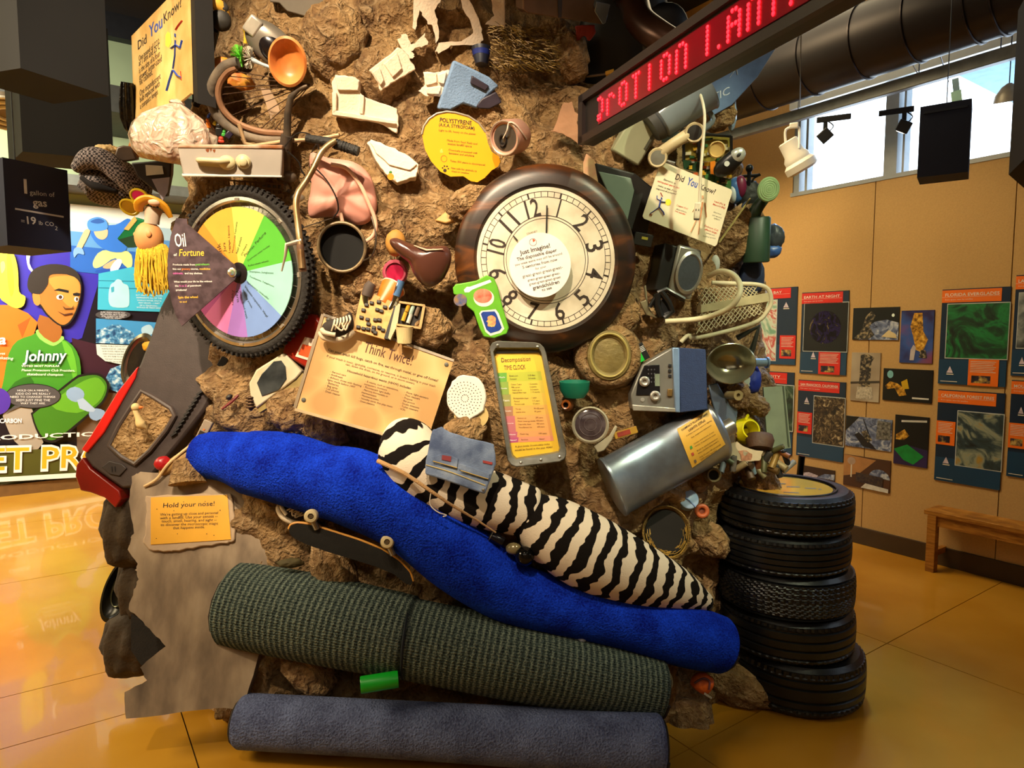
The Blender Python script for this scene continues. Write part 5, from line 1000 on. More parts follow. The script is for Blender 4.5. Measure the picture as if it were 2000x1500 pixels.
# sneakers
def sneaker(fr, label, s=1.0, canvas='2a211c'):
    t = T('canvas_sneaker', label, 'shoe', fr)
    UPP = pillow(MB(), fr, [(-34 * s, -8 * s), (-30 * s, 8 * s), (-10 * s, 16 * s), (14 * s, 18 * s), (30 * s, 26 * s), (34 * s, 8 * s), (28 * s, -12 * s), (0, -22 * s), (-24 * s, -20 * s)], 20 * s, 6).o('upper', M(canvas, .85, 0, .2, 20, .3), t, ang=3)
    P, _ = smooth_path([fr.p(*q) for q in ((-36 * s, -6 * s, -2), (-32 * s, -18 * s, 0), (-10 * s, -27 * s, 2), (14 * s, -24 * s, 2), (30 * s, -14 * s, 0))], .1, 5); MB().tube(P, 7.5 * s * fr.k, 12).o('sole', M('d0bfa4', .6, 0, .15, 20), t)
    P, _ = smooth_path([fr.p(*q) for q in ((-34 * s, -1, 8), (-28 * s, -10 * s, 12), (-8 * s, -17 * s, 14))], .1, 5); MB().tube(P, 5 * s * fr.k, 10).o('toe_cap', M('c8b698', .6), t)
    for i in range(6): MB().ftube(fr, [((-14 + i * 7) * s, (-8 + i * 1.5) * s, 18 * s), ((-8 + i * 7) * s, (4 + i) * s, 25 * s), ((-4 + i * 6) * s, (14 + i) * s, 16 * s)], 2.2 * s, 6, sm=4).o('lace', M('cbb99c', .8), UPP)
    for i in range(2): MB().ftube(fr, [((-8 + i * 16) * s, 6 * s, 24 * s), ((6 + i * 8) * s, -10 * s, 24 * s), ((16 + i * 6) * s, 4 * s, 22 * s)], 2 * s, 6, sm=5).o('lace', M('cbb99c', .8), UPP)
sneaker(fp(660, 637, 2.47, roll=8), 'black canvas sneaker with loose white laces over the Think Twice board', .92)
sneaker(fp(573, 998, 2.52, roll=-40), 'small black sneaker with striped sole next to the skateboard', .75, '1c1512')
# green children's tray
fr = fp(938, 598, 2.52, yaw=-2, pitch=3); t = T('childs_tray', "green children's food tray with printed pictures at the clock's lower left", 'tray', fr)
MB().ppx(fr, [(884, 562), (890, 555), (930, 548), (950, 537), (965, 543), (972, 560), (982, 600), (994, 640), (990, 652), (965, 661), (945, 658), (936, 640), (925, 608), (912, 598), (906, 580), (886, 575)], -8, 0).o('tray_base', M('5aa322', .4, 0, .12, 18), t, bev=.004)
MB().flat(fr, ell_px(945, 582, 20, 17), .3).o('white_plate_print', M('e2dccf', .4), t, smooth=False); MB().flat(fr, ell_px(943, 578, 18, 14), .6).o('food_print', M('c8452a', .5, 0, .3, 40, hex2='d88a70'), t, smooth=False)
MB().flat(fr, ell_px(899, 586, 13, 12), .8).o('blue_round_print', M('2a4a80', .4, 0, .4, 60, hex2='8a6a40'), t, smooth=False)
MB().flat(fr, [(936, 612), (940, 607), (968, 604), (974, 612), (985, 642), (978, 650), (958, 656), (948, 648)], .3).o('white_picture_border', M('dedad0', .4), t, smooth=False); MB().flat(fr, [(939, 613), (943, 609), (966, 608), (970, 614), (980, 640), (975, 646), (958, 651), (950, 644)], .6).o('blue_picture', M('17398a', .4, 0, .2, 30), t, smooth=False)
MB().flat(fr, jag(ell_px(960, 628, 9, 12, 10), 1.5, 2), .9).o('picture_shape', M('c8b060', .5, 0, .4, 70, hex2='c86a5a'), t, smooth=False)
MB().flat(fr, [(906, 566), (912, 560), (918, 560), (957, 546), (960, 551), (922, 566), (916, 571), (908, 571)], .4).o('spoon_print', M('dcdcda', .4), t, smooth=False)
# red petrol can
fr = fp(588, 668, 2.6, yaw=-20); t = T('petrol_can', 'red plastic petrol can with orange warning label behind the sign', 'can', fr); MB().ppx(fr, [(572, 622), (612, 612), (636, 640), (615, 718), (598, 720), (550, 690)], -40, 0).o('can_body', M('8f1c08', .35, 0, .12, 8), t, bev=.01); MB().ppx(fr, [(596, 658), (622, 664), (610, 706), (577, 696)], 0, 1.5).o('label_plate', M('e0ccb8', .5), t, smooth=False); MB().ppx(fr, [(592, 672), (616, 678), (608, 700), (583, 692)], 1.5, 2.2).o('warning_print', M('d8501c', .5, 0, .2, 50), t, smooth=False)
# old tv / mirror
fr = fp(535, 745, 2.58, yaw=-18, pitch=2, roll=0); t = T('old_mirror', 'small cream framed mirror with tarnished dark glass', 'mirror', fr)
MB().ppx(fr, [(486, 748), (500, 722), (548, 692), (556, 690), (590, 725), (578, 740), (500, 798), (488, 770)], -26, 0).o('frame', M('b3a482', .5, 0, .25, 10, hex2='c9bfa6'), t, bev=.006); MB().ppx(fr, [(502, 748), (512, 730), (535, 706), (550, 704), (558, 716), (560, 740), (545, 762), (512, 774)], 0, 2).o('glass', M('23252a', .08, .6, .5, 10, hex2='6c7274'), t, bev=.002)
MB().ppx(fr, [(488, 772), (500, 798), (578, 742), (590, 728), (594, 738), (582, 760), (505, 806)], -24, -4).o('side', M('8a7642', .6, 0, .3, 14), t, smooth=False)
fr = fp(490, 785, 2.58); t = T('light_bulb', 'rusty screw bulb base below the cream mirror', 'bulb', fr); [MB().ring(Fr(fr.p(0, 8 - i * 6, 0), fr.x, fr.z, fr.y, fr.k), 7, 2.6, 18, 6).o('thread', M('4a3420', .5, .6), t) for i in range(4)]; MB().lathe(fr, [(0, -18), (5, -14), (6, 10), (0, 12)], 14, axis='y').o('core', M('2a1c12', .6), t)
fr = fp(452, 785, 2.66, roll=32); t = T('red_pliers', 'red handled tool lying on the soil left of the mirror', 'tool', fr); MB().ftube(fr, [(-22, -2, 0), (0, 0, 4), (18, 4, 4)], [2, 3, 3], 8).o('handle', M('6a1a10', .5), t); MB().ell(fr, (2, 10, 4), (7, 5, 5)).o('joint', M('1c1614', .5), t)
# shower head
fr = fp(912, 780, None, yaw=-5, pitch=3, out=.10); t = T('shower_rose', 'round white shower rose with rings of tiny holes', 'shower head', fr)
MB().ppx(fr, jag(ell_px(911, 776, 40, 44, 16), 2, 2, 4), -14, 0).o('rose_plate', M('d6cfc4', .35, 0, .08, 8), t, bev=.005); MB().lathe(fr.sub(*fr.ip(920, 812), -6), [(30, -20), (34, 0)], 24, sy=.8).o('collar', M('b49a60', .5, 0, .25, 12), t)
g = MB(); c0 = Vector(fr.ip(908, 778))
for r, n in ((7, 12), (14, 16), (20, 20), (26, 26), (32, 30)):
    for i in range(n): a = 2 * pi * i / n + r; g.lathe(fr.sub(c0.x + r * cos(a), c0.y + r * sin(a), .3), [(0, .2), (1.0, .2)], 6)
g.o('spray_holes', M('3a2a20', .9), t, kind='stuff')
# lid in soil
fr = fp(1190, 694, None, yaw=5, pitch=3, out=.07); one(MB().lathe(fr, [(70, -30), (64, -10), (58, -2), (50, 0), (46, -3)], 40, sy=.98), 'soil_collar', soil, 'ring of packed soil around the dusty pan lid', 'soil ring', ang=3)
t = T('lid', 'dusty round pan lid pressed into soil below the clock', 'lid', fr); MB().lathe(fr, [(52, -6), (48, 3), (44, 4), (36, 1), (34, -2), (20, 0), (0, 1)], 48, sx=.86).o('lid_body', M('7a6a3c', .55, .3, .25, 14, .3), t, ang=.8); MB().ring(fr, 42, 2.4, 48, 8, (0, 0, 4), sx=.86).o('rim', M('a09050', .5, .3), t)
fr = fp(1122, 757, None, pitch=-10, out=.06); one(MB().lathe(fr, [(0, -20), (20, -19), (28, -6), (30, 12), (27, 12), (18, -12), (0, -14)], 36, axis='y', sy=.8), 'green_cup', M('127058', .35, 0, .1), 'teal green plastic cup stuck in the soil beside the chart tray', 'cup', ang=.8)
fr = fp(1105, 791, None, yaw=-10, out=.06); t = T('bottle_neck', 'brown glass bottle neck poking out right of the chart tray', 'bottle', fr); MB().lathe(fr, [(12, -20), (10, 0), (8, 3), (5.5, 2), (5, -10), (0, -12)], 24).o('neck', M('8a4a1c', .3, 0, .2), t); MB().lathe(fr, [(0, .2), (5, .2)], 16, c=(0, 0, -6)).o('hole', M('0c0604', .9), t)
fr = fp(1153, 830, None, yaw=3, pitch=3, out=.10); t = T('headlamp', 'round lamp with dark ribbed glass and white bezel', 'lamp', fr)
MB().lathe(fr, [(30, -30), (35, -6), (36, 2), (33, 4), (30, 0)], 40).o('bezel', M('a8a08a', .4, .3, .15, 12), t, ang=.8); g = MB()
MB().lathe(fr, [(30, 0), (24, 2), (8, 3), (0, 3)], 36).o('lens', M('2e2226', .12, 0, .3, 30, hex2='554a4e', coat=.5), t); MB().ring(fr, 22, .8, 36, 5, (0, 0, 2.6)).o('lens_ring', M('544648', .3), t); MB().ring(fr, 12, .8, 30, 5, (0, 0, 3)).o('lens_ring', M('544648', .3), t)
MB().ppx(fr, [(1160, 872), (1190, 850), (1202, 830), (1206, 834), (1195, 860), (1180, 880), (1167, 884)], -8, 0).o('bracket', M('a49c86', .4, .3), t, bev=.003)
fr = fp(1222, 845, None, yaw=5, out=.05, roll=18); t = T('matchbox', 'yellow and red matchbox strip behind the muffler', 'box', fr); MB().box(fr, (0, 0, 0), (46, 14, 8)).o('case', M('a87e20', .5, 0, .2, 14), t, bev=.002); MB().box(fr, (-4, 0, 4.5), (26, 9, 1)).o('red_print', M('8a2a18', .6, 0, .3, 40), t, smooth=False)
fr = fp(1252, 688, None, yaw=8, out=.07, roll=-62); t = T('ink_cartridge', 'black and bright green ink cartridge box above the stereo', 'box', fr); MB().box(fr, (0, 4, 0), (34, 12, 16)).o('case', M('15181a', .4), t, bev=.002); MB().box(fr, (4, -6, 2), (26, 9, 14)).o('green_side', M('18b83a', .4), t, bev=.002); g = MB(); [g.box(fr, (-10 + i * 3, 4, 8.4), (1.4, 9, .6)) for i in range(4)]; g.o('label_lines', M('c8c8c8', .5), t, smooth=False, kind='stuff')
# stereo
fr = fp(1305, 742, None, yaw=10, out=.15); t = T('desk_stereo', 'silver shelf stereo lying on its side with navy speaker grille', 'stereo', fr)
SIL = M('8b8a86', .35, .5, .1, 10)
MB().ppx(fr, [(1232, 770), (1255, 712), (1310, 680), (1330, 680), (1330, 806), (1235, 800)], -60, 0).o('body', SIL, t, bev=.006)
MB().ppx(fr, [(1325, 679), (1378, 682), (1382, 800), (1328, 806)], -60, 3).o('speaker_grille', M('22355e', .8, 0, .1, 60, .4, 220), t, bev=.004)
MB().ppx(fr, [(1312, 679), (1326, 679), (1328, 806), (1318, 805)], -60, 5).o('blue_trim', M('7f9cc4', .3, .3), t, bev=.004)
CPN = MB().ppx(fr, [(1246, 742), (1258, 714), (1288, 712), (1289, 772), (1242, 772)], 0, 2).o('control_panel', M('15151a', .25), t, bev=.002)
MB().ppx(fr, [(1278, 730), (1288, 730), (1288, 754), (1279, 754)], 2, 3).o('display', M('7c8878', .3), CPN, smooth=False)
for q, r in (((1258, 745), 10), ((1279, 773), 10)): MB().lathe(fr.sub(*fr.ip(*q), 1), [(r, 0), (r, 6), (r * .7, 8), (r * .4, 7), (r * .35, 3), (0, 3)], 28).o('knob', M('b6b4b0', .3, .6), t)
for y in (714, 724, 734): MB().box(fr.sub(*fr.ip(1308, y), 1), (0, 0, 0), (6, 7, 4)).o('button', M('23242a', .4), t, bev=.002)
MB().box(fr.sub(*fr.ip(1308, 767), 2), (0, 0, 0), (10, 15, 5)).o('slide_button', M('7c6238', .4, .4), t, bev=.003)
g = MB(); [g.lathe(fr.sub(*fr.ip(1266 + i % 3 * 6, 722 + i // 3 * 8), 2), [(0, 1), (1.6, 1)], 8) for i in range(12)]; g.o('tiny_buttons', M('6a6a70', .4), CPN, kind='stuff')
MB().lathe(fr.sub(*fr.ip(1255, 781), 0), [(4, 0), (3.5, 2), (0, 2)], 14).o('jack', M('d0d0ce', .3, .6), t)
MB().ppx(fr, [(1234, 790), (1320, 797), (1320, 805), (1236, 802)], 0, 4).o('base_strip', M('a8a69f', .35, .5), t, bev=.003)
# pot
fr = fp(1427, 710, None, yaw=18, pitch=-6, out=.1); t = T('steel_mixing_bowl', 'polished steel mixing bowl lodged right of the stereo', 'bowl', fr); MB().lathe(fr, [(22, -40), (38, -22), (46, 0), (49, 3), (47, 4), (44, 0), (36, -18), (20, -34), (0, -35)], 48, sy=.82).o('bowl_body', M('a8a58c', .2, .75, .2, 8), t, ang=1)
# muffler
A = at(1195, 952, 2.52); B = at(1398, 842, 2.62); ax = (B - A).normalized()
t = T('car_muffler', 'large dented silver car muffler slanting across the lower right', 'muffler', A)
x = ax; up0 = Vector((0, 0, 1)); y = (up0 - x * up0.dot(x)).normalized(); z = x.cross(y)
if z.y > 0: z = -z
fm = Fr(A, y.cross(z) if (y.cross(z)).dot(x) > 0 else x, y, z, 2.55 / FPX)
Lm = (B - A).length / fm.k; steel = ramp_mat('rusty_blue_sheen_steel', [(.3, '5a4a40'), (.42, '75767c'), (.55, '8e9cb0'), (.7, 'b4bcc4')], 4, 6, .32, metal=.8, bump=.1); RM = 64  # brown stops are rust, bluish stops paint reflected daylight into the steel
MB().lathe(fm, [(RM * .9, -2), (RM, 0), (RM, 6), (RM * .97, 8), (RM * .97, Lm - 8), (RM, Lm - 6), (RM, Lm), (RM * .93, Lm + 5), (0, Lm + 6)], 56, axis='x', sy=.62).o('shell', steel, t, ang=.7)
MB().lathe(fm, [(RM * .88, 0), (RM * .86, 12), (RM * .6, 26), (0, 30)], 48, axis='x', sy=.62).o('rusty_end', M('54402c', .8, .1, .4, 14, .4), t)
MB().lathe(fm.sub(Lm + 5, -6, 0), [(17, 0), (17, 32), (14, 32), (14, 4)], 24, axis='x').o('outlet_pipe', M('a09a90', .3, .8, .2), t)
def on_muffler(px, py, lift=.002):
    d = ray(px, py); o = CAM - fm.o; ra, rb = RM * .97 * fm.k + lift, RM * .97 * .62 * fm.k + lift
    oy, oz, dy, dz = o.dot(fm.y) / ra, o.dot(fm.z) / rb, d.dot(fm.y) / ra, d.dot(fm.z) / rb
    a = dy * dy + dz * dz; b = oy * dy + oz * dz; c = oy * oy + oz * oz - 1; D = b * b - a * c
    tt = (-b - sqrt(max(0, D))) / a; return CAM + d * tt
g = MB(); ST = [(1322, 838), (1384, 800), (1417, 868), (1352, 914)]; n = 10; vs = []
for j in range(n + 1):
    for i in range(n + 1):
        u, v = i / n, j / n; a = Vector(ST[0]).lerp(Vector(ST[1]), u); b = Vector(ST[3]).lerp(Vector(ST[2]), u); q = a.lerp(b, v); vs.append(on_muffler(q.x, q.y))
g.add(vs, [(j * (n + 1) + i, j * (n + 1) + i + 1, (j + 1) * (n + 1) + i + 1, (j + 1) * (n + 1) + i) for j in range(n) for i in range(n)]); g.o('yellow_sticker', M('d2a23c', .5, 0, .06), t)
g = MB(); om = lambda a, b: on_muffler(a, b, .004)
for s_, a, b_, bo in (('COMPACT FLUORESCENT', (1332, 842), (1383, 809), .02), ('LIGHTS (CFLs)', (1346, 843), (1378, 822), .02), ('A brilliant, but toxic option for lighting', (1341, 853), (1390, 822), 0), ('Easy, inexpensive replacement', (1351, 856), (1390, 831), 0), ('Contain small amount of toxic', (1356, 868), (1395, 844), 0), ('mercury. 30 manufacturers recycle', (1358, 873), (1398, 849), 0), ('Break no special precautions', (1362, 882), (1402, 857), 0), ('when a broken lamp needs it', (1364, 887), (1404, 862), 0), ('Only 2% were 380 percent of', (1367, 895), (1408, 869), 0), ('2009 were recycled', (1369, 900), (1400, 880), 0)): txt(g, None, s_, a, b_, bold=bo, proj=om)
g.o('lettering', INK, t, smooth=False)
for q, cc in (((1350, 874), '3f8a3a'), ((1353, 887), 'b04a3a'), ((1358, 901), '6a5a4a')):
    MB().quad([om(q[0] + a, q[1] + b_) for a, b_ in ((-3, -2), (1, -4), (3, 1), (-1, 4))]).o('sticker_icon', M(cc, .6), t, smooth=False)
# stuff to the right of muffler
fr = fp(1410, 800, 2.8, yaw=25); one(MB().ppx(fr, [(1384, 752), (1402, 748), (1420, 780), (1442, 800), (1438, 830), (1428, 870), (1410, 862), (1396, 800)], -6, 0), 'crumpled_tin_sheet', M('8aa0bc', .25, .7, .15, 8, .5, 14), 'crumpled bluish tin sheet above the muffler end', 'metal sheet', bev=.004)
fr = fp(1457, 838, 2.78, yaw=12, roll=-15); t = T('yellow_jug', 'bright yellow plastic jug with open mouth by the grey panel', 'jug', fr); f = fr.sub(8, 2, 0, yaw=15, pitch=15); MB().lathe(f, [(18, -46), (25, -34), (25, -8), (20, -2), (19, 3), (16, 3), (15, -6), (14, -30), (0, -32)], 32).o('jug_body', M('d8cc10', .35, 0, .08), t, ang=.8); MB().ftube(f, [(-14, 14, 0), (-4, 30, -12), (6, 26, -26)], 3, 8, sm=4).o('handle', M('d8cc10', .35), t)
fr = fp(1484, 858, 2.76, pitch=22, yaw=8); t = T('clay_pot', 'brown broken clay pot with dark mouth under the yellow jug', 'pot', fr); MB().lathe(fr, [(0, -22), (22, -20), (27, -2), (24, 9), (21, 8), (22, -4), (0, -10)], 32, axis='y', sy=.75).o('pot_body', M('4a2e16', .6, 0, .3, 14, .3), t, ang=1)
fr = fp(1518, 815, 2.86, yaw=16); t = T('siding_sheet', 'pale grey green siding panel leaning at the right edge', 'panel', fr); MB().ppx(fr, [(1491, 756), (1533, 754), (1545, 875), (1500, 880)], -8, 0).o('sheet', M('9ca890', .6, 0, .12, 12), t, smooth=False); MB().ppx(fr, [(1528, 754), (1531, 754), (1542, 873), (1539, 873)], 0, 1).o('groove', M('5a6452', .7), t, smooth=False)
boulder(1473, 790, 20, 30, 'tan rock lump left of the grey siding panel', 2.84, 0, seed=3); boulder(1440, 770, 30, 24, 'brown rock lump beneath the steel bowl', 2.82, 0, seed=4)
fr = fp(1421, 845, 2.72, yaw=10); one(MB().lathe(fr, [(13, -18), (14, 16), (12, 18), (0, 17)], 24, axis='y'), 'tin_can', M('b8b0a4', .25, .85, .1), 'small shiny tin can beside the muffler outlet', 'can')
fr = fp(1437, 772, 2.72, yaw=30); t = T('pipe_fitting', 'dusty pipe fitting poking out under the steel bowl', 'pipe', fr); MB().lathe(fr, [(8, -30), (8, 4), (10, 5), (10, 10), (4, 10), (4, 4), (0, 4)], 18).o('fitting', M('86764e', .6, .2), t)
# batteries
rnd = random.Random(11); bt = [(1420, 897), (1432, 905), (1445, 912), (1458, 905), (1470, 915), (1480, 903), (1492, 908), (1505, 915), (1498, 893), (1512, 900), (1524, 908), (1535, 895), (1528, 885), (1515, 878), (1540, 912), (1452, 893), (1412, 910), (1465, 925), (1485, 922), (1520, 920)]
bw = ['dull green', 'grey', 'tan', 'brown', 'pale blue', 'rusty', 'mossy', 'bronze', 'dark grey', 'ochre', 'sandy', 'black', 'orange brown', 'olive', 'silver', 'cream', 'steel', 'umber', 'khaki', 'charcoal']
bc = ['4a5038', '6a6660', '8a7a58', '4a3824', '7a94a4', '6a3e20', '4c4c28', '6a5028', '36342f', '8a6a2c', '9a8a62', '1c1a18', '8a5224', '54522c', '8a8a86', 'b0a68a', '6a7078', '4c3a28', '6e6644', '2c2b2a']
for (px, py), cw, cc in zip(bt, bw, bc):
    f = fp(px, py, 2.74, yaw=rnd.uniform(-30, 40), pitch=rnd.uniform(-30, 30), roll=rnd.uniform(-70, 70)); t = T('battery_cell', 'small %s battery cell heaped behind the top tyre' % cw, 'battery', f, 'batteries heaped behind the tyres')
    L_ = rnd.uniform(11, 17); r = rnd.uniform(5, 7); MB().lathe(f, [(r, -L_), (r, L_), (r * .9, L_ + 1), (0, L_ + 1)], 18, axis='y').o('case', M(cc, .45, .2, .2, 30), t); MB().lathe(f, [(r * .35, L_), (r * .35, L_ + 3), (0, L_ + 3)], 12, axis='y').o('terminal', M('b8b0a0', .3, .8), t)
boulder(1480, 925, 75, 32, 'brown soil heap under the batteries behind the tyres', 2.85, 0, seed=5)
fr = fp(1455, 880, 2.73, yaw=8, roll=-14); t = T('torn_photo', 'torn paper with a printed photograph on the battery heap', 'paper', fr); MB().ppx(fr, jag([(1425, 868), (1440, 862), (1450, 872), (1490, 882), (1484, 900), (1455, 902), (1428, 896)], 1, 3), -2, 0).o('sheet', M('c8b898', .8), t, smooth=False); MB().flat(fr, jag([(1442, 880), (1458, 880), (1470, 888), (1466, 900), (1448, 899)], 1, 2), .4).o('picture', M('7a4a30', .6, 0, .4, 60, hex2='c08a68'), t, smooth=False)
# above: basket racks
WB = M('cdc6a4', .4, 0, .12, 20)
fr = fp(1430, 610, 2.72, yaw=14, pitch=-3); t = T('wire_rack', 'white mesh shopping cart seat with looped tube frame', 'rack', fr)
for q in ([(1330, 668), (1345, 655), (1362, 660), (1470, 632), (1500, 605), (1506, 585), (1500, 565), (1480, 556), (1440, 554), (1390, 552)],):
    P, _ = smooth_path([fr.p(*fr.ip(*p), 0) for p in q], .1, 5); MB().tube(P, .009, 10).o('outer_tube', WB, t)
P, _ = smooth_path([at(1300, 628, 2.6), at(1370, 622, 2.55), at(1420, 604, 2.5), at(1442, 580, 2.48), at(1445, 555, 2.5), at(1430, 535, 2.55), at(1405, 530, 2.62), at(1385, 540, 2.68)], .1, 6); MB().tube(P, .0105, 12).o('loop_tube', WB, t)
g = MB(); quad_ = [(1362, 562), (1478, 560), (1492, 612), (1360, 652)]
def bil(u, v): a = Vector(quad_[0]).lerp(Vector(quad_[1]), u); b = Vector(quad_[3]).lerp(Vector(quad_[2]), u); return a.lerp(b, v)
for i in range(-7, 15):
    for s_ in (1, -1):
        pts = []
        for k in range(13):
            v = k / 12; u = i / 14 + (v * .5 if s_ > 0 else (1 - v) * .5)
            if 0 <= u <= 1: q = bil(u, v); pts.append(fr.p(*fr.ip(q.x, q.y), 0))
        if len(pts) > 1: g.tube([pts[0], pts[-1]], .0021, 4)
g.o('mesh_wires', WB, t, kind='stuff')
MB().ppx(fr, [(1362, 597), (1500, 572), (1502, 588), (1360, 612)], -2, 3).o('flat_bar', M('bdb48c', .5, 0, .2, 14), t, smooth=False)
# speaker and headphones
fr = fp(1335, 532, None, yaw=28, pitch=2, out=.10, roll=-14); t = T('desk_speaker', 'silver desktop loudspeaker with dark round cone', 'speaker', fr)
MB().box(fr, (-26, 0, -24), (52, 92, 46)).o('cabinet', M('1c1b1a', .4, 0, .3, 10), t, bev=.006); MB().box(fr, (0, 0, 2), (52, 98, 10)).o('silver_front', M('aaa89c', .3, .6, .08), t, bev=.01); MB().lathe(fr, [(26, 6), (28, 12), (24, 14), (22, 10)], 40, c=(6, 0, 0), sy=1.5).o('silver_ring', M('bcbab0', .25, .7), t); MB().lathe(fr, [(23, 11), (0, 12)], 36, c=(6, 0, 0), sy=1.5).o('cone_grille', M('3a3f46', .6, 0, .15, 90), t)
fr = fp(1300, 590, None, yaw=10, out=.10); t = T('desk_clamp', 'black folding desk phone stand jammed below the speaker', 'clamp', fr)
for q, r in (([(1283, 572), (1300, 565), (1318, 575), (1336, 585)], 5), ([(1283, 574), (1282, 595), (1290, 618)], 7), ([(1290, 570), (1305, 590), (1312, 608), (1296, 620)], 6), ([(1283, 574), (1268, 600)], 4)): MB().tube([fr.p(*fr.ip(*p), 6) for p in q], r * fr.k, 8).o('arm', M('121212', .3), t)
MB().ppx(fr, [(1285, 588), (1300, 582), (1312, 605), (1296, 622), (1284, 610)], -8, 0).o('cradle', M('1e2226', .25), t, bev=.003); MB().ppx(fr, [(1250, 590), (1262, 586), (1258, 560), (1262, 556), (1266, 600), (1284, 622), (1262, 615)], -10, 0).o('metal_plate', M('8a8468', .35, .5), t, bev=.003)
fr = fp(1397, 515, 2.82); one(MB().ell(fr, (0, 0, 0), (9, 17, 9)), 'white_egg', M('c8ccc4', .35), 'small white oval ornament in the soil above the mesh rack', 'ornament')
boulder(1420, 470, 45, 80, 'mossy brown soil lump right of the cream sign', 2.9, 0, seed=6); boulder(1395, 560, 30, 40, 'dark soil lump behind the looped rack tube', 2.86, 0, seed=7)
# watering can and garden things at right edge
GR = M('24402c', .45, 0, .2, 10)
fr = fp(1478, 470, 2.86, yaw=15); t = T('watering_can', 'dark green watering can with pale green round sprinkler rose', 'watering can', fr)
MB().lathe(fr, [(22, -42), (25, -40), (25, 42), (22, 45), (20, 42), (20, -36), (0, -38)], 32, axis='y').o('can_body', GR, t, ang=.8); MB().ftube(fr, [(-12, 34, 4), (-4, 60, 8), (14, 84, 10), (22, 96, 12)], [13, 12, 10, 9], 16, sm=4).o('spout', GR, t)
f = fp(1501, 370, 2.72, yaw=28, roll=-25); RSE = MB().lathe(f, [(10, -16), (22, -3), (23, 0), (21, 2), (0, 3)], 32, sy=1.05).o('sprinkler_rose', M('8fae78', .5, 0, .1), t); [MB().ring(f, r, .7, 32, 5, (0, 0, 2.6)).o('rose_ring', M('b8d4a0', .5), RSE) for r in (5, 9, 13, 17)]
P, _ = smooth_path([fr.p(*fr.ip(*q), 8) for q in ((1465, 430), (1452, 425), (1448, 405), (1456, 395))], .1, 5); MB().tube(P, .006, 8).o('grip_handle', M('1a2a40', .4), t)
fr = fp(1463, 352, 2.9); t = T('iron_finial', 'black iron curtain finial with ball top and cross arms', 'finial', fr); IR = M('15181c', .4, .5)
MB().ell(fr, (0, 22, 0), (7, 8, 7)).o('ball', IR, t); MB().ftube(fr, [(0, 16, 0), (0, -40, 0)], 4, 10).o('stem', IR, t); MB().ftube(fr, [(-34, 2, 0), (-14, 8, 0), (14, 8, 0), (20, 10, 0)], [2, 3, 3, 3], 8, sm=3).o('cross_arm', IR, t); [MB().ftube(fr, [(s_ * 16, 7, 0), (s_ * 8, 2, 0), (s_ * 3, -12, 0)], 2, 8, sm=4).o('scroll', IR, t) for s_ in (-1, 1)]
fr = fp(1462, 385, 2.93); one(MB().ell(fr, (0, 0, 0), (24, 32, 16), 24, 16, nz=.15), 'black_bag_lump', M('20221e', .6, 0, .2, 10, .3), 'dark crumpled bag beneath the iron finial', 'bag', ang=3)
fr = fp(1437, 372, 2.92); t = T('beach_ball', 'striped blue, white and maroon plastic ball behind the cream sign', 'ball', fr); MB().ell(fr, (0, 0, 0), (16, 26, 14)).o('blue_panel', M('3f6aa4', .3), t); MB().ell(fr, (8, 6, 3), (12, 22, 11)).o('maroon_panel', M('6a1c3a', .4), t); MB().ell(fr, (-5, -6, 6), (9, 18, 10)).o('white_panel', M('c8d0d4', .3), t)
fr = fp(1512, 468, 2.95); t = T('blue_bundle', 'grey blue plastic bundle sticking out behind the watering can', 'bundle', fr); MB().ell(fr, (0, 4, 0), (20, 26, 16), nz=.25).o('grey_bag', M('3c444c', .4, 0, .3, 14, .5, 25), t, ang=3); MB().ell(fr, (-6, -22, 6), (20, 14, 12), nz=.2).o('blue_bag', M('3a62a8', .35, 0, .2, 10), t, ang=3); MB().ell(fr, (-22, -18, 4), (12, 20, 10)).o('cream_ball', M('8c8a60', .5), t)
fr = fp(1468, 540, 2.95); one(MB().ell(fr, (0, 0, 0), (24, 40, 16), nz=.3), 'blue_tarp', M('2e3c58', .4, 0, .4, 8, .6, 20), 'crumpled dark blue tarpaulin under the watering can', 'tarpaulin', ang=3)
one(MB().tube([at(1465, 388, 2.8), at(1404, 474, 2.68)], .004, 8), 'bamboo_stick', M('9a8a4c', .6), 'thin bamboo stick leaning right of the cream sign', 'stick')
one(MB().tube([at(1478, 402, 2.86), at(1474, 440, 2.84)], .003, 8), 'blue_straw', M('6a9ac4', .4), 'thin pale blue straw behind the watering can spout', 'straw')
# electronics above
fr = fp(1240, 275, None, yaw=10, roll=-32, out=.10); t = T('plastic_case', 'pale green grey plastic appliance case under the display', 'case', fr); MB().box(fr, (0, 0, -14), (62, 74, 44)).o('shell', M('96997c', .5, 0, .1, 8), t, bev=.008); MB().box(fr, (24, 10, 9), (5, 30, 2)).o('slot', M('4a4a3c', .5), t, smooth=False)
fr = fp(1330, 205, 2.6, yaw=18, roll=-58); t = T('blender_jar', 'clear grey plastic blender jar hanging below the display', 'jar', fr)
GLS = M('8f9aa2', .12, 0, .1, 6, trans=.45); MB().lathe(fr, [(26, -58), (36, -50), (40, 0), (46, 50), (48, 54), (45, 54), (38, 0), (33, -46), (0, -48)], 40, axis='y').o('jar_body', GLS, t, ang=.8); MB().ftube(fr, [(44, 40, 0), (64, 34, 0), (62, -10, 0), (40, -22, 0)], [5, 6, 6, 5], 10, sm=4).o('handle', GLS, t); MB().lathe(fr, [(30, -70), (34, -56), (0, -55)], 32, axis='y').o('base_ring', M('3a3a38', .5), t)
fr = fp(1318, 282, 2.58, yaw=5, roll=31); t = T('telephone_handset', 'beige telephone handset lying across circuit boards', 'telephone', fr); BG = M('b6a682', .45, 0, .1, 8)
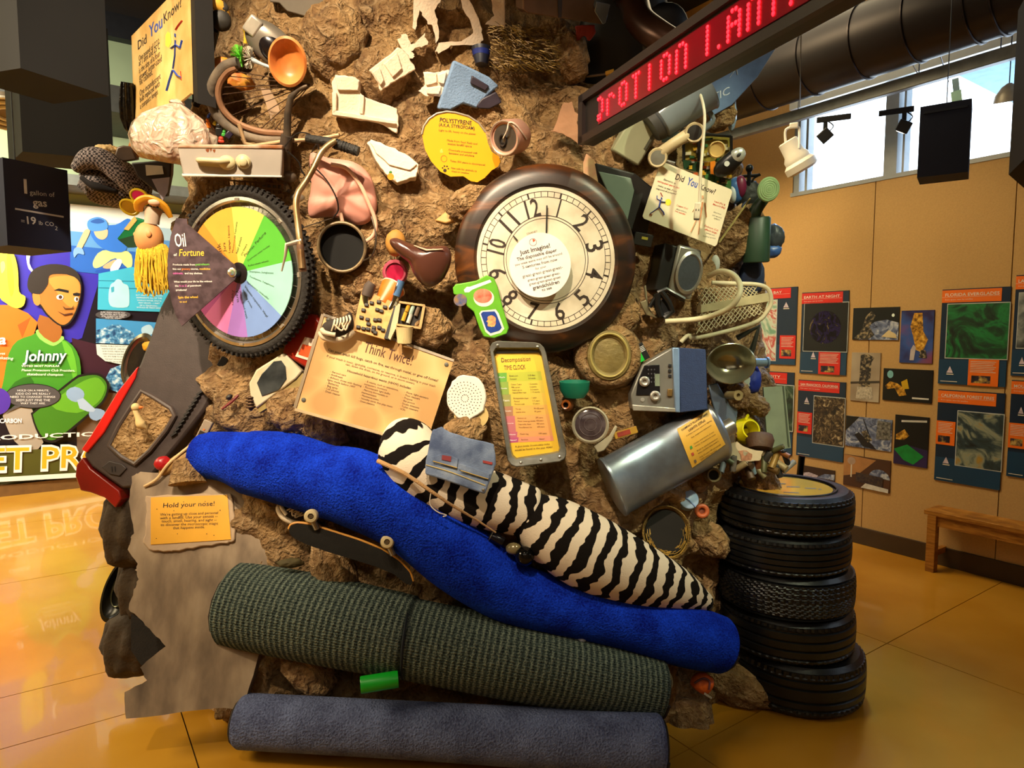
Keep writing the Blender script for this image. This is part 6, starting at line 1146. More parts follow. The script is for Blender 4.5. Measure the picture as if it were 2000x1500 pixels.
MB().ftube(fr, [(-36, 0, 0), (0, 3, 8), (36, 0, 0)], [13, 11, 13], 16, sm=5).o('grip', BG, t); 
for s_ in (-1, 1): CUP = MB().lathe(fr, [(16, -10), (19, 6), (17, 9), (14, 8)], 28, c=(s_ * 40, -2, 6)).o('cup', BG, t, ang=.8); MB().lathe(fr, [(14, 8), (0, 9)], 24, c=(s_ * 40, -2, 6)).o('speaker_face', M('8a8a80', .3, .5) if s_ < 0 else M('1c1a18', .5), CUP)
def pcb(px, label, cc, out, yaw=8, seed=1, n=26):
    cx = sum(p[0] for p in px) / len(px); cy = sum(p[1] for p in px) / len(px); fr = fp(cx, cy, out, yaw); t = T('circuit_board', label, 'circuit board', fr, 'circuit boards behind the cream sign'); MB().ppx(fr, px, -5, 0).o('board', M(cc, .4, 0, .25, 40), t, smooth=False); rnd = random.Random(seed)
    x0, x1 = min(p[0] for p in px), max(p[0] for p in px); y0, y1 = min(p[1] for p in px), max(p[1] for p in px)
    cs = ['1a1a1a', 'b8b090', 'c8a028', '2a5a34', '8a8a84', 'a84a1c']
    for i in range(n):
        q = (rnd.uniform(x0 + 4, x1 - 4), rnd.uniform(y0 + 4, y1 - 4)); w_, h_ = rnd.uniform(3, 11), rnd.uniform(3, 8); MB().box(fr.sub(*fr.ip(*q), 2), (0, 0, 0), (w_, h_, rnd.uniform(3, 8))).o('chip', M(rnd.choice(cs), .4), t, smooth=False)
    return t, fr
pcb([(1336, 262), (1425, 268), (1426, 318), (1336, 312)], 'upper circuit board in a black frame with gold chips', '8a7a2c', 2.68, 10, 1, 26)
pcb([(1334, 312), (1400, 322), (1405, 345), (1336, 330)], 'middle circuit board strip with dark chips', '24442a', 2.66, 10, 2, 14)
pcb([(1372, 338), (1428, 350), (1428, 376), (1385, 360)], 'lower green circuit board beside the sign edge', '3c6a34', 2.66, 12, 3, 16)
fr = fp(1380, 288, 2.67, yaw=10); t = T('frame', 'black plastic frame around the upper circuit board', 'frame', fr); [MB().tube([fr.p(*fr.ip(*a), 4), fr.p(*fr.ip(*b_), 4)], .006, 6).o('frame_bar', M('0f0f10', .4), t) for a, b_ in (((1334, 260), (1427, 266)), ((1427, 266), (1428, 320)), ((1334, 260), (1335, 316)), ((1364, 262), (1364, 314)))]
fr = fp(1400, 292, 2.6, yaw=5); t = T('cork_disc', 'round tan buzzer disc on the circuit boards', 'disc', fr); MB().lathe(fr, [(16, -10), (16, 3), (14, 4), (12, 1), (0, 0)], 28).o('disc_body', M('b89a58', .6), t, ang=.8)
fr = fp(1424, 318, 2.58, yaw=10, roll=38); t = T('computer_mouse', 'black and silver computer mouse resting on circuit boards', 'computer mouse', fr); MB().ell(fr, (0, 0, 0), (34, 18, 14), 28, 16, e=.9).o('mouse_body', M('101214', .35), t, ang=3); MBT = MB().ell(fr, (18, 1, 6), (17, 14, 9), 22, 12).o('silver_buttons', M('b4b8b2', .3, .4), t, ang=3); MB().ell(fr, (20, 1, 14), (5, 3, 3)).o('scroll_wheel', M('2a2c2e', .4), MBT); MB().lathe(fr, [(5, 12), (5, 15), (0, 15)], 16, c=(-6, 3, 0)).o('round_button', M('c8ccc8', .3), t)
fr = fp(1395, 335, 2.61, yaw=8); one(MB().ppx(fr, [(1387, 316), (1397, 314), (1397, 330), (1410, 332), (1410, 342), (1388, 340)], -4, 0), 'orange_bracket', M('d07a18', .4), 'orange plastic bracket under the computer mouse', 'bracket', smooth=False)
fr = fp(1292, 310, 2.6); one(MB().tube([at(1282, 309, 2.6), at(1318, 320, 2.58)], .007, 10), 'hinge', M('9a9c98', .25, .8), 'small chrome hinge on the top edge of the cream sign', 'hinge')
cw = M('cfcbb4', .4); P, _ = smooth_path([at(1352, 160, 2.55), at(1366, 180, 2.52), at(1376, 220, 2.5), at(1374, 270, 2.5), at(1369, 330, 2.5), at(1366, 395, 2.52)], .1, 8)
t = T('extension_cable', 'white power cable with socket end dangling over the cream sign', 'cable', P[0]); MB().tube(P, .0055, 10).o('cable', cw, t); f = fp(1362, 412, 2.52, roll=-4); MB().box(f, (0, 0, 0), (12, 32, 12)).o('socket_end', cw, t, bev=.004); [MB().box(f, (s_ * 2.5, 2, 6.2), (1.4, 4, .6)).o('slot', INK, t, smooth=False) for s_ in (-1, 1)]; MB().box(f, (0, -15, 0), (11, 5, 12)).o('grey_tip', M('5a5a54', .5), t, bev=.003)
fr = fp(1310, 268, 2.64); one(MB().box(fr, (0, 0, 0), (34, 18, 6)), 'blue_card', M('7aa4b8', .5), 'small pale blue card tucked behind the telephone', 'card', bev=.001)
# monitor
fr = fp(1215, 395, None, yaw=12, pitch=2, out=.04); t = T('crt_monitor', 'dark framed grey computer monitor tilted behind the clock', 'monitor', fr)
MB().ppx(fr, [(1163, 318), (1240, 338), (1282, 372), (1262, 470), (1235, 455), (1205, 410), (1170, 360)], -40, 0).o('cabinet', M('1a1917', .5, 0, .2, 8), t, bev=.006); MB().ppx(fr, [(1168, 335), (1232, 348), (1238, 372), (1225, 430), (1195, 395)], 0, 4).o('screen', M('77887c', .15, 0, .15, 4, coat=.4), t, bev=.003)
fr = fp(1256, 468, None, yaw=10, out=.07, roll=-12); t = T('calculator', 'small dark calculator under the lower corner of the monitor', 'calculator', fr); MB().box(fr, (0, 0, 0), (36, 24, 8)).o('case', M('1c1b19', .5), t, bev=.002); MB().box(fr, (2, 3, 4.4), (12, 5, 1)).o('display', M('a8a03c', .4), t, smooth=False)
# surfboard tip
fr = fp(1440, 140, 2.75, yaw=22); t = T('pointed_board', 'pointed blue grey board tip with white chalky lettering', 'board', fr)
MB().ppx(fr, [(1526, 62), (1515, 95), (1480, 150), (1430, 205), (1395, 225), (1376, 205), (1385, 160), (1420, 122), (1470, 88)], -10, 0).o('board', ramp_mat('blue_fin', [(.35, '2a3450'), (.55, '52648c'), (.75, '7a94c0')], 4, 6, .3, stretch=(1, 1, 1)), t, bev=.003)
g = MB(); txt(g, fr, 'ATIC', (1376, 206), (1428, 182), h=13, shear=.2); 
for seg in ([(1425, 152), (1435, 138), (1450, 128)], [(1428, 132), (1438, 136), (1440, 146)], [(1474, 106), (1490, 86), (1500, 84), (1494, 96), (1478, 104)]): g.tube([fr.p(*fr.ip(*q), .6) for q in seg], .003, 5, flat=.3)
g.o('lettering', M('c8d0dc', .6), t)
MB().ppx(fr, [(1470, 86), (1526, 60), (1524, 64), (1472, 90)], -9, 1).o('orange_edge', M('7a92b8', .4), t, smooth=False)
boulder(1400, 225, 36, 30, 'mossy soil lump below the blue pointed board', 2.85, 0, seed=8)
fr = fp(1428, 215, 2.86); one(MB().ell(fr, (0, 0, 0), (10, 42, 10), nz=.4, nf=4), 'plastic_wrap', M('8fa8c4', .15, 0, .3, 20, .6, 30), 'crumpled clear blue plastic wrap at the right of the board tip', 'plastic', ang=3)
# right middle
fr = fp(1460, 660, 2.85); t = T('crutch_tube', 'bent grey metal tube jutting out below the mesh rack', 'tube', fr); P = [at(1440, 660, 2.85), at(1482, 638, 2.8), at(1470, 680, 2.82), at(1462, 700, 2.84)]; MB().tube(P, .013, 10).o('tube', M('4c5450', .4, .5), t)
fr = fp(1488, 708, 2.83, yaw=30); t = T('pipe_stub', 'short pale blue pipe stub with flanged end', 'pipe', fr); MB().lathe(fr, [(8, -25), (8, 8), (11, 9), (11, 12), (0, 12)], 20, axis='x').o('stub', M('7c94ac', .3, .3), t)
fr = fp(1468, 742, 2.86); t = T('blue_sack', 'royal blue sack with white tag beside the steel bowl', 'sack', fr); MB().ell(fr, (0, 0, 0), (18, 30, 14), nz=.25).o('sack_body', M('1a2f8c', .5, 0, .25, 10), t, ang=3); MB().box(fr, (-8, -4, 13), (12, 18, 3)).o('tag', M('b8c4b8', .5), t, bev=.003)
fr = fp(1302, 1040, None, yaw=8, pitch=6, out=.12); t = T('wicker_basket', 'open wicker straw basket half buried at lower right', 'basket', fr)
vs = []; n = 60; prof = [(36, -50), (44, -20), (47, 0), (45, 2), (42, -4), (38, -36), (0, -40)]; MB().lathe(fr, prof, 48, sy=1.12).o('basket_body', ramp_mat('straw', [(.35, '4a3414'), (.55, '8a6a2c'), (.75, 'b8943c')], 60, 4, .7, bump=.6, stretch=(1, 1, 6)), t, ang=.9)
g = MB(); rnd = random.Random(2)
for i in range(160):
    a = rnd.uniform(pi * .95, 2 * pi * 1.02); r = rnd.uniform(22, 44); l = rnd.uniform(.15, .4); g.tube([fr.p(r * cos(a), r * sin(a) * 1.12, 3 - (44 - r) * .6), fr.p(r * cos(a + l), r * sin(a + l) * 1.12, 4 - (44 - r) * .6)], .0016, 3)
g.o('straw_strands', M('a8863a', .6, 0, .3, 30), t, kind='stuff'); MB().lathe(fr, [(40, -4), (30, -8), (0, -10)], 40, sy=1.1).o('dark_hollow', M('100b06', .9), t)
fr = fp(1345, 975, 2.66, yaw=12, pitch=15); t = T('lid', 'pale blue white plastic tub lid at lower right', 'lid', fr); MB().lathe(fr, [(18, -22), (19, 2), (17, 4), (0, 4)], 32).o('lid_body', M('9ab4d4', .4), t, ang=.8); MB().ftube(fr, [(-17, 8, 4), (0, -4, 6), (12, -16, 4)], 1.2, 6).o('crease', M('5a78a8', .5), t)
fr = fp(1371, 998, 2.68, yaw=12); t = T('orange_ring', 'rusty orange ring pull fitting in soil beside the tyres', 'ring', fr); MB().ring(fr, 10, 4.5, 28, 10).o('ring_body', M('b0562a', .5), t); MB().lathe(fr, [(0, -2), (8, -3)], 20).o('core', M('7a3a20', .6), t)
fr = fp(1394, 928, 2.66, yaw=15, roll=20); t = T('pipe_elbow', 'dusty open pipe elbow between muffler and tyres', 'pipe', fr); MB().lathe(fr, [(16, -30), (15, 0), (13, 3), (10, 2), (9, -14), (0, -16)], 28).o('elbow', M('6e5f3c', .7, .1, .3, 14, .3), t, ang=.8); MB().lathe(fr, [(9, -2), (0, -3)], 20).o('hole', M('0a0806', .9), t)
boulder(1355, 935, 34, 30, 'greyish dusty soil lump beside the pipe elbow', 2.74, 0, seed=9); boulder(1385, 1050, 30, 44, 'soil ridge between basket and tyres', 2.78, 0, seed=10); boulder(1425, 1330, 38, 80, 'brown soil buttress at the foot of the tyre stack', 2.74, 0, seed=11); boulder(1340, 1400, 70, 50, 'soil lump on the floor right of the carpet ends', 2.62, 0, seed=12)
# small floor-level things
fr = fp(970, 1052, 2.4, roll=-28); t = T('film_canister', 'small black metal canister at the end of the rope', 'canister', fr); MB().lathe(fr, [(9, -15), (10, -13), (10, 13), (9, 15), (0, 15)], 24, axis='x').o('canister_body', M('1c1a20', .2, .6), t, ang=.8); MB().ring(Fr(fr.p(-12, 0, 0), fr.y, fr.z, fr.x, fr.k), 10, 1, 24, 6).o('rim', M('8a8478', .3, .8), t)
fr = fp(1025, 1086, 2.38); t = T('glass_bauble', 'dark shiny glass bauble between blue carpet and zebra roll', 'bauble', fr); MB().ell(fr, (0, 0, 0), (19, 19, 19), 32, 20).o('ball', M('2e2d2c', .06, .9, .1), t, ang=3); MB().ell(fr, (-22, 14, -6), (16, 12, 10)).o('broken_glass', M('7a6c4c', .15, .2), t)
fr = fp(741, 1332, 2.28, roll=3); t = T('green_tube', 'bright green plastic tube between the two lower carpet rolls', 'tube', fr); MB().lathe(fr, [(15, -36), (16, -34), (16, 36), (0, 37)], 28, axis='x').o('tube_body', M('10a428', .35, 0, .1), t, ang=.8); MB().lathe(fr, [(14, -36.5), (0, -36.4)], 24, axis='x').o('mouth', M('3a2a14', .8), t)
fr = fp(1136, 1244, 2.42); t = T('white_ball', 'small bluish white ball under the blue carpet', 'ball', fr); MB().ell(fr, (0, 0, 0), (11, 11, 11)).o('ball_body', M('9aa4c0', .4), t)
fr = fp(1301, 1331, 2.4, yaw=50); t = T('cap', 'shiny metal jar cap beside the ribbed carpet end', 'cap', fr); MB().lathe(fr, [(19, -8), (20, 0), (17, 3), (0, 2)], 28, sy=1.05).o('cap_body', M('a8b8b4', .2, .9), t, ang=.8)
fr = fp(1372, 1335, 2.55, yaw=5, roll=-25); t = T('orange_carton', 'crushed orange snack carton in the soil near the tyres', 'carton', fr); pillow(MB(), fr, [(-18, -14), (-20, 8), (-6, 20), (14, 18), (20, 2), (12, -16)], 12, 4, 6).o('carton_body', M('c85a1c', .5, 0, .3, 20, .4, 40), t, ang=3); MB().ftube(fr, [(-14, -8, 12), (-4, 8, 16), (8, 10, 15), (14, -4, 13)], 2, 6, sm=4).o('dark_print', M('5a3440', .6), t); MB().box(fr, (18, -14, 4), (16, 4, 3)).o('foil_edge', M('b8b8b0', .2, .8), t, smooth=False)
# skateboard
fr = fp(690, 1082, 2.36, yaw=-4, pitch=-12); t = T('skateboard', 'black gripped skateboard with orange wood edge and cream wheels', 'skateboard', fr)
dk = [(564, 1034), (568, 1026), (580, 1022), (605, 1025), (650, 1039), (700, 1055), (745, 1073), (780, 1096), (800, 1118), (806, 1136), (802, 1143), (792, 1140), (770, 1122), (735, 1107), (690, 1093), (640, 1078), (600, 1064), (575, 1052), (566, 1043)]
MB().ppx(fr, dk, -7, 0).o('grip_deck', M('15130f', .9, 0, .25, 30, .3, 300), t, smooth=False)
P, _ = smooth_path([fr.p(*fr.ip(*q), -3) for q in dk[:10]], .1, 4); MB().tube(P, .0058, 8).o('wood_edge', M('c88a34', .5, 0, .2, 14), t)
for q in ((608, 1008), (757, 1058)):
    f = fp(*q, 2.33, pitch=-5, yaw=-8); WHL = MB().lathe(f, [(9, -12), (13, -10), (13.5, 4), (11, 8), (6, 9), (5, 5), (0, 5)], 28).o('wheel', M('bfae84', .45, 0, .08), t, ang=.8); MB().lathe(f, [(5, 5), (4, 8), (0, 8)], 14).o('bearing', M('6a5a44', .4, .7), WHL); MB().ftube(f, [(2, -8, -4), (8, -26, -12)], 6, 10).o('truck', M('8a8478', .35, .7), t)
# denim
fr = fp(898, 900, 2.31, yaw=-4, pitch=4); t = T('denim_shorts', 'faded blue denim waistband scrap with pockets over the zebra roll', 'clothing', fr)
DEN = bpy.data.materials.new('denim'); nt, N, L, b = nodes_of(DEN); tcx = N.new('ShaderNodeTexCoord'); n1_ = N.new('ShaderNodeTexNoise'); n1_.inputs['Scale'].default_value = 9; n1_.inputs['Detail'].default_value = 8; L.new(tcx.outputs['Object'], n1_.inputs['Vector']); r_ = mkramp(N, L, n1_.outputs['Fac'], [(.35, '3e4c6c'), (.55, '6f7f9c'), (.75, 'a4aeb8')]); L.new(r_.outputs[0], b.inputs['Base Color']); b.inputs['Roughness'].default_value = .9; n3_ = N.new('ShaderNodeTexNoise'); n3_.inputs['Scale'].default_value = 200; L.new(tcx.outputs['Object'], n3_.inputs['Vector']); mkbump(N, L, b, n3_.outputs['Fac'], .5, .004)
MB().ppx(fr, jag([(843, 840), (862, 833), (880, 845), (965, 868), (968, 905), (958, 935), (946, 965), (830, 926), (831, 900)], 1.2, 5, 2), -10, 0).o('cloth', DEN, t, bev=.005)
MB().ppx(fr, jag([(848, 892), (872, 885), (895, 897), (893, 916), (845, 900)], .8, 3), 0, 4).o('pocket_flap', DEN, t, bev=.002); MB().ppx(fr, jag([(898, 905), (958, 925), (954, 938), (896, 918)], .8, 3), 0, 3).o('pocket_flap', DEN, t, bev=.002)
MB().ppx(fr, [(864, 889), (882, 892), (881, 902), (863, 898)], 4, 5.5).o('leather_tag', M('7a1c24', .6), t, smooth=False); MB().ppx(fr, [(943, 899), (962, 903), (961, 908), (943, 904)], 0, 1.5).o('red_tag', M('8a2420', .6), t, smooth=False)
P, _ = smooth_path([fr.p(*fr.ip(*q), 1) for q in ((832, 908), (880, 922), (948, 948))], .1, 5); MB().tube(P, .0022, 5).o('seam_stitch', M('b8a878', .8), t); MB().lathe(fr.sub(*fr.ip(944, 957), 0), [(0, 2), (3, 1.5), (3.5, 0)], 14).o('rivet', M('8a8478', .3, .8), t)
for q in ([(846, 901), (893, 914)], [(900, 919), (954, 936)]): MB().tube([fr.p(*fr.ip(*p), 5) for p in q], .0016, 5).o('pocket_stitch', M('b89a50', .8), t)
# lower left extras
fr = fp(395, 850, 2.68, yaw=-20, roll=-28); t = T('remote_control', 'old grey remote control standing left of the blue carpet', 'remote', fr); MB().box(fr, (0, 0, 0), (18, 62, 10)).o('case', M('8a7a68', .5), t, bev=.004); MB().box(fr, (0, -6, 5.4), (12, 28, 1)).o('screen', M('2a2420', .4), t, smooth=False); [MB().box(fr, (-4 + i % 3 * 4, -23 - i // 3 * 4, 6), (3, 3, 2)).o('button', M('1a1614', .5), t, smooth=False) for i in range(6)]; MB().box(fr, (0, 12, 5.6), (3, 3, 1)).o('orange_light', M('d8641c', .5), t, smooth=False)
fr = fp(352, 895, 2.66, yaw=-10, roll=20); t = T('leather_shoe', 'worn tan leather shoe left of the blue carpet end', 'shoe', fr); pillow(MB(), fr, [(-45, -14), (-38, -2), (-10, 8), (30, 16), (46, 14), (46, -6), (10, -10), (-30, -20)], 14, 5).o('upper', M('a8824c', .55, 0, .2, 12), t, ang=3); P, _ = smooth_path([fr.p(*q) for q in ((-76, -24, 4), (-50, -20, 10), (-20, -2, 14), (20, 12, 14), (46, 18, 12))], .1, 5); MB().tube(P, .006, 8).o('sole', M('c8a878', .6), t)
fr = fp(318, 905, 2.63); one(MB().ell(fr, (0, 0, 0), (16, 14, 10), nz=.2), 'cap', M('a8161c', .35), 'red plastic cap beside the worn leather shoe', 'cap', ang=3)
fr = fp(366, 925, 2.62, pitch=12); t = T('sandy_pot', 'upturned dusty flower pot on top of the concrete slab', 'pot', fr); MB().lathe(fr, [(0, 28), (24, 27), (29, 4), (33, -16), (34, -20), (0, -20)], 36, axis='y', sy=.7).o('pot_body', soil, t, ang=.9)
boulder(916, 396, 46, 30, 'soil lip overlapping the upper rim of the clock', 2.57, 0, seed=1); boulder(575, 800, 46, 46, 'brown rock below the cream mirror', out=.06, seed=13); boulder(620, 830, 60, 34, 'shadowed rock under the Think Twice board', out=.03, seed=14); boulder(830, 640, 52, 40, 'lumpy rock left of the green tray foot', out=.05, seed=15); boulder(715, 555, 52, 42, 'pale rock left of the saddle', out=0.0, seed=16); boulder(900, 850, 52, 34, 'soil clod between shower rose and denim', out=.09, seed=17); boulder(745, 150, 60, 50, 'rock hollow behind upper packing block', out=-.02, seed=18); boulder(660, 90, 70, 60, 'broad brown boulder at upper left of centre', out=0.0, seed=19)
boulder(655, 1130, 120, 40, 'reddish brown rock under the skateboard', out=.02, seed=20); boulder(600, 1300, 70, 40, 'dark rock between the two lower carpets', out=.03, seed=21)
fr = fp(568, 1100, 2.5); one(MB().ell(fr, (0, 0, 0), (24, 10, 10), nz=.4, nf=4), 'leaf_scrap', M('4a4020', .8, 0, .3, 20), 'dried leaf scraps above the ribbed carpet', 'leaves', ang=3)
# left bottom dark stuff
fr = fp(235, 1150, 2.85, yaw=-35, roll=0); t = T('fan_housing', 'dark oval fan housing sticking out left of the concrete slab', 'fan', fr); f = fr.sub(0, 0, 0, rot=-28); MB().lathe(f, [(24, -20), (30, 0), (31, 4), (27, 5), (22, -6), (10, -10), (0, -8)], 40, sy=2.1).o('housing', M('17160f', .3, .3, .2, 8), t, ang=.8); MB().ring(f, 17, 1.6, 36, 6, (0, 0, -4), sy=2.1).o('inner_ring', M('4a4a34', .25, .5), t)
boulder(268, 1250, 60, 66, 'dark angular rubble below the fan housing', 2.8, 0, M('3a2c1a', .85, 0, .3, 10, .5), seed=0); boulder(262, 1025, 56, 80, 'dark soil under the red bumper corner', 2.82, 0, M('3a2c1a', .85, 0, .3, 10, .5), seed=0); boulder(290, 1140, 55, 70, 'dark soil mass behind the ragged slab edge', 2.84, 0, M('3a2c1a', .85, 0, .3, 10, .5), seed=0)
fr = fp(288, 1250, 2.62, yaw=-18); one(MB().ppx(fr, [(256, 1200), (270, 1208), (300, 1236), (326, 1262), (300, 1280), (276, 1300), (256, 1270)], -6, 0), 'tar_paper', M('1c1612', .9, 0, .2, 20, .3, 200), 'torn black roofing felt in the gap of the concrete slab', 'roofing felt', smooth=False)
fr = fp(272, 705, 2.95, yaw=-30, roll=-22); t = T('chrome_headlight', 'chrome rimmed headlight behind the car bumper', 'headlight', fr); MB().lathe(fr, [(20, -24), (28, 0), (30, 4), (26, 6), (22, 0), (0, -6)], 36, sy=1.9).o('bezel', M('6a6454', .2, .8, .3, 6), t, ang=.8); MB().lathe(fr, [(21, 0), (0, 4)], 30, sy=1.9).o('lens', M('2a2622', .1, .3), t); MB().ell(fr, (12, 34, 8), (12, 10, 6), nz=.3).o('yellow_scrap', M('c8921c', .6), t)
# ------------------------------------------------------------ red lettered display
lx = Vector((.376, -.927, 0)).normalized(); LO = at(1134, 283, 2.42)
LF = Fr(LO, lx, Vector((0, 0, 1)), lx.cross(Vector((0, 0, 1))), 1.0)
t = T('led_display', 'long black moving message display with red glowing dot letters', 'display', LO)
ht = LF.ip(1134, 190)[1]; Ld = 1.75
MB().box(LF, (Ld / 2, ht / 2, -.03), (Ld, ht, .05)).o('case', M('17100f', .5, 0, .1), t, smooth=False, bev=.004)
for y in (.012, ht - .012): MB().box(LF, (Ld / 2, y, 0), (Ld, .026, .02)).o('case_rail', M('241a18', .45), t, smooth=False)
MB().box(LF, (.012, ht / 2, 0), (.03, ht, .02)).o('case_rail', M('241a18', .45), t, smooth=False)
s0_, z0_ = LF.ip(1168, 243); z1_ = LF.ip(1168, 186)[1]
MB().box(LF, ((s0_ + Ld) / 2, (z0_ + z1_) / 2, -.002), (Ld - s0_, z1_ - z0_, .003)).o('red_window', M('6a0212', .25, 0, .3, 3, emit=.16), t, smooth=False)
FONT = {'D': ['110', '001', '001', '001', '001', '110', '110'], 'r': ['0110', '1001', '1000', '1000', '1000', '1000'], '0': ['0110', '1001', '1001', '1001', '1001', '1001', '0110'], 'T': ['111', '010', '010', '010', '010', '010', '010'], 'I': ['1', '1', '1', '1', '1', '1', '1'], 'n': ['0110', '1001', '1001', '1001', '1001', '1001', '1001'], 'A': ['0110', '1001', '1001', '1111', '1001', '1001', '1001'], '.': ['1']}
dots = MB()
def px_s(px): return LF.ip(px, 214 - (px - 1168) * .63)[0]
rowh = (z1_ - z0_) * .8 / 7
for ch, xa, xb in (('D', 1169, 1177), ('r', 1187, 1199), ('0', 1211, 1224), ('T', 1237, 1248), ('I', 1269, 1269), ('0', 1292, 1308), ('n', 1322, 1340), ('I', 1382, 1382), ('.', 1405, 1405), ('A', 1423, 1445), ('n', 1462, 1483), ('I', 1512, 1512), ('T', 1535, 1558)):
    rows_ = FONT[ch]; n = max(len(r) for r in rows_)
    for j, r in enumerate(rows_):
        for i, c in enumerate(r):
            if c == '1':
                x = px_s(xa + (xb - xa) * i / max(1, n - 1)); y = z0_ + (z1_ - z0_) * .1 + rowh * (len(rows_) - .5 - j); dots.lathe(LF.sub(x, y, .001), [(.0062, 0), (.004, .003), (0, .004)], 10, sx=.8)
dots.o('lit_dots', M('ff1420', .5, emit=6), t, kind='stuff')
# ------------------------------------------------------------ hanging boxes
navy = M('0b1636', .75, 0, .1, 5, name='navy_board'); blk = M('050404', .85, 0, .1, 5)
def hang_box(label, N_, R_, Fk, z, h, mat, side=None):
    a, b, c = on_z(*N_, z), on_z(*R_, z), on_z(*Fk, z); d = a + c - b; up = Vector((0, 0, h))
    t = T('hanging_cube', label, 'hanging box', (a + c) / 2, 'black display boxes hung from the ceiling'); fr = Fr((a + c) / 2, (b - a).normalized(), (d - a).normalized(), Vector((0, 0, 1)), 1)
    MB().add([a, b, c, d, a + up, b + up, c + up, d + up], [(0, 3, 2, 1), (4, 5, 6, 7), (0, 1, 5, 4), (1, 2, 6, 5), (2, 3, 7, 6), (3, 0, 4, 7)]).o('box_shell', mat, t, smooth=False)
    MB().tube([(a + c) / 2 + up, Vector((((a + c) / 2).x, ((a + c) / 2).y, CEIL - .01))], .004, 6).o('hanger_wire', M('55585c', .4, .8), t)
    return t
hang_box('largest black hanging box cut off by the top left corner', (40, 133), (213, 188), (105, 203), 2.45, .75, blk)
hang_box('black hanging box behind the largest, left of the carbon board', (44, 296), (222, 312), (185, 334), 2.42, .6, blk)
a, b_ = at(15, 479, 2.6), at(136, 494, 2.80); b_.z = a.z; xv = (b_ - a).normalized(); HF = Fr(a, xv, Vector((0, 0, 1)), xv.cross(Vector((0, 0, 1))), 1)
t = T('gallon_cube', 'navy hanging box lettered 1 gallon of gas = 19 lb CO2', 'hanging box', a, 'black display boxes hung from the ceiling'); Wc = HF.ip(136, 420)[0]; Hc = HF.ip(15, 309)[1]
MB().box(HF, (Wc / 2, Hc / 2, -.16), (Wc, Hc, .32)).o('box_shell', navy, t, smooth=False); MB().tube([HF.p(Wc / 2, Hc, -.16), HF.p(Wc / 2, CEIL - a.z - .01, -.16)], .003, 6).o('hanger_wire', M('55585c', .4, .8), t)
g = MB()
for s_, p0, p1, bo in (('1', (47, 377), (53, 378), .02), ('gallon of', (58, 380), (107, 385), 0), ('gas', (64, 402), (92, 404), .02), ('= ', (41, 436), (48, 437), 0), ('19', (53, 437), (71, 438.5), .02), ('lb CO', (76, 439), (105, 442), 0), ('2', (107, 449), (112, 450), 0)): txt(g, HF, s_, p0, p1, .0015, bold=bo)
g.flat(HF, [(29, 406), (124, 422), (124, 425.5), (29, 409.5)], .0015); g.o('lettering', M('c8ccd4', .6), t, smooth=False)
a, b_ = at(1791, 347, 3.5), at(1893, 342, 3.37); b_.z = a.z; xv = (b_ - a).normalized(); f = Fr(a, xv, Vector((0, 0, 1)), xv.cross(Vector((0, 0, 1))), 1); W_ = f.ip(1893, 300)[0]; H_ = f.ip(1797, 209)[1]
t = T('hanging_cube', 'dark blue hanging box in front of the bright window', 'hanging box', a, 'black display boxes hung from the ceiling'); MB().box(f, (W_ / 2, H_ / 2, -.1), (W_, H_, .2)).o('box_shell', navy, t, smooth=False)
MB().tube([f.p(W_ / 2, H_, -.1), f.p(W_ / 2, H_ + .05, -.1), f.p(W_ / 2, CEIL - a.z - .01, -.1)], .0025, 6).o('hanger_wire', M('55585c', .4, .8), t); MB().ring(f, .012, .003, 16, 6, (W_ / 2, H_ + .012, -.1)).o('hook_ring', M('88898c', .3, .9), t); MB().box(f, (W_ / 2, H_ - .035, .003), (W_ * .85, .012, .006)).o('seam_strip', M('0c1530', .6), t, smooth=False)
hang_box('black hanging box cut off by the right edge of the photo', (1970, 341), (2100, 455), (2180, 420), 2.22, .62, blk)
# ------------------------------------------------------------ duct, track, lamps
DP = Fr(nm(0, 4.3), -WD, Vector((0, 0, 1)), -MD, 1.0); zc = DP.ip(1500, 150)[1]
t = T('air_duct', 'big round dark spiral air duct along the right wall', 'duct', DP.p(-4, zc, 0)); dm = M('2e2a2d', .42, .6, .1, 4)
segs = [DP.ip(px, 150)[0] for px in (1420, 1500, 1590, 1690, 1790, 1905, 1955)]
segs = [-8] + segs + [segs[-1] + .6, segs[-1] + 1.5, segs[-1] + 2.6]
for i, (a, b_) in enumerate(zip(segs, segs[1:])):
    g = MB().tube([DP.p(a, zc, 0), DP.p(b_, zc, 0)], .225, 40, cap=False); g.o('duct_section', dm, t); MB().ring(Fr(DP.p(b_, zc, 0), DP.y, DP.z, DP.x, 1), .228, .007, 40, 6).o('duct_joint', M('3a3538', .35, .8), t)
for px in (1562, 1646, 1615): s_ = DP.ip(px, 60)[0]; MB().tube([DP.p(s_, zc + .2, 0), DP.p(s_, CEIL - .02, 0)], .004, 6).o('duct_hanger', M('6a6c70', .4, .8), t)
TP = Fr(nm(0, 4.45), -WD, Vector((0, 0, 1)), -MD, 1.0); sa, za = TP.ip(1310, 272); sb, zb_ = TP.ip(1985, 142); zt_ = (za + zb_) / 2
t = T('track_rail', 'long grey lighting track bar in front of the window', 'lighting track', TP.p(sa, zt_, 0)); MB().box(TP, ((sa + sb + .8) / 2 - 1, zt_, 0), (sb - sa + 2.8, .075, .05)).o('rail', M('6f7378', .4, .4), t, smooth=False, bev=.004)
for px in (1560, 1793, 1950): s_ = TP.ip(px, 180)[0]; MB().tube([TP.p(s_, zt_ + .03, 0), TP.p(s_, CEIL - .02, 0)], .003, 6).o('rail_cable', M('888a90', .3, .9), t)
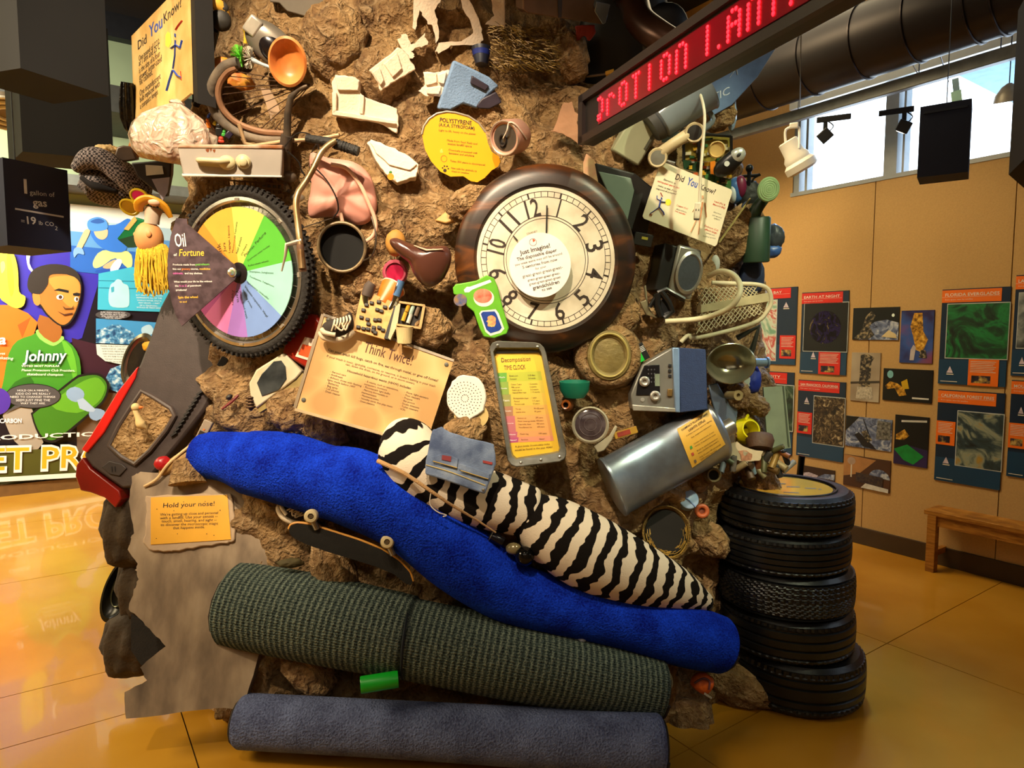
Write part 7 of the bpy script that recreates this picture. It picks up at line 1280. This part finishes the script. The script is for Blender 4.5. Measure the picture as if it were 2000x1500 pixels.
def track_lamp(px, py, Y, mat, label, tilt, roll_, head, lit=False):
    fr = fp(px, py, Y, roll=roll_); t = T('track_lamp', label, 'track lamp', fr, 'track lamps by the high window')
    return fr, t
WL = M('d2d0cc', .4, 0, .05)
fr, t = track_lamp(1551, 300, 4.6, WL, 'white cylinder track lamp hanging from the lighting bar', 0, 0, 0)
f = fr.sub(0, 0, 0, rot=28); MB().lathe(f, [(15, 28), (18, 26), (19, 0), (24, -8), (24, -16), (30, -22), (30, -34), (24, -38), (0, -38)], 32, axis='y').o('head', WL, t, ang=.6); MB().lathe(f, [(13, 27), (0, 24)], 24, axis='y').o('vent_cap', M('6a6058', .5), t); MB().ftube(fr, [(-16, 22, 0), (-16, 46, 0), (4, 48, 0), (8, 40, 0), (8, 8, 14)], 2.5, 8, sm=4).o('yoke', WL, t); MB().box(fr, (-2, 52, 0), (16, 10, 10)).o('track_adapter', WL, t, bev=.006)
for (px, py, lb, lit) in ((1612, 250, 'small black square spotlight left of the window mullion', False), (1766, 232, 'small black spotlight with glowing lamp right of the window mullion', True)):
    fr, t = track_lamp(px, py, 4.55, blk, lb, 0, 0, 0); bm_ = M('0c1018', .5)
    sx = 1 if not lit else -1
    MB().box(fr, (sx * 14, -py + py + 16, 0), (60, 11, 10)).o('adapter_bar', bm_, t, smooth=False, bev=.004); MB().box(fr, (0, 2, 0), (8, 22, 8)).o('stem', bm_, t, smooth=False); f = fr.sub(0, -14, 0, rot=40 if not lit else -28); MB().box(f, (0, 0, 0), (24, 22, 22)).o('head', bm_, t, smooth=False, bev=.006); MB().ftube(fr, [(4, 12, 4), (14, 2, 6), (6, -8, 6)], 1.2, 6, sm=4).o('lead', bm_, t)
    if lit: MB().lathe(f, [(8, -11.5), (0, -12)], 20, axis='y').o('glowing_lens', M('fff0d8', .5, emit=25), t)
fr = fp(1970, 190, 3.9); t = T('dome_pendant', 'shallow grey dome pendant lamp at the right edge', 'pendant lamp', fr); MB().lathe(fr, [(3, 26), (12, 20), (22, 6), (25, -8), (22, -7), (0, 4)], 32, axis='y').o('shade', M('a09c94', .4, .2), t, ang=.8); MB().tube([fr.p(0, 26, 0), Vector((fr.o.x, fr.o.y, CEIL - .02))], .003, 6).o('cord', M('222222', .5), t)
fr = fp(1868, 176, 4.6, roll=8); t = T('paper_hang_tag', 'pale green paper tag hanging from the lighting bar', 'tag', fr); MB().box(fr, (0, 8, 0), (11, 28, 2)).o('tag', M('8a8f74', .7), t, smooth=False); MB().box(fr, (-1, -14, 1), (17, 26, 2)).o('tag_card', M('a3b078', .7), t, smooth=False)
for q in (((1712, 0), (1796, 150)), ((1565, 40), (1562, 210)), ((1800, -5), (1853, 160))):
    one(MB().tube([at(q[0][0], q[0][1], 4.2), at(q[1][0], q[1][1], 4.4)], .0035, 6), 'ceiling_cable', M('7a7c80', .3, .9), {1712: 'slanting steel cable hooked to the lighting bar', 1565: 'thin vertical cable left of the white track lamp', 1800: 'thin cable above the blue hanging box'}[q[0][0]], 'cable')
fr = fp(20, 222, 4.8, pitch=-60); t = T('ceiling_speaker', 'round cream ceiling fitting with rings at the far left', 'ceiling fitting', fr); MB().lathe(fr, [(0, -8), (62, -8), (62, 0), (0, 0)], 40).o('plate', M('6a5a40', .6), t); [MB().ring(fr, r, 4, 40, 8, (0, 0, 1)).o('ring', M('cfc9b0', .5), t) for r in (58, 40, 24)]
# ------------------------------------------------------------ bench
F_ = on_z(1818, 1115); BF = Fr(F_, -WD, MD, Vector((0, 0, 1)), 1.0); zb2 = at(1812, 997, F_.y).z
t = T('wooden_bench', 'low wooden slatted bench against the poster wall', 'bench', F_); oak = ramp_mat('bench_oak', [(.3, '7a4a18'), (.5, 'a06a26'), (.7, 'b8823a')], 5, 6, .4, dist=1.0, stretch=(1.5, 1.5, 12)); Lb = 1.5; Db = .34
for i in range(4): MB().box(BF, (Lb / 2 - .05, .02 + i * (Db - .04) / 3, zb2 - .015), (Lb, (Db - .04) / 3 - .004, .03)).o('top_plank', oak, t, smooth=False, bev=.003)
for x in (0, Lb - .12):
    for y in (0, Db - .06): MB().box(BF, (x, y, (zb2 - .03) / 2), (.055, .055, zb2 - .03)).o('leg', oak, t, smooth=False, bev=.003)
    MB().box(BF, (x, Db / 2 - .03, .12), (.03, Db - .1, .04)).o('stretcher', oak, t, smooth=False)
for y in (0, Db - .06): MB().box(BF, (Lb / 2 - .06, y, zb2 - .065), (Lb - .17, .025, .07)).o('apron', oak, t, smooth=False)
# ------------------------------------------------------------ posters
def tl(mb, fr, s, x, y, h, lift, w=None, bold=0):
    vs, fs, x0, x1 = glyphs(s, bold); sy = h / .7; sx = (w / (x1 - x0)) if w else sy; mb.add([fr.p(x + (v[0] - x0) * sx, y + v[1] * sy, lift) for v in vs], fs)
def rect(fr, x0, x1, y0, y1, z): return [fr.p(x0, y0, z), fr.p(x1, y0, z), fr.p(x1, y1, z), fr.p(x0, y1, z)]
NAVY = M('0f2540', .4, 0, .1, 3); NAVY2 = M('143c5e', .4, 0, .1, 3)
def poster(TL, BR, hdr, title, label, pic, img, info, logo, sub='from space, seen by satellite'):
    x0, y1 = RW.ip(*TL); x1, y0 = RW.ip(*BR); W, H = x1 - x0, y1 - y0; X = lambda u: x0 + W * u; Y = lambda v: y0 + H * v
    t = T('wall_poster', label, 'poster', RW.p((x0 + x1) / 2, y0, .02), 'satellite posters on the tan wall'); B = .014
    MB().box(RW, ((x0 + x1) / 2, (y0 + y1) / 2, B + .004), (W, H, .009)).o('board', NAVY, t, smooth=False); z = B + .0095
    MB().quad(rect(RW, X(0), X(1), Y(0), Y(.26), z)).o('lower_band', NAVY2, t, smooth=False)
    MB().box(RW, (X(.44), Y(.925), z), (W * .88, H * .13, .002)).o('header', M(hdr, .4, 0, .05), t, smooth=False)
    g = MB(); tl(g, RW, title, X(.05), Y(.925), H * .032, z + .002, min(W * .8, W * .055 * len(title)), .01); tl(g, RW, sub, X(.05), Y(.885), H * .012, z + .002, W * .42); g.quad(rect(RW, X(.0), X(.86), Y(.915), Y(.917), z + .0016))
    px0, px1, py0, py1 = pic; PBD = MB().quad(rect(RW, X(px0 - .012), X(px1 + .012), Y(py0 - .009), Y(py1 + .009), z + .001)).o('picture_border', M('b8c0c4', .5), t, smooth=False); MB().quad(rect(RW, X(px0), X(px1), Y(py0), Y(py1), z + .002)).o('picture', img, PBD, smooth=False)
    ix0, ix1, iy0, iy1 = info; IFB = MB().quad(rect(RW, X(ix0), X(ix1), Y(iy0), Y(iy1), z + .003)).o('info_box', M(hdr, .4, 0, .05), t, smooth=False)
    for k in range(7):
        yy = iy1 - (iy1 - iy0) * (.1 + k * .065); g.quad(rect(RW, X(ix0 + .03), X(ix1 - .04 - (k % 3) * .02), Y(yy), Y(yy + .005), z + .004))
    tx0, tx1 = ix0 + (ix1 - ix0) * .12, ix0 + (ix1 - ix0) * .75; ty0, ty1 = iy0 + (iy1 - iy0) * .1, iy0 + (iy1 - iy0) * .38
    MB().quad(rect(RW, X(tx0), X(tx1), Y(ty0), Y(ty1), z + .004)).o('thumbnail', ramp_mat('thumb_img', [(.35, '0c0a14'), (.5, '2a2036'), (.62, 'b89a4a'), (.75, 'd8d0c0')], 22, 4, .5), IFB, smooth=False)
    lx_, ly_ = logo; MB().quad([RW.p(X(lx_ - .05), Y(ly_ - .02), z + .003), RW.p(X(lx_ + .05), Y(ly_ - .02), z + .003), RW.p(X(lx_), Y(ly_ + .05), z + .003)]).o('emblem', M('c8bcd0', .5, 0, .3, 30), t, smooth=False); g.quad(rect(RW, X(lx_ - .05), X(lx_ + .06), Y(ly_ - .04), Y(ly_ - .03), z + .003)); g.quad(rect(RW, X(.04), X(.3), Y(.025), Y(.032), z + .003))
    g.o('lettering', M('d8d4cc', .5), t, smooth=False); return t, X, Y, z
RED, ORG = 'd02418', 'e8701a'
poster((1462, 566), (1556, 713), RED, 'NEW YORK BAY', 'red headed satellite poster with red river, behind the mesh rack', (.1, .62, .05, .84), ramp_mat('river_img', [(.36, '6fa08a'), (.47, 'c8d4c8'), (.52, 'b8342a'), (.56, 'd8dcd8'), (.7, '7aa088')], 5, 7, .5, dist=1.5), (.7, 1, .08, .38), (.8, .76))
tt_, X, Y, z = poster((1570, 572), (1655, 733), RED, 'EARTH AT NIGHT', 'red headed Earth at Night poster with dark globe', (.07, 1, .28, .86), M('0a070a', .4), (.42, .88, 0, .27), (.3, .22))
f = RW.sub(X(.53), Y(.57), z + .003); MB().lathe(f, [(0, 0), ((X(1) - X(.07)) * .36, 0)], 40).o('globe', ramp_mat('globe_img', [(.3, '07050c'), (.46, '1a1020'), (.54, '3a2a70'), (.6, '141018'), (.68, 'b0a078')], 14, 8, .5, dist=1), tt_, smooth=False)
poster((1448, 722), (1549, 890), RED, 'NEW YORK CITY', 'red headed New York City satellite poster beside the grey panel', (.3, 1, .3, .84), ramp_mat('ny_img', [(.35, '0e1a14'), (.5, '2c4a38'), (.62, '6a7a68'), (.75, 'a890a0')], 9, 8, .5, dist=1), (0, .28, .28, .6), (.15, .7))
poster((1563, 741), (1649, 903), RED, 'SAN FRANCISCO, CALIFORNIA', 'red headed San Francisco poster with grey city picture', (.36, 1, .2, .8), ramp_mat('sf_img', [(.35, '140f0a'), (.48, '3a2c1c'), (.58, '6a5a40'), (.7, 'b8a888')], 26, 6, .5, dist=1.5), (0, .33, .3, .58), (.2, .73))
poster((1844, 566), (1966, 756), ORG, 'FLORIDA EVERGLADES', 'orange headed Florida Everglades poster with green satellite picture', (.1, 1, .28, .84), ramp_mat('fl_img', [(.32, '04100c'), (.45, '0c3a20'), (.55, '127a3c'), (.64, '0c2a2a'), (.74, '2a9aa0')], 6, 8, .5, dist=1.5), (.46, .9, 0, .27), (.18, .14))
poster((1836, 760), (1955, 957), ORG, 'CALIFORNIA FOREST FIRES', 'orange headed California Forest Fires poster with smoke picture', (.33, 1, .2, .78), ramp_mat('fire_img', [(.32, '0c1418'), (.46, '2c4048'), (.54, '8a9484'), (.62, 'a08238'), (.74, 'c8a850')], 5, 8, .5, dist=2), (0, .3, .4, .66), (.18, .22))
poster((1988, 538), (2085, 738), ORG, 'LAKE', 'orange headed poster cut off at the right edge, upper', (.08, 1, .28, .82), ramp_mat('lk_img', [(.35, '101418'), (.5, '5a6268'), (.7, 'b8c0c0')], 8, 8, .5), (.5, .9, 0, .26), (.2, .14))
poster((1979, 742), (2080, 945), ORG, 'MOUNTAIN', 'orange headed poster cut off at the right edge, lower', (.4, 1, .2, .75), ramp_mat('mt_img', [(.35, '101418'), (.5, '3a5a48'), (.7, 'a8b0a0')], 8, 8, .5), (0, .35, .3, .56), (.2, .68))
def photo(TL, BR, label, base, items):
    x0, y1 = RW.ip(*TL); x1, y0 = RW.ip(*BR); t = T('wall_photo', label, 'photo print', RW.p((x0 + x1) / 2, y0, .02), 'spacecraft photos on the tan wall'); MB().box(RW, ((x0 + x1) / 2, (y0 + y1) / 2, .018), (x1 - x0, y1 - y0, .009)).o('print', base, t, smooth=False)
    for i, (nm_, pts, m) in enumerate(items): MB().quad([RW.p(x0 + (x1 - x0) * u, y0 + (y1 - y0) * v, .0235 + .0008 * i) for u, v in pts]).o(nm_, m, t, smooth=False)
    return t
space = M('0a0810', .4, 0, .2, 3); ell_ = lambda cx, cy, rx, ry, n=24, a0=0, a1=2 * pi: [(cx + rx * cos(a0 + (a1 - a0) * i / n), cy + ry * sin(a0 + (a1 - a0) * i / n)) for i in range(n)]
earth = ramp_mat('earth_img', [(.35, '2a3450'), (.5, '6a78a0'), (.65, 'b8c0d0')], 14, 8, .5, dist=2); gold = ramp_mat('gold_foil', [(.35, '5a3a08'), (.55, 'c8922a'), (.7, 'e8c860')], 40, 4, .4); sat = ramp_mat('sat_parts', [(.35, '0a0a0c'), (.5, '3a3634'), (.65, 'a89878')], 45, 5, .5)
photo((1670, 602), (1757, 664), 'photo of a dark telescope spacecraft above the curved Earth', space, [('earth_limb', [(.15, 0), (.3, .38), (.5, .56), (.75, .62), (1, .52), (1, 0)], earth), ('spacecraft', [(.05, .05), (.2, .3), (.3, .75), (.42, .9), (.5, .75), (.38, .4), (.5, .15), (.35, 0)], sat), ('sun_flare', ell_(.88, .75, .03, .05), M('dff2f0', .5)), ('cloud', [(.65, .1), (.8, .3), (.95, .18), (.98, .05)], M('c8b890', .5))])
photo((1764, 607), (1823, 710), 'tall photo of a gold spacecraft in a blue and purple hall', ramp_mat('hall_img', [(.35, '20104a'), (.5, '2a50a0'), (.65, '7a3a5c')], 4, 3, .5), [('spacecraft', [(.4, .95), (.65, .95), (.7, .6), (.85, .45), (.7, .2), (.5, .25), (.4, .5), (.3, .7)], gold), ('white_figure', [(.32, .05), (.45, .05), (.5, .3), (.42, .35), (.34, .25)], M('b8b0b8', .5)), ('cart', [(.6, .1), (.85, .1), (.8, .25), (.65, .25)], sat)])
photo((1667, 688), (1719, 786), 'tall photo of a dark instrument tower in a white room', ramp_mat('room_img', [(.35, '8a7a68'), (.6, 'b0a594')], 3, 2, .6), [('tower', [(.3, .3), (.32, .95), (.55, .98), (.8, .9), (.7, .8), (.68, .3)], sat), ('base', [(.2, .05), (.8, .05), (.75, .3), (.25, .3)], M('8a8478', .5, 0, .5, 60, hex2='d0c8b8')), ('rail', [(0, .35), (1, .4), (1, .44), (0, .39)], M('3a342c', .6))])
photo((1729, 719), (1822, 788), 'photo of a yellow Aqua satellite model on black', space, [('gold_body', [(.05, .45), (.15, .6), (.3, .55), (.45, .4), (.5, .2), (.35, .15), (.25, .4), (.1, .35)], gold), ('gold_panel', [(.38, .6), (.5, .7), (.55, .4), (.42, .38)], M('c8a418', .4, 0, .1)), ('blue_dish', ell_(.15, .82, .065, .12), M('7ab8c8', .5)), ('caption', [(.62, .1), (.95, .1), (.95, .15), (.62, .15)], M('d0d0d0', .5))])
photo((1656, 811), (1743, 882), 'photo of the Landsat satellite flying over cloudy Earth', earth, [('space_corner', [(0, .5), (0, 1), (.3, 1)], space), ('solar_panel', [(.2, .4), (.3, .5), (.6, .15), (.7, .0), (.4, .05)], M('1a1420', .4)), ('sat_body', [(.35, .5), (.45, .6), (.6, .3), (.5, .2)], sat), ('boom', [(.38, .95), (.4, .95), (.52, .5), (.5, .5)], M('1a1a20', .4)), ('inset', [(.68, .35), (.98, .38), (.98, .92), (.7, .95)], M('8a8a88', .5, 0, .5, 60, hex2='2a2a28'))])
photo((1752, 809), (1813, 914), 'tall photo of Terra Satellite with green swath on Earth', space, [('earth', [(0, 0), (1, 0), (1, .35), (.5, .4), (0, .3)], M('2a1c50', .4, 0, .3, 6)), ('green_swath', [(.0, .3), (.4, .42), (.9, .22), (.6, .03), (.3, .1)], M('108a3c', .4, 0, .3, 14)), ('gold_sat', [(.05, .6), (.3, .72), (.45, .6), (.3, .5), (.05, .5)], gold), ('caption', [(.2, .86), (.95, .9), (.95, .94), (.2, .9)], M('c0c0c0', .5))])
photo((1652, 886), (1740, 963), 'lowest photo of a satellite panel and dish in orbit', M('4a2c1c', .5, 0, .3, 4), [('wall', [(0, .3), (.35, .45), (.7, .95), (0, 1)], M('a87848', .6)), ('dish', ell_(.17, .82, .09, .12), M('a89080', .5)), ('mast', [(.16, .3), (.19, .3), (.19, .7), (.16, .7)], M('c8c0b0', .5)), ('earth', ell_(.78, .4, .22, .28, 20, 0, pi), earth), ('solar_array', [(.28, .2), (.86, .12), (.86, .45), (.28, .48)], M('1c1430', .4, 0, .4, 50, hex2='4a3a30')), ('snow', [(.4, .02), (.98, 0), (.98, .12), (.5, .18)], M('c8c8c8', .5, 0, .2, 30))])
photo((1571, 908), (1632, 957), 'small space station photo just above the top tyre', M('30180c', .5, 0, .3, 5), [('earth', [(.45, .5), (.7, .75), (1, .8), (1, .5)], earth), ('modules', [(0, .2), (.4, .3), (.5, .6), (.2, .7), (0, .6)], M('8a7a90', .4, 0, .4, 60, hex2='c8c0d0'))])
one(MB().tube([at(1566, 890, 3.3), at(1562, 930, 3.3)], .03, 14, flat=.4), 'lever', M('0c0c12', .2, .5), 'black rounded handle rising behind the top tyre', 'handle')
# ------------------------------------------------------------ comic mural on the left wall
x0, y1 = LW.ip(137, 399); x1 = LW.ip(420, 600)[0]; y0 = LW.ip(60, 932)[1]; xl_ = x0 - 2.2
t = T('comic_mural', 'large colourful comic strip mural with a boy in a green shirt', 'mural', LW.p(x0, y0, .02))
MB().box(LW, ((xl_ + x1) / 2, (y0 + y1) / 2, .02), (x1 - xl_, y1 - y0, .02)).o('panel', M('1b141c', .35, 0, .1, 2), t, smooth=False)
ZL = [.0315]
def mu(name, pts, cc, sm=0, par=None):
    ZL[0] += .0009; par_ = t if par is None else par
    if sm: P, _ = smooth_path([Vector((a, b, 0)) for a, b in pts], .1, sm, True); pts = [(p.x, p.y) for p in P]
    return MB().flat(LW, pts, ZL[0]).o(name, cc if not isinstance(cc, str) else M(cc, .45, 0, .06, 4), par_, smooth=False)
def mt(name, items, cc):
    ZL[0] += .0009; g = MB()
    for s_, a, b_, kw in items: txt(g, LW, s_, a, b_, ZL[0], **kw)
    return g.o(name, M(cc, .5, 0, .02), t, smooth=False)
K = '15100c'
mu('purple_sky', [(-60, 400), (137, 470), (200, 490), (190, 560), (160, 660), (60, 700), (-60, 700)], '3528a8')
mu('brown_ground', [(150, 760), (420, 760), (420, 930), (150, 932)], '7a604c'); mu('maroon_shade', [(140, 660), (260, 690), (250, 770), (150, 760)], '3a1424')
for i, (a, b_, cc) in enumerate(((399, 440, 'e6ece2'), (428, 456, 'a8c4d0'), (452, 485, '5a94cc'), (480, 530, '2560b8'))): mu('sky_band', [(137, a), (420, a + 28), (420, b_ + 28), (137, b_)], cc)
mu('skater_board', [(188, 528), (258, 522), (260, 532), (235, 540), (200, 538)], '1c4fae', 3)
mu('shorts', [(182, 510), (200, 490), (250, 492), (258, 515), (250, 525), (225, 505), (200, 520), (184, 524)], 'c8d48a', 3); mu('leg', [(200, 522), (222, 508), (232, 512), (215, 525)], 'd8ac80', 3); mu('shoe', [(216, 522), (228, 507), (238, 510), (232, 525), (224, 534), (216, 532)], 'd8e4ee', 3)
mu('torso', [(176, 455), (190, 442), (225, 440), (248, 428), (256, 436), (248, 460), (245, 490), (215, 492), (190, 478)], '2f72d0', 3); mu('arm', [(176, 452), (166, 450), (156, 468), (148, 488), (154, 494), (164, 478)], 'd8b48c', 3); mu('glove', [(148, 484), (143, 492), (145, 504), (152, 496), (164, 498), (160, 486)], '7aa4d4', 3)
mu('face', [(184, 450), (208, 448), (209, 462), (200, 469), (188, 464)], 'e0b890', 3); mu('helmet', [(170, 440), (174, 430), (190, 425), (205, 430), (210, 442), (206, 450), (184, 453), (174, 450)], '4d8fd8', 3); mu('helmet_stripe', [(176, 434), (192, 428), (204, 434), (190, 438)], '2a5aa8', 3)
mu('cyan_panel', [(192, 535), (258, 522), (335, 540), (335, 610), (190, 605)], '3fb0cc'); [mu('plank_line', [(192, y), (335, y + 3), (335, y + 4.2), (192, y + 1.2)], '1a6a88') for y in (548, 562)]
mu('jug', [(216, 556), (222, 552), (228, 546), (236, 548), (240, 554), (250, 560), (252, 585), (248, 600), (220, 600), (212, 590), (212, 570)], 'a8dce0', 3); mu('jug_handle', [(216, 562), (222, 560), (222, 570), (217, 572)], '3fa0b8')
mt('panel_lettering', [(s_, (a, y), (b_, y + 1.5), {}) for s_, a, b_, y in (('BUT ONLY OF THE GALLON', 265, 316, 578), ('REPRESENTS ALL OF THE', 266, 315, 583), ("WORLD'S WATER, ONLY A", 267, 314, 588), ('FEW DROPS - 1 PART', 270, 311, 593), ('OF A TEASPOON -', 272, 308, 598), ('WOULD BE FRESH AND', 266, 313, 602))], 'e4eef0')
mu('landfill_panel', [(187, 622), (306, 630), (306, 660), (304, 674), (187, 670)], '3f8ec4'); mu('garbage_hill', [(187, 645), (205, 640), (218, 634), (232, 634), (245, 642), (260, 650), (265, 672), (187, 670)], ramp_mat('garbage_print', [(.35, '0f3a68'), (.5, '4a8ab4'), (.65, 'c8dce0')], 22, 6, .5)); mu('old_man_head', [(276, 640), (290, 634), (298, 642), (297, 652), (284, 655), (276, 650)], 'a8c8d8', 3); mu('old_man_body', [(264, 672), (270, 655), (285, 652), (296, 660), (298, 674)], '5a9ac0', 3)
mu('grey_bubble', ell_px(220, 615, 34, 9), '4a4646'); mt('bubble_lettering', [('SURE, FRESH WATER MAY', (196, 611), (244, 613), {}), ("BE LIMITED, BUT THERE'S", (196, 615), (246, 617), {}), ('STILL PLENTY OF TREES', (198, 619), (242, 620.5), {}), ('AND OIL, RIGHT?', (205, 622), (236, 623.5), {})], 'e8e8e8')
mu('white_bubble', [(187, 672), (305, 676), (305, 712), (240, 712), (205, 705), (189, 692)], 'd8e0d4'); mt('bubble_lettering', [(s_, (196 + i * 1.6, 677 + i * 5), (252, 678 + i * 5), {}) for i, s_ in enumerate(('FOSSIL FUELS DO A LOT OF', 'THINGS FOR US - LIKE HELPING', 'OUR FOOD, MEDICINE, AND', 'EVERYTHING IN OUR EVERYDAY', "SO, IT'S TIME TO SAVE THE", 'THE MOST IMPORTANT THINGS', 'WORK ON ALTERNATIVES'))], '2a2a30')
mu('blue_rubble', [(205, 740), (215, 720), (235, 712), (260, 715), (262, 760), (235, 768), (210, 758)], MATS['garbage_print'])
# figures on the left
mu('orange_shirt', [(-60, 590), (0, 596), (20, 596), (55, 612), (74, 630), (66, 655), (45, 690), (35, 780), (-60, 800)], 'e07018'); mu('orange_fold', [(35, 635), (60, 620), (48, 650), (44, 660)], 'b85410')
mu('blonde_hair', [(-10, 480), (12, 490), (28, 498), (36, 530), (38, 570), (50, 580), (46, 598), (30, 602), (12, 592), (0, 580), (-10, 540)], 'e0d03c', 3); mu('hair_shade', [(14, 500), (22, 505), (28, 560), (22, 580), (16, 550)], 'b8a428', 3); mu('girl_ear', [(2, 515), (9, 512), (11, 525), (4, 535)], 'd8a070', 3)
mu('speech_swoosh', [(52, 500), (60, 496), (58, 515), (68, 535), (56, 525)], 'e8eaf0', 3)
mu('shirt', [(0, 790), (8, 740), (18, 690), (35, 665), (62, 655), (85, 645), (120, 660), (142, 675), (155, 700), (158, 735), (156, 770), (120, 800), (60, 800), (20, 800)], '3f8a1f', 2); mu('shirt_shade', [(10, 775), (30, 745), (60, 735), (66, 760), (40, 795), (10, 798)], '2a6414', 2); mu('shirt_light', [(120, 665), (140, 680), (150, 720), (148, 760), (138, 720)], '63b02c', 2)
mu('collar', [(70, 647), (80, 645), (104, 668), (120, 656), (125, 662), (110, 674), (98, 674), (78, 662)], '8fcf5a', 2)
mu('neck', [(78, 615), (118, 635), (119, 658), (108, 668), (98, 666), (76, 648)], '9a5c20', 2)
mu('head_outline', [(62, 560), (72, 530), (100, 524), (135, 530), (156, 545), (159, 570), (153, 600), (142, 625), (128, 637), (112, 634), (90, 615), (78, 598), (66, 592)], K, 3)
mu('head', [(66, 565), (80, 540), (110, 534), (140, 540), (155, 552), (157, 572), (151, 598), (140, 622), (127, 634), (113, 631), (92, 612), (80, 595), (68, 588)], 'b8742c', 3); mu('face_light', [(95, 545), (140, 540), (154, 554), (155, 575), (148, 600), (130, 596), (110, 570)], 'd08f3c', 3)
mu('ear_shape', [(64, 575), (74, 572), (80, 585), (76, 597), (67, 593)], 'c8853a', 3)
mu('hair', [(54, 558), (58, 538), (72, 524), (100, 517), (130, 520), (150, 532), (157, 548), (150, 546), (138, 538), (110, 536), (96, 540), (94, 555), (86, 568), (78, 575), (66, 574), (58, 570)], '2a2018', 3)
for q in ([(105, 568), (115, 564), (134, 568), (134, 573), (115, 569)], [(142, 574), (150, 572), (156, 574), (154, 579), (143, 578)]): mu('brow', q, K)
for cx, cy, r in ((117, 581, 7), (149, 585, 4.5)): EYE = mu('eye_white', ell_px(cx, cy, r, 5, 18), 'ece6da'); mu('iris', ell_px(cx + 1, cy, r * .5, 3.6, 14), '4a2c14', 0, EYE)
mu('nose', [(122, 598), (128, 602), (140, 602), (144, 596), (142, 604), (126, 605)], '5a3414'); mu('mouth', [(112, 608), (125, 614), (142, 611), (141, 614), (125, 617)], '4a2410')
mt('name_shadow', [('Johnny', (45, 706), (131, 704), dict(h=21, bold=.06, shear=.2))], '0f5a2c'); mt('name_lettering', [('Johnny', (45, 705), (131, 703), dict(h=21, bold=.015, shear=.2))], 'f0f0ea')
mt('caption_lettering', [('VOTED MOST POPULAR', (43, 716), (116, 716), dict(bold=.01, shear=.15)), ('Planet Protectors Club President,', (43, 724), (146, 725), dict(bold=.006, shear=.15)), ('skateboard champion', (53, 732), (123, 733), dict(bold=.008, shear=.15)), ('a', (-2, 672), (13, 672), dict(bold=.02, shear=.2)), ('loves', (-6, 692), (11, 692), dict(shear=.15)), ('ice skating', (-14, 700), (27, 702), dict(shear=.15))], 'f0f0ea')
mu('trousers', [(10, 800), (62, 795), (70, 830), (85, 862), (60, 880), (30, 860), (12, 826)], 'a09484', 2); mu('dark_trousers', [(0, 880), (150, 870), (150, 932), (0, 932)], '4a4a16')
mu('deck_outline', [(62, 810), (70, 798), (140, 740), (160, 730), (190, 728), (206, 738), (212, 755), (205, 780), (185, 800), (120, 855), (95, 862), (76, 848)], K, 3); mu('deck', [(66, 812), (74, 800), (142, 744), (162, 734), (188, 732), (203, 741), (208, 756), (201, 778), (182, 797), (118, 850), (96, 857), (79, 845)], '3f7a18', 3); mu('deck_light', [(100, 790), (150, 750), (185, 736), (200, 746), (204, 760), (190, 785), (150, 805)], '62a524', 3)
for pts in ([(130, 762), (146, 754), (162, 762), (163, 775), (148, 784), (132, 776)], [(174, 802), (186, 796), (202, 800), (203, 810), (188, 820), (175, 814)]): mu('truck_wheel', pts, '8aa4c4', 2)
mu('truck_bar', [(150, 780), (162, 776), (186, 798), (182, 803), (170, 802), (155, 796)], 'a8bcd4')
mu('dark_bubble_outline', ell_px(65, 772, 54, 24), K); mu('dark_bubble', ell_px(65, 772, 52.5, 22.5), '4c4848'); mu('bubble_tail', [(30, 790), (42, 792), (10, 806)], '4c4848')
mt('bubble_lettering', [('HOLD ON A MINUTE,', (35, 763), (96, 763), {}), ('KIDS! DO WE REALLY', (32, 769.5), (99, 769.5), {}), ('NEED TO CHANGE? THINGS', (21, 775.5), (108, 775.5), {}), ('SEEM JUST FINE THE', (32, 782), (98, 782), {}), ('WAY THEY ARE.', (41, 788), (89, 788), {})], 'e8e4de')
mu('purple_disc', ell_px(-4, 782, 26, 26), '4a2a9a'); mt('carbon_lettering', [('CARBON', (1, 824), (43, 823.5), dict(h=8.5, bold=.02))], 'f0f0f0')
mt('title_lettering', [('PRODUCTION', (-45, 858), (215, 848), dict(h=9, bold=.02))], 'f0ece0')
mt('title_outline', [('PLANET PROTECTORS', (-230, 926), (470, 900), dict(h=52, bold=.055))], 'f4f0e4'); mt('big_title', [('PLANET PROTECTORS', (-230, 923), (470, 897), dict(h=47, bold=.012))], 'e8a81c')
mu('white_rule', [(-60, 932), (420, 905), (420, 914), (-60, 941)], 'e8e6da')
